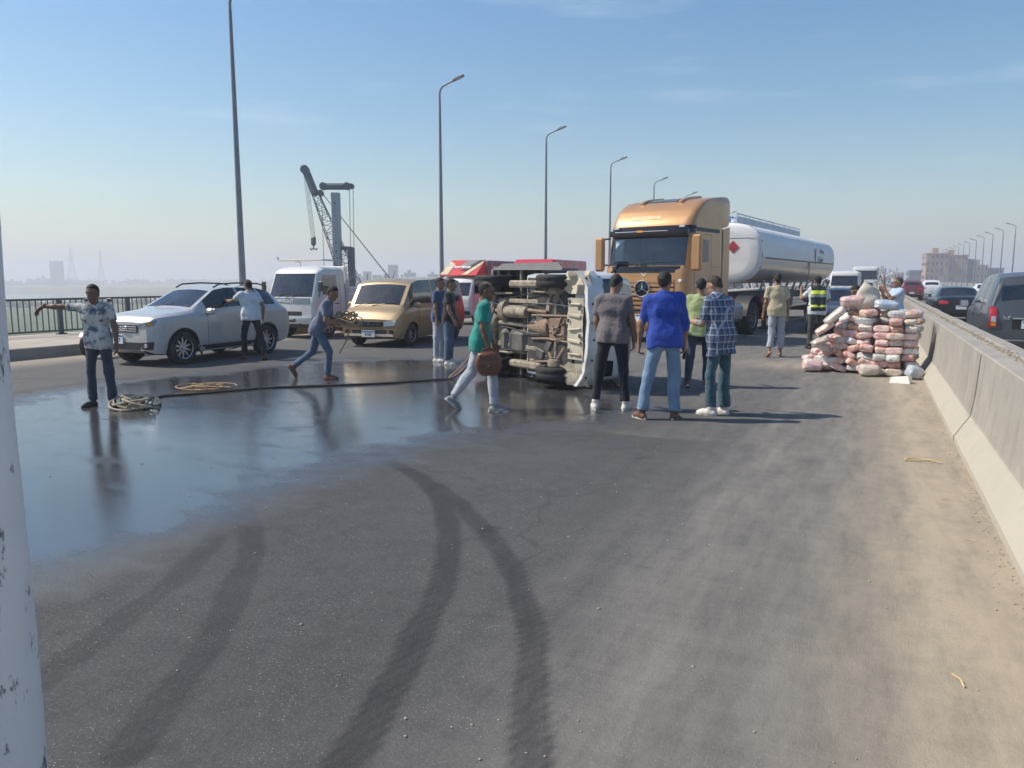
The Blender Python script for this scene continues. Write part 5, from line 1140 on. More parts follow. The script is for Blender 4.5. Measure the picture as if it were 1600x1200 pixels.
    mb = MB(); mb.bbox((.24, 1.62, .30), (.42, .22, .08), .02, rotm(0, 0, 12)); mb.bbox((-.28, 1.66, .29), (.34, .16, .07), .02, rotm(0, 0, -15)); mb.build('skid_bracket', ['valance_cream'], t)
    mb = MB(); mb.bbox((0, 1.0, .325), (1.52, 1.2, .03), .01); mb.build('floor_pan', ['dusty_dark'], t)
    # ladder frame
    for sx in (-1, 1):
        pts = [(sx * .40, 1.62, .40), (sx * .40, .9, .40), (sx * .38, .6, .36), (sx * .37, -1.15, .42)]
        for a, b in zip(pts[:-1], pts[1:]):
            a, b = Vector(a), Vector(b); m_ = (a + b) / 2; d = b - a; mb = MB(); mb.bbox(m_, (.075, d.length + .05, .12), .012, d.to_track_quat('Y', 'Z').to_matrix()); mb.build('frame_rail', ['dusty_metal'], t)
        # leaf springs at the rear
        for k in range(3): mb = MB(); mb.tube([(sx * .50, -.62 + q * (.55 - .13 * k), .24 - .025 * k + .10 * q * q) for q in np.linspace(-1, 1, 9)], .022, 6); mb.build('leaf_spring', ['dusty_metal'], t)
        # front suspension arms
        for q in ((.92, .30), (1.38, .28)): mb = MB(); a = Vector((sx * .30, q[0], .34)); b = Vector((sx * .62, 1.16, .28)); mb.cyl(a, b, .035, .03, 8); mb.build('suspension_arm', ['rusty'], t)
        mb = MB(); mb.cyl((sx * .56, 1.16, .30), (sx * .50, 1.12, .62), .045, n=10); mb.build('shock_absorber', ['dusty_dark'], t)
        mb = MB(); mb.bbox((sx * .66, .38, .33), (.12, .9, .18), .03); mb.build('sill', ['dusty_metal'], t)
        mb = MB(); A = [[(sx * (.60 + .26 * q), 1.18 + .42 * cos(a), .32 + .42 * sin(a)) for q in (0, 1)] for a in np.linspace(.15, pi - .15, 10)]; mb.grid(A); mb.build('wheel_arch', ['dusty_dark'], t)
    for y, r, m in ((1.55, .045, 'dusty_metal'), (.80, .055, 'dusty_metal'), (.25, .035, 'rusty'), (-.45, .045, 'dusty_metal'), (-1.12, .05, 'dusty_metal')):
        mb = MB(); mb.cyl((-.40, y, .37), (.40, y, .37), r, n=10); mb.build('cross_member', [m], t)
    # engine, gearbox, shaft, exhaust
    mb = MB(); mb.bbox((-.02, 1.22, .42), (.44, .52, .28), .07); mb.build('engine', ['rusty'], t)
    mb = MB(); mb.lathe([(.001, 1.02), (.15, 1.0), (.17, .9), (.13, .72), (.10, .45), (.08, .40), (.001, .39)], 16, 'y', (-.02, 0, .38)); mb.build('gearbox', ['rusty'], t)
    for k in range(5): mb = MB(); mb.tube([(-.22 + .10 * k, 1.44 - .06 * (k % 3), .27), (-.16 + .05 * k * (1 if k % 2 else .4), 1.22 + .04 * sin(k * 5), .25 + .02 * (k % 2)), (-.05 * k + .12, .95 + .09 * (k % 3), .28)], .010 + .005 * (k % 3), 6); mb.build('engine_pipe', ['rusty'], t)
    mb = MB(); mb.cyl((-.02, .42, .36), (0, -.55, .32), .038, n=10); mb.build('drive_shaft', ['dusty_metal'], t)
    mb = MB(); mb.cyl((-.66, -.62, .32), (.66, -.62, .32), .055, n=12); mb.lathe([(.001, .16), (.10, .14), (.16, .06), (.17, 0), (.16, -.06), (.10, -.14), (.001, -.15)], 16, 'y', (0, -.62, .32)); mb.build('rear_axle', ['dusty_metal'], t)
    mb = MB(); mb.cyl((-.60, 1.18, .31), (.60, 1.18, .31), .03, n=10); mb.build('front_axle', ['dusty_metal'], t)
    mb = MB(); mb.bbox((-.30, .12, .40), (.40, .52, .28), .07); mb.build('fuel_tank', ['dusty_tank'], t)
    mb = MB(); mb.bbox((-.30, -.30, .41), (.40, .22, .26), .06); mb.build('tool_tank', ['dusty_tank'], t)
    mb = MB(); mb.lathe([(.001, .10), (.16, .10), (.22, .08), (.23, 0), (.22, -.08), (.001, -.09)], 20, 'y', (.22, -.28, .42)); mb.build('air_tank', ['dusty_metal'], t)
    mb = MB(); mb.tube([(.22, .95, .30), (.24, .4, .28), (.18, -.2, .27), (.24, -.9, .30), (.26, -1.1, .36)], .03, 8); mb.build('exhaust_pipe', ['rusty'], t)
    mb = MB(); mb.lathe([(.001, -.1), (.09, -.1), (.10, -.3), (.10, -.62), (.09, -.72), (.001, -.72)], 14, 'y', (.20, .55, .29)); mb.build('silencer', ['dusty_metal'], t)
    for k, (x, ya, yb) in enumerate(((.33, 1.5, -.8), (.28, .7, -1.0), (-.1, 1.4, -.7), (.06, 1.0, -.9), (-.45, 1.3, -.6), (.46, 1.2, -.5))):
        mb = MB(); mb.tube([(x + .03 * sin(q * 7 + k), ya + (yb - ya) * q, .30 - .03 * sin(q * 9 + k * 2)) for q in np.linspace(0, 1, 14)], .009, 5); mb.build('brake_line', ['black_plastic' if k % 2 else 'steel'], t)
    for k in range(9):
        x, y = -.6 + .15 * k, .55 + .22 * (k % 4); mb = MB(); mb.bbox((x, y, .305), (.10 + .05 * (k % 3), .14 + .06 * (k % 2), .05), .015, rotm(0, 0, 17 * k)); mb.build('floor_bracket', ['dusty_metal' if k % 3 == 0 else 'dusty_tank'], t)
    for k in range(4): mb = MB(); mb.tube([(-.62 + .4 * k, 1.5, .30), (-.55 + .36 * k, 1.0, .27), (-.6 + .38 * k, .55, .30)], .02, 6); mb.build('floor_rib', ['rusty'], t)
    # load bed
    for k in range(9): mb = MB(); mb.bbox((-.80 + .2 * k, -.38, .64), (.192, 1.46, .03), .004); mb.build('bed_plank', ['dusty_dark'], t)
    for y in (.25, -.15, -.5, -.8, -1.05): mb = MB(); mb.bbox((0, y, .585), (1.82, .06, .07), .01); mb.build('bed_bearer', ['dusty_metal' if y in (-.15, -1.05) else 'dusty_dark'], t)
    for sx in (-1, 1):
        mb = MB(); mb.bbox((sx * .92, -.38, .82), (.035, 1.48, .42), .01); s = mb.build('bed_side', ['bed_dark'], t)
        for y in (.2, -.25, -.7, -1.05): mb = MB(); mb.bbox((sx * .945, y, .82), (.03, .06, .44), .008); mb.build('stake', ['steel'], s)
        mb = MB(); mb.bbox((sx * .93, -.38, 1.04), (.06, 1.50, .04), .01); mb.build('top_edge', ['steel'], s)
        mb = MB(); mb.bbox((sx * .62, -1.05, .36), (.26, .02, .36), .006); mb.build('mud_flap', ['rubber'], t)
    mb = MB(); mb.bbox((0, .36, 1.0), (1.84, .04, .78), .01); mb.build('headboard', ['bed_dark'], t)
    mb = MB(); mb.bbox((0, -1.14, .82), (1.84, .035, .42), .01); mb.build('tailboard', ['bed_dark'], t)
    # side box panel above the upper wheel, torn at the rear
    mb = MB(); mb.add([(.88, 1.05, .50), (.90, -.95, .50), (.99, -.72, .56), (.99, .85, .56), (.90, 1.05, .52), (.92, -.95, .52), (1.01, -.72, .58), (1.01, .85, .58)], [(0, 1, 2, 3), (7, 6, 5, 4), (0, 3, 7, 4), (1, 0, 4, 5), (2, 1, 5, 6), (3, 2, 6, 7)]); mb.build('torn_side_panel', ['bed_dark'], t, 0)
    add_wheels(t, wheel_meshes(.34, .20, 6, 'steel', .58, -.02), [(s * .71, y, .33) for s in (1, -1) for y in (1.18, -.62)])
    for sx in (-1, 1): mb = MB(); mb.lathe([(.001, .05), (.14, .05), (.15, 0), (.15, -.05), (.001, -.05)], 18, 'x', (sx * .56, 1.18, .33)); mb.build('brake_drum', ['dusty_metal'], t)
    return t
mat('bed_dark', (.085, .085, .09), .6, var=.2, dirt=.4, dirtcol=(.22, .20, .17))
overturned()
# ------------------------------------------------------------------ people: signed-distance bodies meshed with surface nets
def surface_net(fn, lo, hi, h):
    lo = np.array(lo) - 2 * h; hi = np.array(hi) + 2 * h; n = np.ceil((hi - lo) / h).astype(int) + 1
    ax = [lo[i] + h * np.arange(n[i]) for i in range(3)]; G = np.stack(np.meshgrid(*ax, indexing='ij'), -1).reshape(-1, 3)
    D = fn(G).reshape(n); S = D < 0; nx, ny, nz = n - 1
    acc = np.zeros((nx, ny, nz, 3)); cnt = np.zeros((nx, ny, nz)); base = np.stack(np.meshgrid(*[np.arange(k) for k in (nx, ny, nz)], indexing='ij'), -1)
    co = [(i, j, k) for i in (0, 1) for j in (0, 1) for k in (0, 1)]
    sl = lambda a, o: a[o[0]:o[0] + nx, o[1]:o[1] + ny, o[2]:o[2] + nz]
    for a in co:
        for d in range(3):
            if a[d]: continue
            b = list(a); b[d] = 1; va, vb = sl(D, a), sl(D, b); m = sl(S, a) != sl(S, b)
            t = np.where(m, va / np.where(np.abs(va - vb) < 1e-12, 1, va - vb), 0)
            p = np.zeros((nx, ny, nz, 3)); p += np.array(a); p[..., d] += t; acc += p * m[..., None]; cnt += m
    on = cnt > 0; idx = -np.ones((nx, ny, nz), int); idx[on] = np.arange(on.sum())
    V = lo + h * (base[on] + acc[on] / cnt[on][:, None]); F = []
    for d in range(3):
        e1, e2 = [(1, 2), (2, 0), (0, 1)][d]
        sa = [slice(0, None)] * 3; sb = [slice(0, None)] * 3; sa[d] = slice(0, -1); sb[d] = slice(1, None)
        A, B = S[tuple(sa)], S[tuple(sb)]; ch = np.argwhere(A != B)
        ok = (ch[:, e1] > 0) & (ch[:, e2] > 0) & (ch[:, e1] < n[e1] - 1) & (ch[:, e2] < n[e2] - 1); ch = ch[ok]
        if not len(ch): continue
        o1 = np.zeros(3, int); o1[e1] = 1; o2 = np.zeros(3, int); o2[e2] = 1
        q = [idx[tuple(c.T)] for c in (ch - o1 - o2, ch - o2, ch, ch - o1)]; q = np.stack(q, 1); inside = A[tuple(ch.T)]
        F.append(np.where(inside[:, None], q, q[:, ::-1]))
    return V, np.concatenate(F)
def cap(P, a, b, ra, rb, flat=None, k=1.0):
    a = np.asarray(a, float); b = np.asarray(b, float); ab = b - a; t = np.clip(((P - a) @ ab) / max(ab @ ab, 1e-9), 0, 1); q = P - a - t[:, None] * ab
    if flat is not None: q = q + np.outer(q @ flat, flat) * (k - 1)
    return np.sqrt((q * q).sum(1)) - (ra + (rb - ra) * t)
def smin(a, b, k): h = np.clip(.5 + .5 * (b - a) / k, 0, 1); return b + (a - b) * h - k * h * (1 - h)
def union(ds, k):
    d = ds[0]
    for e in ds[1:]: d = smin(d, e, k)
    return d
def ell(P, c, R, r):
    q = ((P - c) @ R) / np.array(r); k0 = np.sqrt((q * q).sum(1)); return (k0 - 1) * min(r)
def nrm(v): v = np.asarray(v, float); return v / np.linalg.norm(v)
def wrinkle(P, amp, f, seed): 
    return amp * (1.3 * (.5 - np.abs(vnoise(P * np.array([1, 1, .55]), f * .8, seed + 5))) + .7 * (.5 - np.abs(vnoise(P * np.array([.7, .7, 1.5]), f * .75, seed + 6))) + .6 * vnoise(P * np.array([1, 1, .75]), f, seed) + .6 * vnoise(P * np.array([1.7, 1.7, .5]), f * 1.2, seed + 1))
def net_obj(name, pieces, m, parent, **pr):
    Vs, Fs, o = [], [], 0
    for V, F in pieces: Vs.append(V); Fs.append(F + o); o += len(V)
    me = np_mesh(name, np.concatenate(Vs), np.concatenate(Fs), m); return obj(name, me, parent, **pr)
for n, c in (('skin_brown', (.27, .15, .095)), ('skin_dark', (.17, .095, .06)), ('skin_light', (.38, .225, .15))): mat(n, c, .55, var=.1, scale=14, spec=.4)
mat('hair_black', (.012, .011, .010), .75, var=.3, scale=60, bump=.6, bscale=160); mat('hair_brown', (.035, .024, .017), .75, var=.3, scale=60, bump=.6, bscale=160); mat('hair_grey', (.075, .07, .065), .8, var=.3, scale=60, bump=.6, bscale=160)
def cloth(name, c, **k):
    kw = dict(rough=.9, var=.2, scale=6, bump=.7, bscale=17, bdist=.022, sheen=.15); kw.update(k); return mat(name, c, **kw)
cloth('tee_grey', (.155, .135, .135)); cloth('tee_black', (.018, .018, .020)); cloth('shirt_blue', (.016, .055, .33)); cloth('tee_green', (.36, .42, .19)); cloth('tee_teal', (.010, .235, .19)); cloth('tee_beige', (.44, .385, .25)); cloth('shirt_pale', (.40, .50, .66)); cloth('shirt_white', (.56, .60, .62)); cloth('shirt_slate', (.13, .15, .21)); cloth('shirt_pink', (.50, .42, .40)); cloth('shirt_navy', (.04, .08, .17))
cloth('jeans_light', (.155, .25, .37), dirt=.25, dirtcol=(.42, .48, .54), dscale=6); cloth('jeans_dark', (.030, .045, .070)); cloth('jeans_teal', (.040, .095, .13)); cloth('jeans_pale', (.36, .39, .44)); cloth('navy', (.010, .012, .020)); cloth('black_cloth', (.012, .012, .013)); cloth('jeans_mid', (.07, .11, .17)); cloth('uniform', (.045, .05, .045), var=.5, scale=14)
mat('shoe_white', (.62, .60, .54), .6, var=.2, scale=20); mat('shoe_black', (.02, .02, .02), .5); mat('shoe_brown', (.13, .06, .04), .6); mat('shoe_grey', (.22, .24, .25), .6, var=.5, scale=25); mat('sole_white', (.6, .58, .52), .7); mat('bag_brown', (.13, .048, .024), .45, var=.3, scale=18, bump=.4); mat('belt', (.03, .02, .015), .5)
def pattern_plaid():
    m, nt, b = _base('plaid'); t = N(nt, 'ShaderNodeTexCoord'); s = N(nt, 'ShaderNodeSeparateXYZ'); L(nt, t.outputs['Object'], s.inputs[0]); col = (.030, .048, .105, 1)
    def stripe(axis, per, w, ph=0):
        a = N(nt, 'ShaderNodeMath', operation='MULTIPLY_ADD'); L(nt, s.outputs[axis], a.inputs[0]); a.inputs[1].default_value = 1 / per; a.inputs[2].default_value = ph + 10; f = N(nt, 'ShaderNodeMath', operation='FRACT'); L(nt, a.outputs[0], f.inputs[0]); l = N(nt, 'ShaderNodeMath', operation='LESS_THAN'); L(nt, f.outputs[0], l.inputs[0]); l.inputs[1].default_value = w
        k = N(nt, 'ShaderNodeMath', operation='MULTIPLY'); L(nt, l.outputs[0], k.inputs[0]); k.inputs[1].default_value = .45; return k.outputs[0]
    for ax, per, w, c in (('X', .085, .42, (.085, .12, .22, 1)), ('Z', .085, .42, (.085, .12, .22, 1)), ('X', .085, .16, (.52, .56, .62, 1)), ('Z', .085, .16, (.52, .56, .62, 1)), ('Y', .085, .16, (.45, .5, .58, 1))): col = mixc(nt, stripe(ax, per, w, .2 if w < .3 else 0), col, c)
    L(nt, col, b.inputs['Base Color']); b.inputs['Roughness'].default_value = .9; addbump(nt, b, noise(nt, 20, 4, .6), .35, .012)
def pattern_blot():
    m, nt, b = _base('blot_tee'); a = noise(nt, 9, 5, .6); c = mixc(nt, ramp(nt, a, .46, .58), (.52, .50, .46, 1), (.10, .115, .14, 1)); c = mixc(nt, ramp(nt, noise(nt, 17, 3), .55, .62, c1=(.6,) * 3 + (1,)), c, (.42, .42, .42, 1)); L(nt, c, b.inputs['Base Color']); b.inputs['Roughness'].default_value = .92; addbump(nt, b, noise(nt, 22, 4, .6), .35, .012)
def pattern_vest():
    m, nt, b = _base('vest'); t = N(nt, 'ShaderNodeTexCoord'); s = N(nt, 'ShaderNodeSeparateXYZ'); L(nt, t.outputs['Object'], s.inputs[0]); c = (.012, .03, .026, 1)
    for z0, z1, cc in ((1.02, 1.075, (.80, .86, .10, 1)), (1.26, 1.32, (.30, .36, .34, 1)), (1.33, 1.42, (.78, .86, .08, 1))):
        g = N(nt, 'ShaderNodeMath', operation='GREATER_THAN'); L(nt, s.outputs['Z'], g.inputs[0]); g.inputs[1].default_value = z0; l = N(nt, 'ShaderNodeMath', operation='LESS_THAN'); L(nt, s.outputs['Z'], l.inputs[0]); l.inputs[1].default_value = z1; k = N(nt, 'ShaderNodeMath', operation='MULTIPLY'); L(nt, g.outputs[0], k.inputs[0]); L(nt, l.outputs[0], k.inputs[1]); c = mixc(nt, k.outputs[0], c, cc)
    L(nt, c, b.inputs['Base Color']); b.inputs['Roughness'].default_value = .7; addbump(nt, b, noise(nt, 18, 4, .6), .3, .01)
pattern_plaid(); pattern_blot(); pattern_vest()
DOWN = (0, 0, -1)
STAND = dict(RU=(.16, .02, -1), RF=(.06, .12, -1), LU=(-.16, .02, -1), LF=(-.06, .12, -1), RT=(.09, .02, -1), RS=(.02, -.03, -1), LT=(-.09, .02, -1), LS=(-.02, -.03, -1), lean=3, twist=0, side=0, head=(0, 1, -.12), pitchR=0, pitchL=0, yawR=12, yawL=-12, curl=.5, handR=None, handL=None)
def person(label, loc, rz, h, top, bottom, shoes, pose=None, skin='skin_brown', hair='hair_black', sleeve=.62, hem=.14, sleeve_to_fore=0, build=1.0, loose=1.0, bare=False, bald=False, cap_=None, vest=None, legs_to=.97, seed=0, belt=False):
    S = h / 1.75; Q = dict(STAND); Q.update(pose or {}); t = thing('person', label, 'person', loc, rz)
    le, sd, tw = radians(Q['lean']), radians(Q['side']), radians(Q['twist'])
    T = nrm((sin(sd), sin(le), cos(le) * cos(sd))); Lx = np.array([cos(tw), sin(tw), -sin(sd) * .6]); Lx = nrm(Lx - T * (Lx @ T)); Fw = np.cross(T, Lx)
    P0 = np.zeros(3); b = build
    hips = {'R': P0 + S * np.array([.092, 0, -.02]), 'L': P0 + S * np.array([-.092, 0, -.02])}; J = {}
    for k in 'RL':
        J[k + 'k'] = hips[k] + S * .44 * nrm(Q[k + 'T']); J[k + 'a'] = J[k + 'k'] + S * .42 * nrm(Q[k + 'S'])
        J[k + 's'] = P0 + S * .46 * T + (1 if k == 'R' else -1) * S * .178 * b ** .3 * Lx
        J[k + 'e'] = J[k + 's'] + S * .285 * nrm(Q[k + 'U']); J[k + 'w'] = J[k + 'e'] + S * .25 * nrm(Q[k + 'F'])
        p, y = radians(Q['pitch' + k]), radians(-Q['yaw' + k]); f = np.array([-sin(y) * 0 + sin(radians(Q['yaw' + k])), cos(y), 0]); f = nrm(f); J[k + 'fd'] = nrm(f * cos(p) + np.array([0, 0, -sin(p)])); J[k + 'fu'] = nrm(np.array([0, 0, cos(p)]) + f * sin(p))
    # lowest sole point defines the ground
    low = min(min((J[k + 'a'] - J[k + 'fu'] * S * .085 + J[k + 'fd'] * S * q)[2] for q in (-.05, .13)) for k in 'RL')
    mid = (J['Ra'] + J['La']) / 2; off = np.array([-mid[0], -mid[1], -low])
    for k in J:
        if not k.endswith(('fd', 'fu')): J[k] = J[k] + off
    for k in hips: hips[k] = hips[k] + off
    P0 = P0 + off; Nb = P0 + S * .515 * T; hd = nrm(Q['head']); Hu = nrm(T * .6 + np.array([0, 0, .75]) + 0); Hf = nrm(hd); Hu = nrm(Hu - Hf * (Hu @ Hf)); Hr = np.cross(Hf, Hu); Hc = Nb + S * .155 * nrm(Hu * .7 + T * .35 + np.array([0, 0, .15])) + Hf * S * .02
    R3 = np.stack([Hr, Hf, Hu], 1); waist, chest = P0 + S * .15 * T, P0 + S * .33 * T; sR, sL = J['Rs'], J['Ls']
    def torso(P, d=0., low_=0.):
        return union([cap(P, P0 - Lx * S * .06 - T * S * low_, P0 + Lx * S * .06 - T * S * low_, S * (.108 * b + d), S * (.108 * b + d), Fw, 1.12), cap(P, waist - Lx * S * .055 * b, waist + Lx * S * .055 * b, S * (.105 * b + d), S * (.105 * b + d), Fw, 1.08 / b ** .5),
                      cap(P, chest - Lx * S * .085 + Fw * S * .005, chest + Lx * S * .085 + Fw * S * .005, S * (.112 * b ** .6 + d), S * (.112 * b ** .6 + d), Fw, 1.08), cap(P, sR - Lx * S * .03, sL + Lx * S * .03, S * (.060 + d), S * (.060 + d)), cap(P, Nb - T * S * .05, Nb + T * S * .02, S * (.062 + d * .6), S * (.05 + d * .3))], S * .07)
    def limits(pts, m): A = np.array(pts); return A.min(0) - m, A.max(0) + m
    # body (skin): trunk, limbs, head, hands in one mesh
    def f_body(P):
        ds = [torso(P, -.012)]
        for k in 'RL':
            ds.append(cap(P, J[k + 's'], J[k + 'e'], S * .047 * b ** .4, S * .038 * b ** .3)); ds.append(cap(P, J[k + 'e'], J[k + 'e'] * .6 + J[k + 'w'] * .4, S * .038 * b ** .3, S * .038)); ds.append(cap(P, J[k + 'e'] * .6 + J[k + 'w'] * .4, J[k + 'w'], S * .038, S * .026))
            ds.append(cap(P, hips[k], J[k + 'k'], S * .062 * b ** .5, S * .040)); ds.append(cap(P, J[k + 'k'], J[k + 'k'] * .65 + J[k + 'a'] * .35, S * .040, S * .040)); ds.append(cap(P, J[k + 'k'] * .65 + J[k + 'a'] * .35, J[k + 'a'], S * .040, S * .034))
        ds.append(cap(P, Nb - T * S * .04, Hc - Hu * S * .06, S * .055, S * .052)); return union(ds, S * .028)
    lo, hi = limits([J[k + j] for k in 'RL' for j in 'skewa'] + [P0, Nb, Hc], S * .15); pieces = [surface_net(f_body, lo, hi, .0175 * S)]
    def f_head(P):
        q = lambda x, y, z: Hc + S * (Hr * x + Hf * y + Hu * z)
        d = union([ell(P, q(0, -.012, .028), R3, np.array([.076, .096, .092]) * S), ell(P, q(0, .028, -.05), R3, np.array([.056, .066, .066]) * S), cap(P, q(-.03, .072, .018), q(.03, .072, .018), S * .018, S * .018)], S * .03)
        d = smin(d, cap(P, q(0, .088, .012), q(0, .110, -.026), S * .008, S * .015), S * .012); d = smin(d, cap(P, q(-.018, .084, -.062), q(.018, .084, -.062), S * .010, S * .010), S * .012); d = smin(d, cap(P, q(0, .075, -.095), q(0, .07, -.1), S * .02, S * .02), S * .02)
        for s in (1, -1): d = np.maximum(d, -(np.sqrt(((P - q(s * .032, .098, .010)) ** 2).sum(1)) - S * .0155)); d = smin(d, ell(P, q(s * .078, -.008, -.005), R3, np.array([.010, .022, .033]) * S), S * .008)
        d = smin(d, cap(P, q(0, -.02, -.05), Nb, S * .052, S * .055), S * .02); return d
    pieces.append(surface_net(f_head, Hc - S * .2, Hc + S * .17, .0095 * S))
    for k, sg in (('R', 1), ('L', -1)):
        W = J[k + 'w']; D = nrm(Q['hand' + k] if Q['hand' + k] is not None else Q[k + 'F']); inn = -sg * Lx; inn = nrm(inn - D * (inn @ D)); lat = np.cross(D, inn) * sg; lat = lat if lat @ Fw > 0 or abs(lat @ Fw) < .2 else -lat; cu = Q['curl']
        def f_hand(P, W=W, D=D, inn=inn, lat=lat):
            ds = [cap(P, W - D * S * .03, W + D * S * .02, S * .027, S * .026), cap(P, W + D * S * .03, W + D * S * .075, S * .036, S * .040, inn, 2.0)]; d = union(ds, S * .02)
            for i, (l1, l2) in enumerate(((.042, .036), (.047, .040), (.043, .038), (.034, .030))):
                r0 = W + D * S * .088 + lat * S * (.030 - .020 * i); a = cu * (.7 + .12 * i); d1 = nrm(D * cos(a) + inn * sin(a)); r1 = r0 + d1 * S * l1; d2 = nrm(D * cos(a * 2.1) + inn * sin(a * 2.1)); d = smin(d, np.minimum(cap(P, r0, r1, S * .0098, S * .0088), cap(P, r1, r1 + d2 * S * l2, S * .0088, S * .0072)), S * .006)
            r0 = W + D * S * .030 + lat * S * .028; d1 = nrm(D * .65 + lat * .7 + inn * .25); r1 = r0 + d1 * S * .042; d2 = nrm(D * .95 + lat * .2 + inn * .3); return smin(d, np.minimum(cap(P, r0, r1, S * .0135, S * .011), cap(P, r1, r1 + d2 * S * .034, S * .011, S * .008)), S * .008)
        tip = W + D * S * .1; pieces.append(surface_net(f_hand, tip - S * .13, tip + S * .13, .0065 * S))
    def f_foot(P, k, d=0., shoe=False):
        A, fd, fu = J[k + 'a'], J[k + 'fd'], J[k + 'fu']; o = -S * (.062 if not shoe else .058)
        hl, bl, to = A - fd * S * .035 + fu * o, A + fd * S * .105 + fu * (o - S * .004), A + fd * S * .165 + fu * (o - S * .008)
        q = union([cap(P, hl, bl, S * (.030 + d), S * (.038 + d)), cap(P, bl, to, S * (.036 + d), S * (.026 + d)), cap(P, A + fu * S * .02, A + fd * S * .02 + fu * o * .7, S * (.036 + d), S * (.034 + d))], S * .03); return np.maximum(q, -((P - (A - fu * S * .088)) @ fu))
    for k in 'RL':
        A = J[k + 'a'] + J[k + 'fd'] * S * .06
        if bare: pieces.append(surface_net(lambda P, k=k: f_foot(P, k), A - S * .17, A + S * .17, .011 * S))
    net_obj('body', pieces, skin, t)
    # eyes
    for s in (1, -1):
        e = Hc + S * (Hr * s * .032 + Hf * .080 + Hu * .010); mb = MB(); mb.lathe([(.001, .0125), (.008, .009), (.0125, 0), (.008, -.009), (.001, -.0125)], 10, 'z'); o = mb.build('eye', ['eye_dark'], t, loc=tuple(e)); o.scale = (S, S, S)
    # hair
    hc = Hc + S * (Hu * .028 - Hf * .012)
    def f_hair(P):
        x = (P - Hc) / S; u, f = x @ Hu, x @ Hf; d = smin(ell(P, hc, R3, np.array([.083, .103, .100]) * S), ell(P, Hc + S * (Hu * -.042 - Hf * .036), R3, np.array([.066, .056, .064]) * S), S * .02) + .003 * vnoise(P, 60, seed); d = np.maximum(d, S * (np.where(f > 0, .046 + .55 * f, .046 + 1.5 * f) - u) * .7)
        for s in (1, -1): d = np.maximum(d, -(np.sqrt(((P - (Hc + S * (Hr * s * .085 + Hf * .012 - Hu * .012))) ** 2).sum(1)) - S * .033))
        if bald: d = np.maximum(d, -(ell(P, hc + S * (Hu * .07 + Hf * .02), R3, np.array([.056, .085, .05]) * S)))
        return d
    V, F = surface_net(f_hair, hc - S * .12, hc + S * .12, .0095 * S); net_obj('hair', [(V, F)], hair, t)
    if cap_:
        def f_cap(P):
            x = (P - Hc) / S; u, f = x @ Hu, x @ Hf; d = np.maximum(ell(P, hc + Hu * S * .02, R3, np.array([.094, .112, .096]) * S), S * (.045 + .1 * f - u)); return smin(d, cap(P, Hc + S * (Hf * .07 + Hu * .055), Hc + S * (Hf * .135 + Hu * .04), S * .055, S * .05, Hu, 5.), S * .01)
        net_obj('cap', [surface_net(f_cap, hc - S * .16, hc + S * .18, .0095 * S)], cap_, t)
    # trousers
    lg = .010 * loose
    def f_tr(P):
        ds = [cap(P, P0 - Lx * S * .06, P0 + Lx * S * .06, S * .114 * b, S * .114 * b, Fw, 1.12), cap(P, P0 + T * S * .07 - Lx * S * .055, P0 + T * S * .07 + Lx * S * .055, S * .100 * b, S * .100 * b, Fw, 1.14)]; leg = []
        for k in 'RL':
            A = J[k + 'k'] + (J[k + 'a'] - J[k + 'k']) * legs_to; sd_ = nrm(J[k + 'a'] - J[k + 'k']); l1 = cap(P, hips[k] + T * S * .01, J[k + 'k'], S * (.090 * b ** .6 + lg * .4), S * (.062 + lg * .7)); l2 = cap(P, J[k + 'k'], A + sd_ * .03, S * (.061 + lg * .7), S * (.053 + lg)); l2 = np.maximum(l2, (P - A) @ sd_); leg.append(smin(l1, l2, S * .03))
        d = smin(union(ds, S * .05), np.minimum(leg[0], leg[1]), S * .045); d = np.maximum(d, (P - (P0 + T * S * .10)) @ T); return d + wrinkle(P, .0085 * loose, 17, seed + 3) + .004 * np.sin((P[:, 2] + .3 * P[:, 0]) * 120 + 3 * vnoise(P, 9, seed)) * np.clip(1.4 - P[:, 2] / (S * .24), 0, 1)
    lo, hi = limits([P0 + T * S * .1] + [J[k + j] for k in 'RL' for j in 'ka'] + list(hips.values()), S * .15); net_obj('trousers', [surface_net(f_tr, lo, hi, .0145 * S)], bottom, t)
    if belt:
        c = P0 + T * S * .085; mb = MB(); mb.tube([c + S * (Lx * .178 * b * cos(a) + Fw * .122 * b * sin(a)) for a in np.linspace(0, 2 * pi, 25)[:-1]], S * .018, 6, closed=True); mb.build('belt', ['belt'], t)
    # shirt
    def f_sh(P, slv=True, dd=.014):
        d = torso(P, dd * loose, .02); ex = S * (.120 * b + .013 * loose); ey = S * (.122 * b + .014 * loose); d = smin(d, cap(P, P0 + T * S * .05 - Lx * S * .058, P0 + T * S * .05 + Lx * S * .058, ey, ey, Fw, 1.06), S * .05); d = smin(d, cap(P, P0 - Lx * S * .062, P0 + Lx * S * .062, ex, ex, Fw, 1.06), S * .05); d = smin(d, cap(P, P0 - Lx * S * .06 - T * S * hem, P0 + Lx * S * .06 - T * S * hem, ex, ex, Fw, 1.08), S * .06)
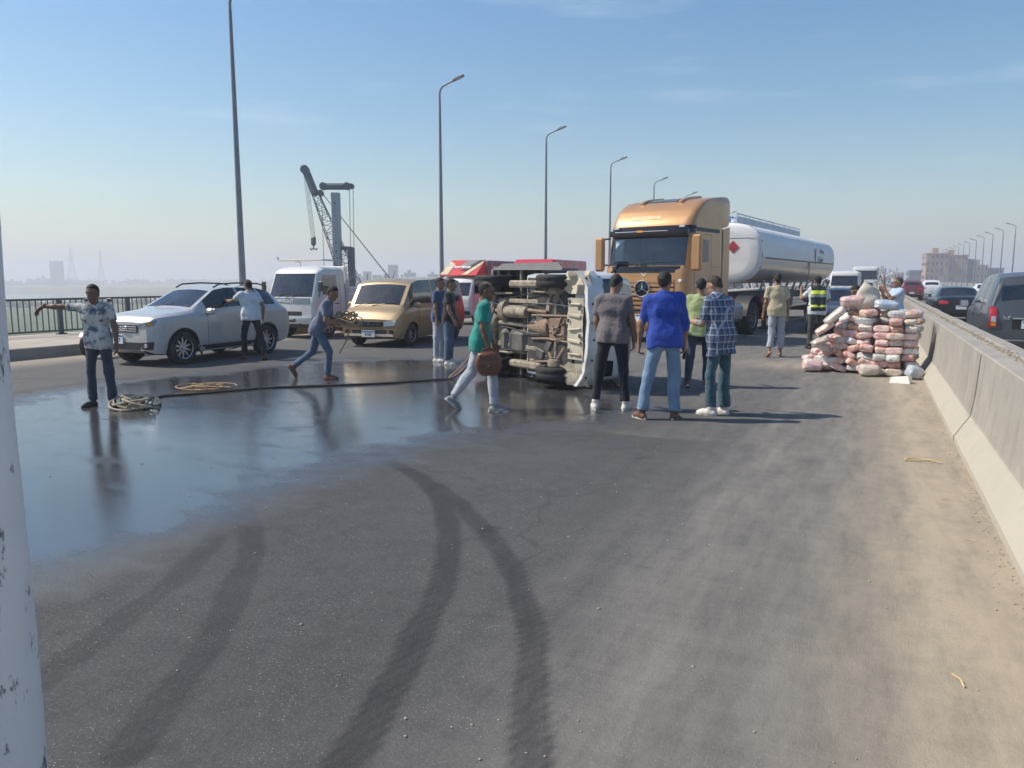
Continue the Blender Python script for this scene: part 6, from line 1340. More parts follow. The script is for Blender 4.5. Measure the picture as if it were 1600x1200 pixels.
        if slv:
            for k in 'RL':
                e = J[k + 's'] + (J[k + 'e'] - J[k + 's']) * (1.0 if sleeve_to_fore else sleeve); u = nrm(J[k + 'e'] - J[k + 's']); a = cap(P, J[k + 's'], e + (u * .02 if not sleeve_to_fore else 0), S * .066 * b ** .3, S * (.060 if not sleeve_to_fore else .052) * b ** .3)
                if not sleeve_to_fore: a = np.maximum(a, (P - e) @ u)
                else:
                    w = J[k + 'e'] + (J[k + 'w'] - J[k + 'e']) * sleeve_to_fore; v = nrm(J[k + 'w'] - J[k + 'e']); c2 = np.maximum(cap(P, J[k + 'e'], w + v * .02, S * .052, S * .044), (P - w) @ v); a = smin(a, c2, S * .02)
                d = smin(d, a, S * .035)
        d = np.maximum(d, -((P - (P0 - T * S * hem)) @ T)); d = np.maximum(d, -cap(P, Nb - T * S * .005 + Fw * S * .012, Hc - Hu * S * .02, S * .064, S * .075)); return d + wrinkle(P, .0105 * loose, 15, seed) + wrinkle(P, .003, 38, seed + 9)
    lo, hi = limits([P0 - T * S * hem, Nb, J['Re'], J['Le'], sR, sL] + ([J['Rw'], J['Lw']] if sleeve_to_fore else []), S * .17); net_obj('shirt', [surface_net(f_sh, lo, hi, .0145 * S)], top, t)
    if top in COLLARED:
        mb = MB(); cc = Nb + T * S * .012 + Fw * S * .01; mb.tube([cc + S * (Lx * .072 * cos(a) + Fw * .068 * sin(a) + T * (.012 - .030 * max(0, sin(a)))) for a in np.linspace(0, 2 * pi, 21)[:-1]], S * .017, 6, closed=True); mb.build('collar', [top], t)
    if vest:
        def f_v(P): d = np.maximum(f_sh(P, False, .026), -((P - (P0 - T * S * .06)) @ T)); return np.maximum(d, np.abs((P - P0) @ Lx) - S * .178)
        net_obj('safety_vest', [surface_net(f_v, lo, hi, .017 * S)], vest, t)
    if shoes and not bare:
        for k in 'RL':
            A = J[k + 'a'] + J[k + 'fd'] * S * .06; o = net_obj('shoe', [surface_net(lambda P, k=k: f_foot(P, k, .010, True), A - S * .18, A + S * .18, .012 * S)], shoes[0], t)
            fd, fu = J[k + 'fd'], J[k + 'fu']; lt = np.cross(fd, fu); c = J[k + 'a'] - fu * S * .081; mb = MB(); ol = []
            for a in np.linspace(0, 2 * pi, 19)[:-1]: ol.append((S * (.065 + .145 * cos(a)), S * (.046 + .008 * cos(a)) * sin(a)))
            Vv = [c + fd * u + lt * v - fu * S * .012 for u, v in ol] + [c + fd * u + lt * v + fu * S * .012 for u, v in ol]; n = len(ol); mb.add(Vv, [tuple(range(n)), tuple(range(n, 2 * n))] + [(i, (i + 1) % n, n + (i + 1) % n, n + i) for i in range(n)]); mb.build('sole', [shoes[1]], o)
    t['_'] = 0; del t['_']; PEOPLE[label] = (t, J, S, T); return t
PEOPLE = {}; COLLARED = ('shirt_blue', 'plaid', 'shirt_white', 'shirt_pale', 'shirt_slate', 'shirt_pink')
mat('eye_dark', (.03, .02, .018), .25)
AW = 25.0  # heading straight away from the camera
person('man in a blotched grey T-shirt holding one arm straight out, beside the rope coil', (-9.27, 6.9, 0), 205, 1.62, 'blot_tee', 'jeans_dark', ('shoe_black', 'shoe_black'), dict(RU=(1, .06, .04), RF=(1, .12, .02), handR=(.75, .1, -.6), LU=(-.32, -.02, -1), LF=(-.12, .22, -1), RT=(.11, .02, -1), LT=(-.10, .02, -1), RS=(0, -.02, -1), LS=(-.02, -.02, -1), yawR=18, yawL=-35, head=(.05, 1, -.15)), 'skin_dark', sleeve=.72, hem=.12, seed=1)
person('man in a white shirt reaching towards the silver SUV window', (-11.75, 12.35, 0), 62, 1.70, 'shirt_white', 'navy', ('shoe_brown', 'shoe_brown'), dict(LU=(-.5, .75, -.5), LF=(-.25, 1, .05), RU=(.35, -.25, -1), RF=(.1, .5, -.9), RT=(.12, -.35, -1), RS=(.05, -.4, -1), LT=(-.1, .3, -1), LS=(0, -.05, -1), pitchR=18, lean=8, head=(-.2, 1, -.1)), seed=2, hem=.1, build=1.08)
person('man in a slate shirt striding right with a bundle of rope in his arms', (-8.62, 10.35, 0), -62, 1.68, 'shirt_slate', 'jeans_mid', ('shoe_brown', 'shoe_brown'), dict(lean=24, RU=(.15, .0, -1), RF=(-.3, 1, -.25), LU=(-.15, .05, -1), LF=(.3, 1, -.2), RT=(.05, .55, -1), RS=(0, -.10, -1), LT=(-.05, -.30, -1), LS=(0, -1.0, -.75), pitchL=60, head=(0, 1, -.5), curl=1.0), seed=3, hem=.12, sleeve=.75)
person('man in a black T-shirt and jeans facing right beside the gold minivan', (-7.62, 13.35, 0), -72, 1.70, 'tee_black', 'jeans_mid', ('shoe_white', 'sole_white'), dict(RU=(.1, .08, -1), RF=(-.05, .45, -1), LU=(-.1, .1, -1), LF=(.1, .5, -1), head=(0, 1, -.15)), seed=4)
person('man in a navy blue shirt standing half behind the man in the black T-shirt', (-8.1, 13.75, 0), -80, 1.72, 'shirt_navy', 'jeans_pale', ('shoe_white', 'sole_white'), dict(head=(.1, 1, -.1)), seed=5)
person('man in a teal green T-shirt walking right with a brown leather bag', (-4.62, 8.72, 0), -66, 1.68, 'tee_teal', 'jeans_pale', ('shoe_grey', 'sole_white'), dict(RU=(.08, .0, -1), RF=(.02, .28, -1), LU=(-.1, .1, -1), LF=(-.05, .4, -1), RT=(.03, .38, -1), RS=(0, .05, -1), LT=(-.03, -.34, -1), LS=(0, -.72, -1), pitchL=40, lean=5, head=(.05, 1, -.14), curl=1.1), 'skin_dark', 'hair_black', bald=True, hem=.14, sleeve=.68, build=1.06, loose=1.15, seed=6)
person('man in a pale pink shirt and black cap behind the man with the bag', (-7.15, 14.2, 0), -55, 1.70, 'shirt_pink', 'black_cloth', ('shoe_black', 'sole_white'), dict(head=(0, 1, -.3)), cap_='black_cloth', seed=7)
person('man in a grey T-shirt and dark trousers seen from behind, head bowed', (-3.02, 9.5, 0), 12, 1.76, 'tee_grey', 'navy', ('shoe_white', 'sole_white'), dict(RU=(.22, .0, -1), RF=(.05, .3, -1), LU=(-.15, .12, -1), LF=(.1, .5, -.9), RT=(.12, .05, -1), RS=(.06, -.06, -1), LT=(-.18, .05, -1), LS=(-.10, -.12, -1), lean=5, head=(.45, 1, -.55)), 'skin_brown', sleeve=.66, hem=.10, build=1.06, loose=.85, legs_to=.92, seed=31)
person('man in a bright blue long-sleeved shirt and pale jeans seen from behind', (-2.28, 9.08, 0), 22, 1.78, 'shirt_blue', 'jeans_light', ('shoe_brown', 'sole_white'), dict(RU=(.26, .02, -1), RF=(.0, .14, -1), LU=(-.30, .0, -1), LF=(-.06, .16, -1), RT=(.06, .10, -1), RS=(.02, -.05, -1), LT=(-.22, .02, -1), LS=(-.16, -.08, -1), lean=4, side=-2, head=(.5, 1, -.1), yawR=20, yawL=-25, curl=.9), 'skin_brown', sleeve_to_fore=.42, hem=.11, build=1.10, loose=1.25, seed=9)
person('man in a light green T-shirt and dark jeans walking away from the camera', (-2.43, 12.1, 0), 8, 1.70, 'tee_green', 'jeans_dark', ('shoe_brown', 'sole_white'), dict(LU=(-.22, .1, -1), LF=(-.1, .35, -1), RU=(.2, .2, -1), RF=(0, .8, -.7), RT=(.06, .22, -1), RS=(.02, -.1, -1), LT=(-.10, -.16, -1), LS=(-.05, -.35, -1), pitchL=15, head=(-.2, 1, -.15)), seed=10, build=1.06)
person('man in a blue and white checked shirt looking down at his hands', (-1.68, 9.72, 0), 62, 1.74, 'plaid', 'jeans_teal', ('shoe_white', 'sole_white'), dict(RU=(.2, .15, -1), RF=(-.35, .95, .05), LU=(-.15, .25, -1), LF=(.15, 1, .1), RT=(.06, .02, -1), RS=(0, -.04, -1), LT=(-.06, .08, -1), LS=(0, -.04, -1), lean=6, head=(-.1, 1, -.55), yawL=-10, yawR=10), 'skin_light', 'hair_brown', sleeve_to_fore=.55, hem=.20, build=1.08, loose=1.35, seed=11)
person('barefoot man in a beige T-shirt and pale jeans walking towards the tanker', (-1.87, 17.6, 0), 22, 1.78, 'tee_beige', 'jeans_pale', None, dict(RU=(.2, .02, -1), RF=(.12, .2, -1), LU=(-.2, -.02, -1), LF=(-.1, .25, -1), RT=(.05, -.02, -1), RS=(-.02, -.02, -1), LT=(-.02, -.08, -1), LS=(-.18, -.35, -1), pitchL=30, head=(0, 1, .0)), 'skin_brown', bare=True, sleeve=.66, hem=.12, loose=1.2, legs_to=.84, seed=12)
person('traffic policeman in a dark vest with yellow bands seen from behind', (-1.2, 20.15, 0), 18, 1.76, 'shirt_white', 'uniform', ('shoe_black', 'shoe_black'), dict(LU=(-.55, .35, -.75), LF=(.05, .6, .85), RU=(.3, .25, -1), RF=(-.1, .9, -.3), head=(-.15, 1, -.1)), cap_='black_cloth', vest='vest', sleeve=.7, build=1.12, loose=1.15, seed=13, belt=True)
person('man in a black T-shirt bending over the package heap', (.15, 17.5, 0), 100, 1.72, 'tee_black', 'jeans_dark', ('shoe_black', 'sole_white'), dict(lean=38, RU=(.2, .5, -1), RF=(-.1, .8, -.8), LU=(-.2, .6, -1), LF=(.1, .9, -.7), RT=(.12, .25, -1), RS=(0, -.25, -1), LT=(-.15, -.1, -1), LS=(0, -.2, -1), head=(0, 1, -.75)), seed=14, build=1.08, loose=1.2)
person('man in a pale blue shirt leaning at the barrier with his hands at his face', (.50, 19.6, 0), 108, 1.74, 'shirt_pale', 'jeans_dark', ('shoe_black', 'sole_white'), dict(RU=(.1, .6, -.6), RF=(-.35, .5, .9), LU=(-.1, .65, -.5), LF=(.3, .45, .9), lean=-4, head=(0, 1, -.1)), 'skin_brown', 'hair_grey', sleeve=.7, build=1.08, loose=1.2, seed=15)
# ------------------------------------------------------------------ heap of wrapped packages against the barrier
def pack_material(name, c1, c2, c3):
    m, nt, b = _base(name); oi = N(nt, 'ShaderNodeObjectInfo'); t = N(nt, 'ShaderNodeTexCoord'); av = N(nt, 'ShaderNodeVectorMath', operation='ADD'); L(nt, t.outputs['Object'], av.inputs[0])
    sc = N(nt, 'ShaderNodeVectorMath', operation='SCALE'); L(nt, oi.outputs['Location'], sc.inputs[0]); sc.inputs['Scale'].default_value = 3.7; L(nt, sc.outputs[0], av.inputs[1])
    a = noise(nt, 9, 3, .5, vec=av.outputs[0]); f = noise(nt, 26, 4, .6, vec=av.outputs[0]); c = mixc(nt, ramp(nt, a, .44, .52), c1, c2); c = mixc(nt, ramp(nt, f, .57, .63, c1=(.8,) * 3 + (1,)), c, c3)
    hs = N(nt, 'ShaderNodeHueSaturation'); mr = N(nt, 'ShaderNodeMapRange'); L(nt, oi.outputs['Random'], mr.inputs[0]); mr.inputs[3].default_value = .85; mr.inputs[4].default_value = 1.25; L(nt, mr.outputs[0], hs.inputs['Value']); mr2 = N(nt, 'ShaderNodeMapRange'); L(nt, oi.outputs['Random'], mr2.inputs[0]); mr2.inputs[3].default_value = 1.1; mr2.inputs[4].default_value = .7; L(nt, mr2.outputs[0], hs.inputs['Saturation']); L(nt, c, hs.inputs['Color'])
    L(nt, hs.outputs[0], b.inputs['Base Color']); b.inputs['Roughness'].default_value = .24; b.inputs['Coat Weight'].default_value = .8; b.inputs['Coat Roughness'].default_value = .15; b.inputs['Subsurface Weight'].default_value = 0
    addbump(nt, b, noise(nt, 30, 5, .7, vec=av.outputs[0]), .9, .03)
pack_material('pack_pink', (.70, .33, .28, 1), (.74, .50, .44, 1), (.78, .72, .67, 1)); pack_material('pack_white', (.60, .60, .57, 1), (.68, .66, .62, 1), (.16, .22, .18, 1)); pack_material('pack_orange', (.66, .28, .16, 1), (.70, .52, .42, 1), (.68, .62, .54, 1)); pack_material('pack_cream', (.60, .50, .40, 1), (.66, .58, .48, 1), (.60, .34, .26, 1)); pack_material('pack_blue', (.36, .45, .56, 1), (.55, .60, .64, 1), (.20, .32, .48, 1))
def pack_mesh(mname, seed, sx=.215, sy=.30, sz=.132):
    n = 7; r = np.random.default_rng(seed); V = []; F = []; idx = {}
    def vid(p):
        k = tuple(np.round(p, 5))
        if k not in idx: idx[k] = len(V); V.append(p)
        return idx[k]
    for ax in range(3):
        for s in (-1, 1):
            for i in range(n):
                for j in range(n):
                    q = []
                    for a, b in ((i, j), (i + 1, j), (i + 1, j + 1), (i, j + 1)):
                        p = np.zeros(3); p[ax] = s; p[(ax + 1) % 3] = -1 + 2 * a / n; p[(ax + 2) % 3] = -1 + 2 * b / n; q.append(vid(p))
                    F.append(q if s > 0 else q[::-1])
    V = np.array(V); l = (np.abs(V) ** 7).sum(1) ** (1 / 7); V = V / l[:, None]
    V[:, 2] *= 1 - .30 * np.abs(V[:, 1]) ** 3 - .45 * np.abs(V[:, 1]) ** 10 - .08 * np.abs(V[:, 0]) ** 3; V[:, 0] *= 1 - .06 * np.abs(V[:, 1]) ** 6
    V *= 1 + (vnoise(V, 2.6, seed) * .05 + vnoise(V, 9, seed + 50) * .05)[:, None]; V = V * np.array([sx, sy, sz]) / 2
    me = np_mesh('package', V, np.array(F), mname); return me
KIND = ['pack_pink', 'pack_white', 'pack_orange', 'pack_cream']; PM = {k: [pack_mesh(k, 20 + 7 * i + j) for j in range(3)] for i, k in enumerate(KIND)}
CN = {'pack_pink': 'pink printed', 'pack_white': 'white and grey', 'pack_orange': 'orange', 'pack_cream': 'cream coloured'}
rp_ = random.Random(5); GRP = 'wrapped packages heaped against the barrier'; front = lambda u: 15.30 - .42 * min(u, 1.4) + (.12 if u > 1.4 else 0)
for lay in range(3):
    for r_ in range(11):
        u = 0.04 + lay * .05
        while u < 1.80:
            hmax = min(10.0, 1.2 + 11 * max(0, u - .02) / .85) if u < .85 else (8.8 if u < 1.02 else (9.0 if u > 1.22 else 7.0))
            if lay: hmax = max(hmax - .6 * lay, 2.5) if u < .9 else min(hmax, 8.8)
            if r_ + .4 < hmax and not (lay == 2 and 0 < r_ < hmax - 2.2 and u > .3):
                neat = u > 1.12; j = .02 if neat else .05; k = rp_.choices(KIND, (5.5, 3, 3.2, .8) if not neat else (5, 3.8, 2.6, .8))[0]
                o = obj('package', rp_.choice(PM[k]), None, (-.99 + u + rp_.uniform(-j, j), front(u) + lay * .345 + .16 + rp_.uniform(-j, j) + (0.026 * r_ if u < .9 else .010 * r_), 0.064 + r_ * .126 + rp_.uniform(0, j * .5)), (rp_.gauss(0, .05 if neat else .2), rp_.gauss(0, .06 if neat else .24), rp_.gauss(0, .12 if neat else .45) + (pi / 2 if rp_.random() < (.25 if neat else .45) else 0)))
                sc = rp_.uniform(.93, 1.08); o.scale = (sc, sc, sc * rp_.uniform(.96, 1.04))
                where = ('at the bottom of the heap' if r_ == 0 else ('on top of the heap' if r_ > hmax - 1.6 else ('in the neat stack by the barrier' if neat else ('on the loose left slope of the heap' if u < .75 else 'in the middle of the heap'))))
                if lay == 2: where = 'at the back of the heap'
                tag(o, '%s plastic wrapped package %s' % (CN[k], where), 'package', GRP)
            u += .222 + rp_.uniform(-.006, .014)
# larger sacks lying over the left slope and the top
def sack(label, loc, rot, size, m, seed):
    me = pack_mesh(m, seed, *size); o = obj('sack', me, None, loc, rot); tag(o, label, 'sack', None)
sack('large pink plastic sack lying on top of the left part of the heap', (-.33, 15.35, 1.30), (.05, -.15, .2), (.40, .30, .19), 'pack_pink', 91)
sack('cream plastic sack sliding down the left slope of the heap', (-.60, 15.22, 1.03), (.05, -.75, .15), (.42, .32, .14), 'pack_cream', 92)
sack('orange plastic sack halfway down the left slope of the heap', (-.76, 15.20, .80), (0, -.6, .1), (.36, .30, .13), 'pack_orange', 93)
sack('pale sack with a rounded end low on the left slope', (-.82, 15.14, .56), (0, -.5, .2), (.32, .30, .14), 'pack_cream', 94)
sack('crumpled pale blue plastic bag on top of the heap beside the white sack', (.22, 15.35, 1.24), (.2, .1, .4), (.42, .34, .16), 'pack_blue', 95)
sack('crumpled blue plastic bag at the foot of the neat stack by the barrier', (.72, 14.62, .12), (.1, .35, .5), (.24, .22, .22), 'pack_blue', 96)
sack('torn clear plastic bag of packages at the front of the heap', (.02, 14.76, .11), (0, .05, .2), (.32, .26, .20), 'pack_cream', 97)
sack('torn pink plastic bag at the bottom left corner of the heap', (-.94, 15.10, .12), (0, .1, .3), (.32, .28, .22), 'pack_pink', 98)
mat('woven_sack', (.52, .48, .40), .8, var=.12, scale=8, bump=.5, bscale=90)
A = []
for k, z in enumerate(np.linspace(0, 1, 14)):
    w = [.15, .19, .21, .22, .225, .225, .22, .21, .195, .17, .14, .10, .055, .012][k]; A.append([(w * cos(a) * (1 + .08 * sin(3 * a + k)) + .03 * z, w * .62 * sin(a) + .02 * sin(k), z * .55) for a in np.linspace(0, 2 * pi, 25)])
mb = MB(); mb.grid(A); o = mb.build('woven_sack', ['woven_sack'], loc=(-.03, 15.42, 1.10)); o.rotation_euler = (.1, -.28, .2); tag(o, 'pale woven sack with a pointed top standing on the heap', 'sack')
mat('foam', (.72, .70, .64), .8, var=.06); mb = MB(); mb.add([(-.17, -.12, 0), (.13, -.14, 0), (.17, .1, 0), (-.13, .12, 0), (-.15, -.05, .09), (.10, -.06, .12), (.16, .10, .11), (-.12, .12, .08)], [(0, 3, 2, 1), (4, 5, 6, 7), (0, 1, 5, 4), (1, 2, 6, 5), (2, 3, 7, 6), (3, 0, 4, 7)]); o = mb.build('foam_block', ['foam'], smooth=0, loc=(.50, 14.02, .003)); tag(o, 'white foam block lying on the road in front of the heap', 'foam block')

# ------------------------------------------------------------------ ropes
mat('rope_pale', (.40, .34, .25), .85, var=.35, scale=14, bump=.8, bscale=120); mat('rope_dark', (.045, .04, .037), .8, var=.3, scale=12, bump=.6, bscale=120); mat('rope_tan', (.34, .235, .14), .85, var=.3, scale=14, bump=.8, bscale=120)
def tangle(n, R, hgt, seed, loops, flat=.6):
    r = random.Random(seed); pts = []; p1, p2, p3 = [r.uniform(0, 6) for _ in range(3)]
    for k in range(n):
        a = loops * 2 * pi * k / n; q = .55 + .3 * sin(a * .37 + p1) + .2 * sin(a * .71 + p2); pts.append((R * q * cos(a) + R * .35 * sin(a * .23 + p3), R * flat * q * sin(a) + R * .2 * cos(a * .31), .018 + hgt * (.5 + .5 * sin(a * 1.13 + p2)) * (1 - .35 * q)))
    return pts
mb = MB(); mb.tube(tangle(420, .30, .17, 3, 15, .75), .0125, 6); o = mb.build('rope_coil', ['rope_pale'], loc=(-8.72, 6.95, 0)); tag(o, 'pale heaped coil of rope on the wet road beside the man with one arm out', 'rope')
mb = MB(); mb.tube(tangle(260, .42, .07, 8, 8, .5), .012, 6); o = mb.build('rope_tangle', ['rope_tan'], loc=(-9.25, 8.65, 0)); o.rotation_euler = (0, 0, .45); tag(o, 'loose flat tangle of tan rope on the road behind the coil', 'rope')
pts = [tuple(p) for p in spline([(-8.55, 7.2, .02), (-8.85, 7.45, .018), (-9.21, 7.76, .016), (-8.99, 8.14, .016), (-8.7, 8.66, .016), (-8.44, 9.13, .016), (-7.86, 9.64, .016), (-7.11, 10.32, .016), (-6.6, 11.0, .018), (-6.35, 11.35, .05), (-6.0, 11.55, .5), (-5.72, 11.62, 1.26)], 8)]
mb = MB(); mb.tube(pts, .016, 6); o = mb.build('tow_rope', ['rope_dark']); tag(o, 'dark tow rope running from the coil along the road to the overturned truck', 'rope')
pts = [tuple(p) for p in spline([(-6.9, 12.6, .016), (-6.62, 11.9, .016), (-6.5, 11.4, .02), (-6.15, 11.5, .4), (-5.80, 11.66, 1.24)], 8)]
mb = MB(); mb.tube(pts, .014, 6); o = mb.build('tow_rope', ['rope_tan']); tag(o, 'tan rope tied to the frame of the overturned truck', 'rope')
def hand_pos(label, key): t, J, S, T = PEOPLE[label]; rz = t.rotation_euler.z; p = J[key]; return Vector((p[0] * cos(rz) - p[1] * sin(rz) + t.location.x, p[0] * sin(rz) + p[1] * cos(rz) + t.location.y, p[2]))
carrier = 'man in a slate shirt striding right with a bundle of rope in his arms'
a, b = hand_pos(carrier, 'Rw'), hand_pos(carrier, 'Lw'); c = (a + b) / 2
mb = MB(); mb.tube([(x, y, z - .05) for x, y, z in tangle(330, .27, .26, 12, 13, .8)], .013, 6); mb.tube([(.05, .05, 0), (.0, .02, -.25), (-.12, -.05, -.5)], .012, 6); o = mb.build('rope_bundle', ['rope_tan'], loc=tuple(c + Vector((0.07, .03, -.02)))); tag(o, 'tangled bundle of tan rope carried by the striding man', 'rope')
# ------------------------------------------------------------------ leather bag and phone
w = hand_pos('man in a teal green T-shirt walking right with a brown leather bag', 'Rw'); bg_ = thing('leather_bag', 'brown leather bag carried by the man in the teal T-shirt', 'bag', tuple(w + Vector((.03, -.06, -.20))), -60)
obj('body', pack_mesh('bag_brown', 77, .13, .32, .30), bg_); mb = MB(); mb.bbox((.060, 0, .05), (.014, .24, .14), .006, rotm(0, -8)); mb.build('flap', ['bag_brown'], bg_); mb = MB(); mb.tube([(0, -.08, .12), (0, -.07, .18), (0, 0, .205), (0, .07, .18), (0, .08, .12)], .012, 6); mb.build('handle', ['bag_brown'], bg_); mb = MB(); mb.bbox((.070, 0, -.015), (.008, .02, .025), .003); mb.build('buckle', ['steel'], bg_)
w = hand_pos('man in a bright blue long-sleeved shirt and pale jeans seen from behind', 'Rw'); mb = MB(); mb.bbox((0, 0, 0), (.035, .02, .14), .008); o = mb.build('mobile_phone', ['black_gloss'], loc=tuple(w + Vector((.0, .02, -.13)))); o.rotation_euler = (.3, .1, .4); tag(o, 'black phone in the right hand of the man in the bright blue shirt', 'phone')
mb = MB(); mb.bbox((0, 0, .12), (.24, .34, .24), .06); o = mb.build('duffel_bag', ['bag_stripe'] if 'bag_stripe' in MATS else ['shoe_grey'], loc=(-7.0, 13.75, 0)); tag(o, 'grey duffel bag on the road at the feet of the man in the cap', 'bag')

# ------------------------------------------------------------------ motorcycle by the kerb
mat('moto_red', (.42, .10, .12), .35, coat=.5)
mt = thing('motorcycle', 'parked motorcycle with a pinkish red tank by the left kerb', 'motorcycle', (-15.28, 11.75, 0), 188)
wm = wheel_meshes(.29, .085, 12, 'steel', .78, .0)
for y in (.62, -.62): q = obj('wheel', wm[0], mt, (0, y, .29)); obj('rim', wm[1], q)
mb = MB()
mb.bbox((0, .18, .80), (.22, .42, .18), .07); mb.build('fuel_tank', ['moto_red'], mt); mb = MB(); mb.bbox((0, -.32, .80), (.22, .62, .10), .04); mb.build('seat', ['black_plastic'], mt)
mb = MB(); mb.tube([(0, .62, .29), (0, .50, .62), (0, .42, .95)], .03, 8); mb.build('fork', ['chrome'], mt); mb = MB(); mb.tube([(-.34, .30, 1.06), (-.15, .40, 1.02), (.15, .40, 1.02), (.34, .30, 1.06)], .014, 6); mb.build('handlebar', ['black_plastic'], mt)
mb = MB(); mb.bbox((0, .05, .42), (.26, .40, .34), .06); mb.build('engine', ['steel'], mt); mb = MB(); mb.tube([(0, .42, .85), (0, -.1, .70), (0, -.62, .62), (0, -.62, .29), (0, -.1, .26), (0, .35, .32), (0, .42, .85)], .022, 6); mb.build('frame', ['black_plastic'], mt)
mb = MB(); mb.lathe([(.001, .06), (.07, .05), (.09, 0), (.05, -.07), (.001, -.08)], 14, 'y', (0, .52, .90)); mb.build('headlight', ['lamp_clear'], mt); mb = MB(); A = [[(x, .62 + .33 * cos(a), .29 + .33 * sin(a)) for x in (-.05, .05)] for a in np.linspace(.5, 2.6, 9)]; mb.grid(A); mb.grid([[(p[0], p[1], p[2] + .008) for p in r] for r in A]); mb.build('mudguard', ['moto_red'], mt)
mb = MB(); mb.tube([(.13, .0, .3), (.15, -.4, .3), (.15, -.8, .42)], .035, 8); mb.build('exhaust_pipe', ['chrome'], mt)
for s in (-1, 1): mb = MB(); mb.tube([(s * .25, .35, 1.05), (s * .3, .36, 1.2)], .008, 5); mb.bbox((s * .31, .36, 1.24), (.12, .02, .08), .02); mb.build('wing_mirror', ['black_plastic'], mt)
# ------------------------------------------------------------------ lattice crane and piling rig beyond the railing
mat('crane_paint', (.055, .085, .12), .5, .1, var=.2, scale=2, dirt=.3, dirtcol=(.14, .15, .15)); mat('rig_paint', (.30, .34, .38), .5, .1, var=.15, scale=2, dirt=.3); mat('cable', (.06, .065, .07), .6)
cr = thing('crawler_crane', 'lattice boom crane with a hanging hook block standing beyond the railing', 'crane', (-39.0, 62.8, -11.2), 0)
def lattice(mb, A, B, wa, wb, n, side, dep, r=.045, rd=.025):
    A, B = Vector(A), Vector(B); C = []
    for k in range(n + 1):
        t = k / n; c = A.lerp(B, t); w = (wa + (wb - wa) * t) / 2; C.append([c + side * (w * sx) + dep * (w * sy) for sx, sy in ((-1, -1), (1, -1), (1, 1), (-1, 1))])
    for q in range(4): mb.tube([c[q] for c in C], r, 5)
    for k in range(n):
        for q in range(4):
            a, b = q, (q + 1) % 4
            mb.cyl(C[k][a], C[k + 1][b] if k % 2 == 0 else C[k + 1][a], rd, n=4, cap=False) if k % 2 == 0 else mb.cyl(C[k][b], C[k + 1][a], rd, n=4, cap=False)
            mb.cyl(C[k + 1][a], C[k + 1][b], rd, n=4, cap=False)
o3 = Vector((-39.0, 62.8, -11.2)); W_ = lambda x, y, z: Vector((x, y, z)) - o3
side = Vector((.906, .4226, 0)); dep = Vector((-.4226, .906, 0))
foot, neck, head = W_(-42.2, 62.6, -8.4), W_(-50.0, 61.75, 9.9), W_(-50.95, 61.4, 12.3)
ax = (neck - foot).normalized(); sperp = (side - ax * side.dot(ax)).normalized(); dperp = ax.cross(sperp)
mb = MB(); lattice(mb, foot, foot.lerp(neck, .55), .8, 1.6, 14, sperp, dperp); lattice(mb, foot.lerp(neck, .55), neck, 1.6, .62, 12, sperp, dperp); mb.build('boom', ['crane_paint'], cr, 0)
mb = MB(); c = neck.lerp(head, .45); mb.bbox(c, (.75, .55, 2.4), .1, ax.to_track_quat('Z', 'Y').to_matrix()); mb.cyl(head - dperp * .3, head + dperp * .3, .42, n=14); mb.cyl(neck + sperp * .5 - dperp * .2, neck + sperp * .5 + dperp * .2, .3, n=12); mb.build('boom_head', ['crane_paint'], cr)
hk = W_(-50.3, 61.5, 5.2)
for dx in (-.35, -.12, .12, .35): mb = MB(); mb.cyl(head + Vector((dx * .6, 0, -.2)), hk + Vector((dx * .5, dx * .25, .6)), .022, n=4); mb.build('hoist_cable', ['cable'], cr)
mb = MB(); mb.bbox(hk + Vector((0, 0, .25)), (.55, .4, .9), .15); mb.tube([hk + Vector((.0, 0, -.15)), hk + Vector((0, 0, -.45)), hk + Vector((.22, .1, -.62)), hk + Vector((.30, .14, -.42))], .07, 6); mb.tube([hk + Vector((0, 0, -.45)), hk + Vector((-.22, -.1, -.62)), hk + Vector((-.30, -.14, -.42))], .07, 6); mb.build('hook_block', ['crane_paint'], cr)
for q in (-.25, .25): mb = MB(); mb.cyl(neck + sperp * .6 + dperp * q, Vector((2.8, .4, 6.2)) + dep * q, .03, n=4); mb.build('pendant_cable', ['cable'], cr)
mb = MB(); mb.bbox((-1.0, .6, 2.6), (5.2, 3.0, 2.0), .2); mb.build('machine_house', ['crane_paint'], cr); mb = MB(); mb.bbox((-3.4, -.6, 2.6), (1.3, 1.1, 1.9), .15); mb.build('operator_cab', ['dark_glass'], cr)
for s in (-1, 1): mb = MB(); mb.bbox((-1.0, .6 + s * 1.7, .6), (6.0, .9, 1.2), .35); mb.build('crawler_track', ['black_plastic'], cr)
mb = MB(); mb.tube([(1.2, .5, 3.4), (2.8, .4, 6.2), (-1.5, .6, 3.4)], .08, 6); mb.build('gantry', ['crane_paint'], cr)
rg = thing('piling_rig', 'piling rig with a tall pale mast and a crossbeam head beyond the railing', 'drilling rig', (-47.0, 61.9, -11.2), 25)
mb = MB(); mb.bbox((-.6, 0, 10.6), (.78, .78, 21.2), .06); m_ = mb.build('mast', ['rig_paint'], rg)
for z in (3.2, 8.6, 13.0, 14.2, 15.6, 16.4, 20.2): mb = MB(); mb.cyl((-.6, -.40, z), (-.6, -.385, z), .10, n=10); mb.build('mast_hole', ['crane_paint'], m_)
mb = MB(); mb.bbox((-.55, 0, 21.75), (2.3, .5, .55), .15); mb.bbox((-.55, 0, 22.05), (2.7, .12, .06), .02)
for x, r in ((-1.75, .36), (.55, .36), (.95, .26)): mb.cyl((x, -.25, 21.8), (x, .25, 21.8), r, n=14)
mb.build('mast_head', ['crane_paint'], rg)
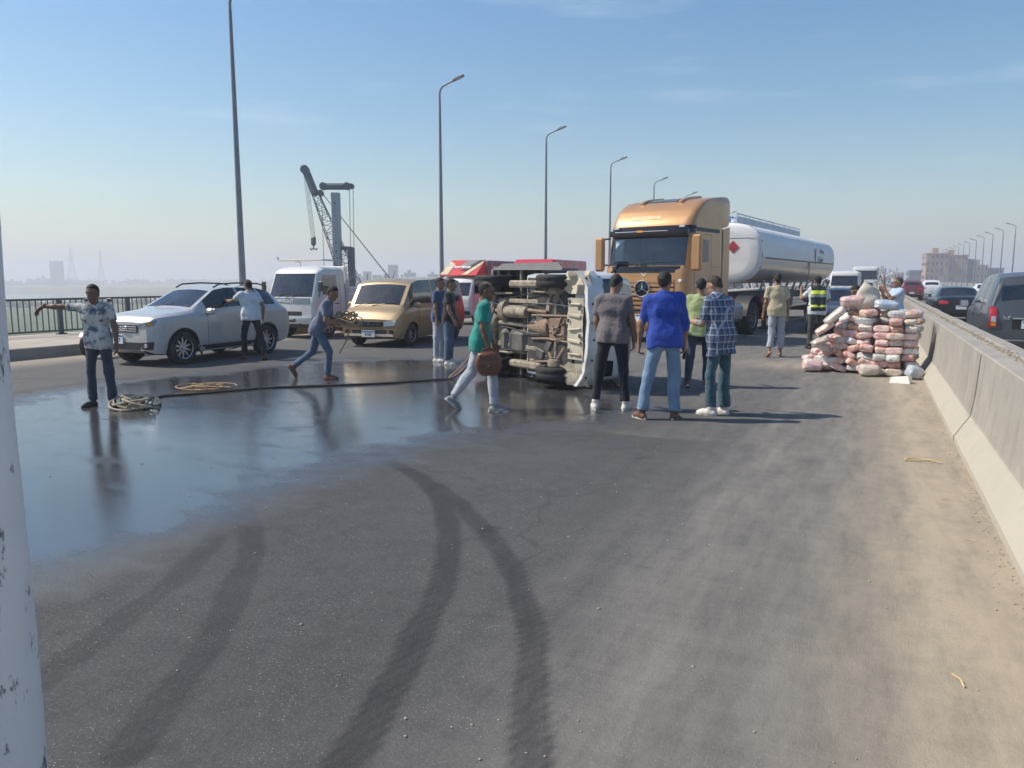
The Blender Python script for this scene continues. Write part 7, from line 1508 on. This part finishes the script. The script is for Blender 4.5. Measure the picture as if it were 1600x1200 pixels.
for x, z in ((-1.95, 13.0), (.75, 12.4), (1.1, 12.4)): mb = MB(); mb.cyl((x, 0, 21.7), (x * .9 if x > 0 else x, 0, z), .028, n=4); mb.build('cable', ['cable'], rg)
mb = MB(); mb.bbox((.75, 0, 11.4), (.62, .7, 9.2), .08); mb.bbox((.1, 0, 15.9), (1.5, .4, .35), .06); mb.build('rotary_drive', ['crane_paint'], rg)
mb = MB(); mb.cyl((.75, 0, 0), (.75, 0, 7), .22, n=10); mb.build('drill_stem', ['steel'], rg)
for y in (-.8, .8): mb = MB(); mb.cyl((-.2, y * .3, 14), (3.4, y, 3.2), .05, n=6); mb.build('back_stay', ['cable'], rg)
mb = MB(); mb.bbox((2.6, 0, 2.4), (4.6, 2.8, 2.2), .2); mb.build('machine_house', ['crane_paint'], rg)
for s in (-1, 1): mb = MB(); mb.bbox((1.8, s * 1.6, .6), (5.4, .8, 1.2), .35); mb.build('crawler_track', ['black_plastic'], rg)

# ------------------------------------------------------------------ transmission pylons, far tower block, mast
def pylon(label, x, y, z0, h, w):
    t = thing('pylon', label, 'pylon', (x, y, z0), 55, 'transmission pylons across the river'); mb = MB(); lattice(mb, (0, 0, 0), (0, 0, h * .62), w, w * .22, 7, Vector((1, 0, 0)), Vector((0, 1, 0)), .38, .22); lattice(mb, (0, 0, h * .62), (0, 0, h), w * .22, w * .05, 6, Vector((1, 0, 0)), Vector((0, 1, 0)), .3, .18); mb.build('tower', ['steel'], t, 0)
    for z, l in ((.72, .42), (.82, .36), (.92, .28)): mb = MB(); mb.bbox((0, 0, h * z), (w * l * 2, .7, .7), .1); mb.build('cross_arm', ['steel'], t)
pylon('nearer hazy pylon across the river, the left one of two', -1000, 712, -10, 56, 15); pylon('fainter hazy pylon across the river, the right one of two', -985, 745, -10, 54, 11)
WMESH = {}
def building(label, x, y, w, d, z0, z1, m, nx, nz, rz=0, group=None, roofhut=True, wm='window_dark', skip=0.):
    t = thing('building', label, 'building', (x, y, z0), rz, group); H = z1 - z0; rr = random.Random(int(x * 7 + y)); mb = MB(); mb.bbox((0, 0, H / 2), (w, d, H), .15); mb.build('wall', [m], t)
    mb = MB(); mb.bbox((0, 0, H + .3), (w + .5, d + .5, .6), .1); rf = mb.build('roof', [m], t)
    if roofhut: mb = MB(); mb.bbox((w * rr.uniform(-.25, .25), 0, H + 1.7), (w * .28, d * .4, 2.4), .1); mb.build('stair_hut', [m], rf)
    ww, wh = w / nx * .42, H / nz * .45; k = (round(ww, 1), round(wh, 1), wm)
    if k not in WMESH: q = MB(); q.box((0, 0, 0), (ww, .3, wh)); WMESH[k] = q.mesh('window', [wm], 0)
    fl = H / nz
    for iz in range(nz):
        for ix in range(nx):
            if rr.random() < skip: continue
            obj('window', WMESH[k], t, (-w / 2 + w * (ix + .5) / nx, -d / 2 - .02, fl * (iz + .55)))
        for iy in range(max(1, int(nx * d / w))):
            if rr.random() < max(skip, .2): continue
            obj('window', WMESH[k], t, (-w / 2 * (1 if x > -100 else -1) + (-.02 if x > -100 else .02), -d / 2 + d * (iy + .5) / max(1, int(nx * d / w)), fl * (iz + .55)), (0, 0, pi / 2))
    for iz in range(1, nz): mb = MB(); mb.box((0, -d / 2 - .06, fl * iz), (w + .02, .1, .3)); mb.build('floor_band', ['concrete_dark'], t, 0)
    return t
mat('brick_red', (.42, .27, .20), .9, var=.25, scale=.4, dirt=.3); mat('brick_pale', (.46, .37, .29), .9, var=.2, scale=.4, dirt=.3); mat('block_blue', (.20, .25, .30), .9, var=.2, scale=.3); mat('block_cream', (.52, .48, .40), .9, var=.15, scale=.3); mat('window_dark', (.05, .055, .06), .4); mat('window_pale', (.35, .36, .36), .6)
gR, gL = 'apartment blocks beyond the opposite carriageway', 'buildings on the hazy city skyline'
building('tall reddish brick apartment block at the left of the right-hand cluster', 25, 402, 9, 12, -8, 13.0, 'brick_red', 5, 7, 4, gR, True, skip=.15)
building('broad brown brick apartment block in the middle of the right-hand cluster', 33.2, 408, 8.5, 12, -8, 12.2, 'brick_red', 5, 7, 4, gR, True, skip=.5)
building('narrow blue grey apartment block behind the brown brick block', 38.2, 412, 5, 10, -8, 10.4, 'block_blue', 3, 6, 4, gR, False)
building('low pinkish brick block right of the blue grey one', 43, 411, 6, 10, -8, 7.8, 'brick_pale', 4, 5, 4, gR, True)
building('low dark block at the right end of the right-hand cluster', 49, 414, 7, 10, -8, 6.4, 'block_blue', 4, 5, 4, gR, False)
building('isolated dark apartment block left of the brick cluster', 18.6, 420, 7.5, 10, -8, 5.6, 'block_blue', 6, 5, 4, gR, False)
building('small cream house left of the isolated dark block', 10.5, 415, 4.5, 8, -8, 4.6, 'block_cream', 3, 4, 4, gR, True)
building('pale low house left of the small cream house', 5.5, 450, 5, 8, -8, 2.6, 'block_cream', 3, 4, 4, gR, False)
for lab, dx, w, z1, m in (('low blue block at the left end of the hazy skyline', -427, 12, 4, 'block_blue'), ('slim blue block in the hazy skyline', -421, 6, 8.5, 'block_blue'), ('cream block with a red front in the hazy skyline', -413.5, 7, 5.5, 'brick_pale'), ('tall blue tower block in the hazy skyline', -401, 8, 14.5, 'block_blue'), ('wide low block below the tall tower block', -406, 16, 4.0, 'block_blue'), ('stepped block right of the tall tower', -388, 10, 7.5, 'block_blue'), ('low cream block right of the stepped block', -379, 8, 3.8, 'block_cream'), ('medium grey block in the right part of the hazy skyline', -370, 9, 6.0, 'block_blue'), ('low brown block above the minivan roof', -360, 12, 3.2, 'brick_pale')):
    y = 560 + (dx + 427) * .62 + 25; building(lab, dx, y, w, 9, -8, z1, m, max(3, int(w / 2.5)), max(3, int((z1 + 8) / 3.2)), 25, gL, w > 8, skip=.1)
building('faint tall block standing beside the pylons across the river', -1046, 722, 17, 14, -10, 27, 'block_blue', 5, 9, 55, None, False)
# more low roofs along the bank, each a plain small house far away
hr = random.Random(9)
for k in range(16):
    x = -330 + k * 19 + hr.uniform(-5, 5); building('distant low house along the city bank behind the stopped trucks', x, 640 + hr.uniform(-30, 60), hr.uniform(8, 14), 9, -8, hr.uniform(1.5, 8), hr.choice(['brick_red', 'brick_pale', 'block_blue', 'block_cream']), 3, 4, 20, 'distant houses along the city bank', hr.random() < .5, skip=.3)

# ------------------------------------------------------------------ small tree on the median
mat('bark', (.14, .10, .07), .9); tr = thing('small_tree', 'small sparse green tree on the median right of the white truck', 'tree', (.72, 61, .9)); rt = random.Random(4)
mb = MB(); mb.tube([(0, 0, -.9), (.03, 0, .4), (-.02, .05, 1.0), (.02, 0, 1.6)], [.05, .045, .035, .015], 7); limbs = []
for k in range(9): a = rt.uniform(0, 6.28); z = rt.uniform(.1, 1.3); e = (cos(a) * rt.uniform(.3, .75), sin(a) * rt.uniform(.3, .75), z + rt.uniform(.2, .6)); mb.tube([(0, 0, z), (e[0] * .5, e[1] * .5, z + .25), e], [.02, .014, .006], 5); limbs.append(e)
mb.build('trunk', ['bark'], tr); r_ = np.random.default_rng(3); Pn = np.concatenate([np.array(e) + r_.normal(0, .16, (60, 3)) for e in limbs]); a = r_.normal(size=Pn.shape); a /= np.linalg.norm(a, axis=1)[:, None]; b_ = np.cross(a, r_.normal(size=Pn.shape)); b_ /= np.linalg.norm(b_, axis=1)[:, None]; s = r_.uniform(.025, .055, (len(Pn), 1)); keep = r_.random(len(Pn)) < .8; Pn, a, b_, s = Pn[keep] * np.array([.8, .8, .9]), a[keep], b_[keep], s[keep]; V = np.stack([Pn - a * s, Pn + b_ * s * .5, Pn + a * s, Pn - b_ * s * .5], 1).reshape(-1, 3); mat('leaf', (.11, .17, .05), .6, var=.4, scale=6); obj('crown', np_mesh('crown', V, np.arange(len(V)).reshape(-1, 4), 'leaf', smooth=False), tr)
# ------------------------------------------------------------------ haze
def haze():
    m = bpy.data.materials.new('haze'); m.use_nodes = True; nt = m.node_tree; nt.nodes.clear()
    pv = nt.nodes.new('ShaderNodeVolumePrincipled'); pv.inputs['Color'].default_value = (.82, .835, .91, 1); pv.inputs['Density'].default_value = HAZE_DENSITY; pv.inputs['Anisotropy'].default_value = .25
    o = nt.nodes.new('ShaderNodeOutputMaterial'); nt.links.new(pv.outputs[0], o.inputs['Volume']); MATS['haze'] = m
    mb = MB(); mb.box((0, 1500, 18.8), (19000, 16000, 66.6)); h = mb.build('haze', ['haze'], smooth=0); h['kind'] = 'stuff'; h['label'] = 'thin dusty haze lying over the river and the bridge'; h['category'] = 'haze'
HAZE_DENSITY = .00125
haze()
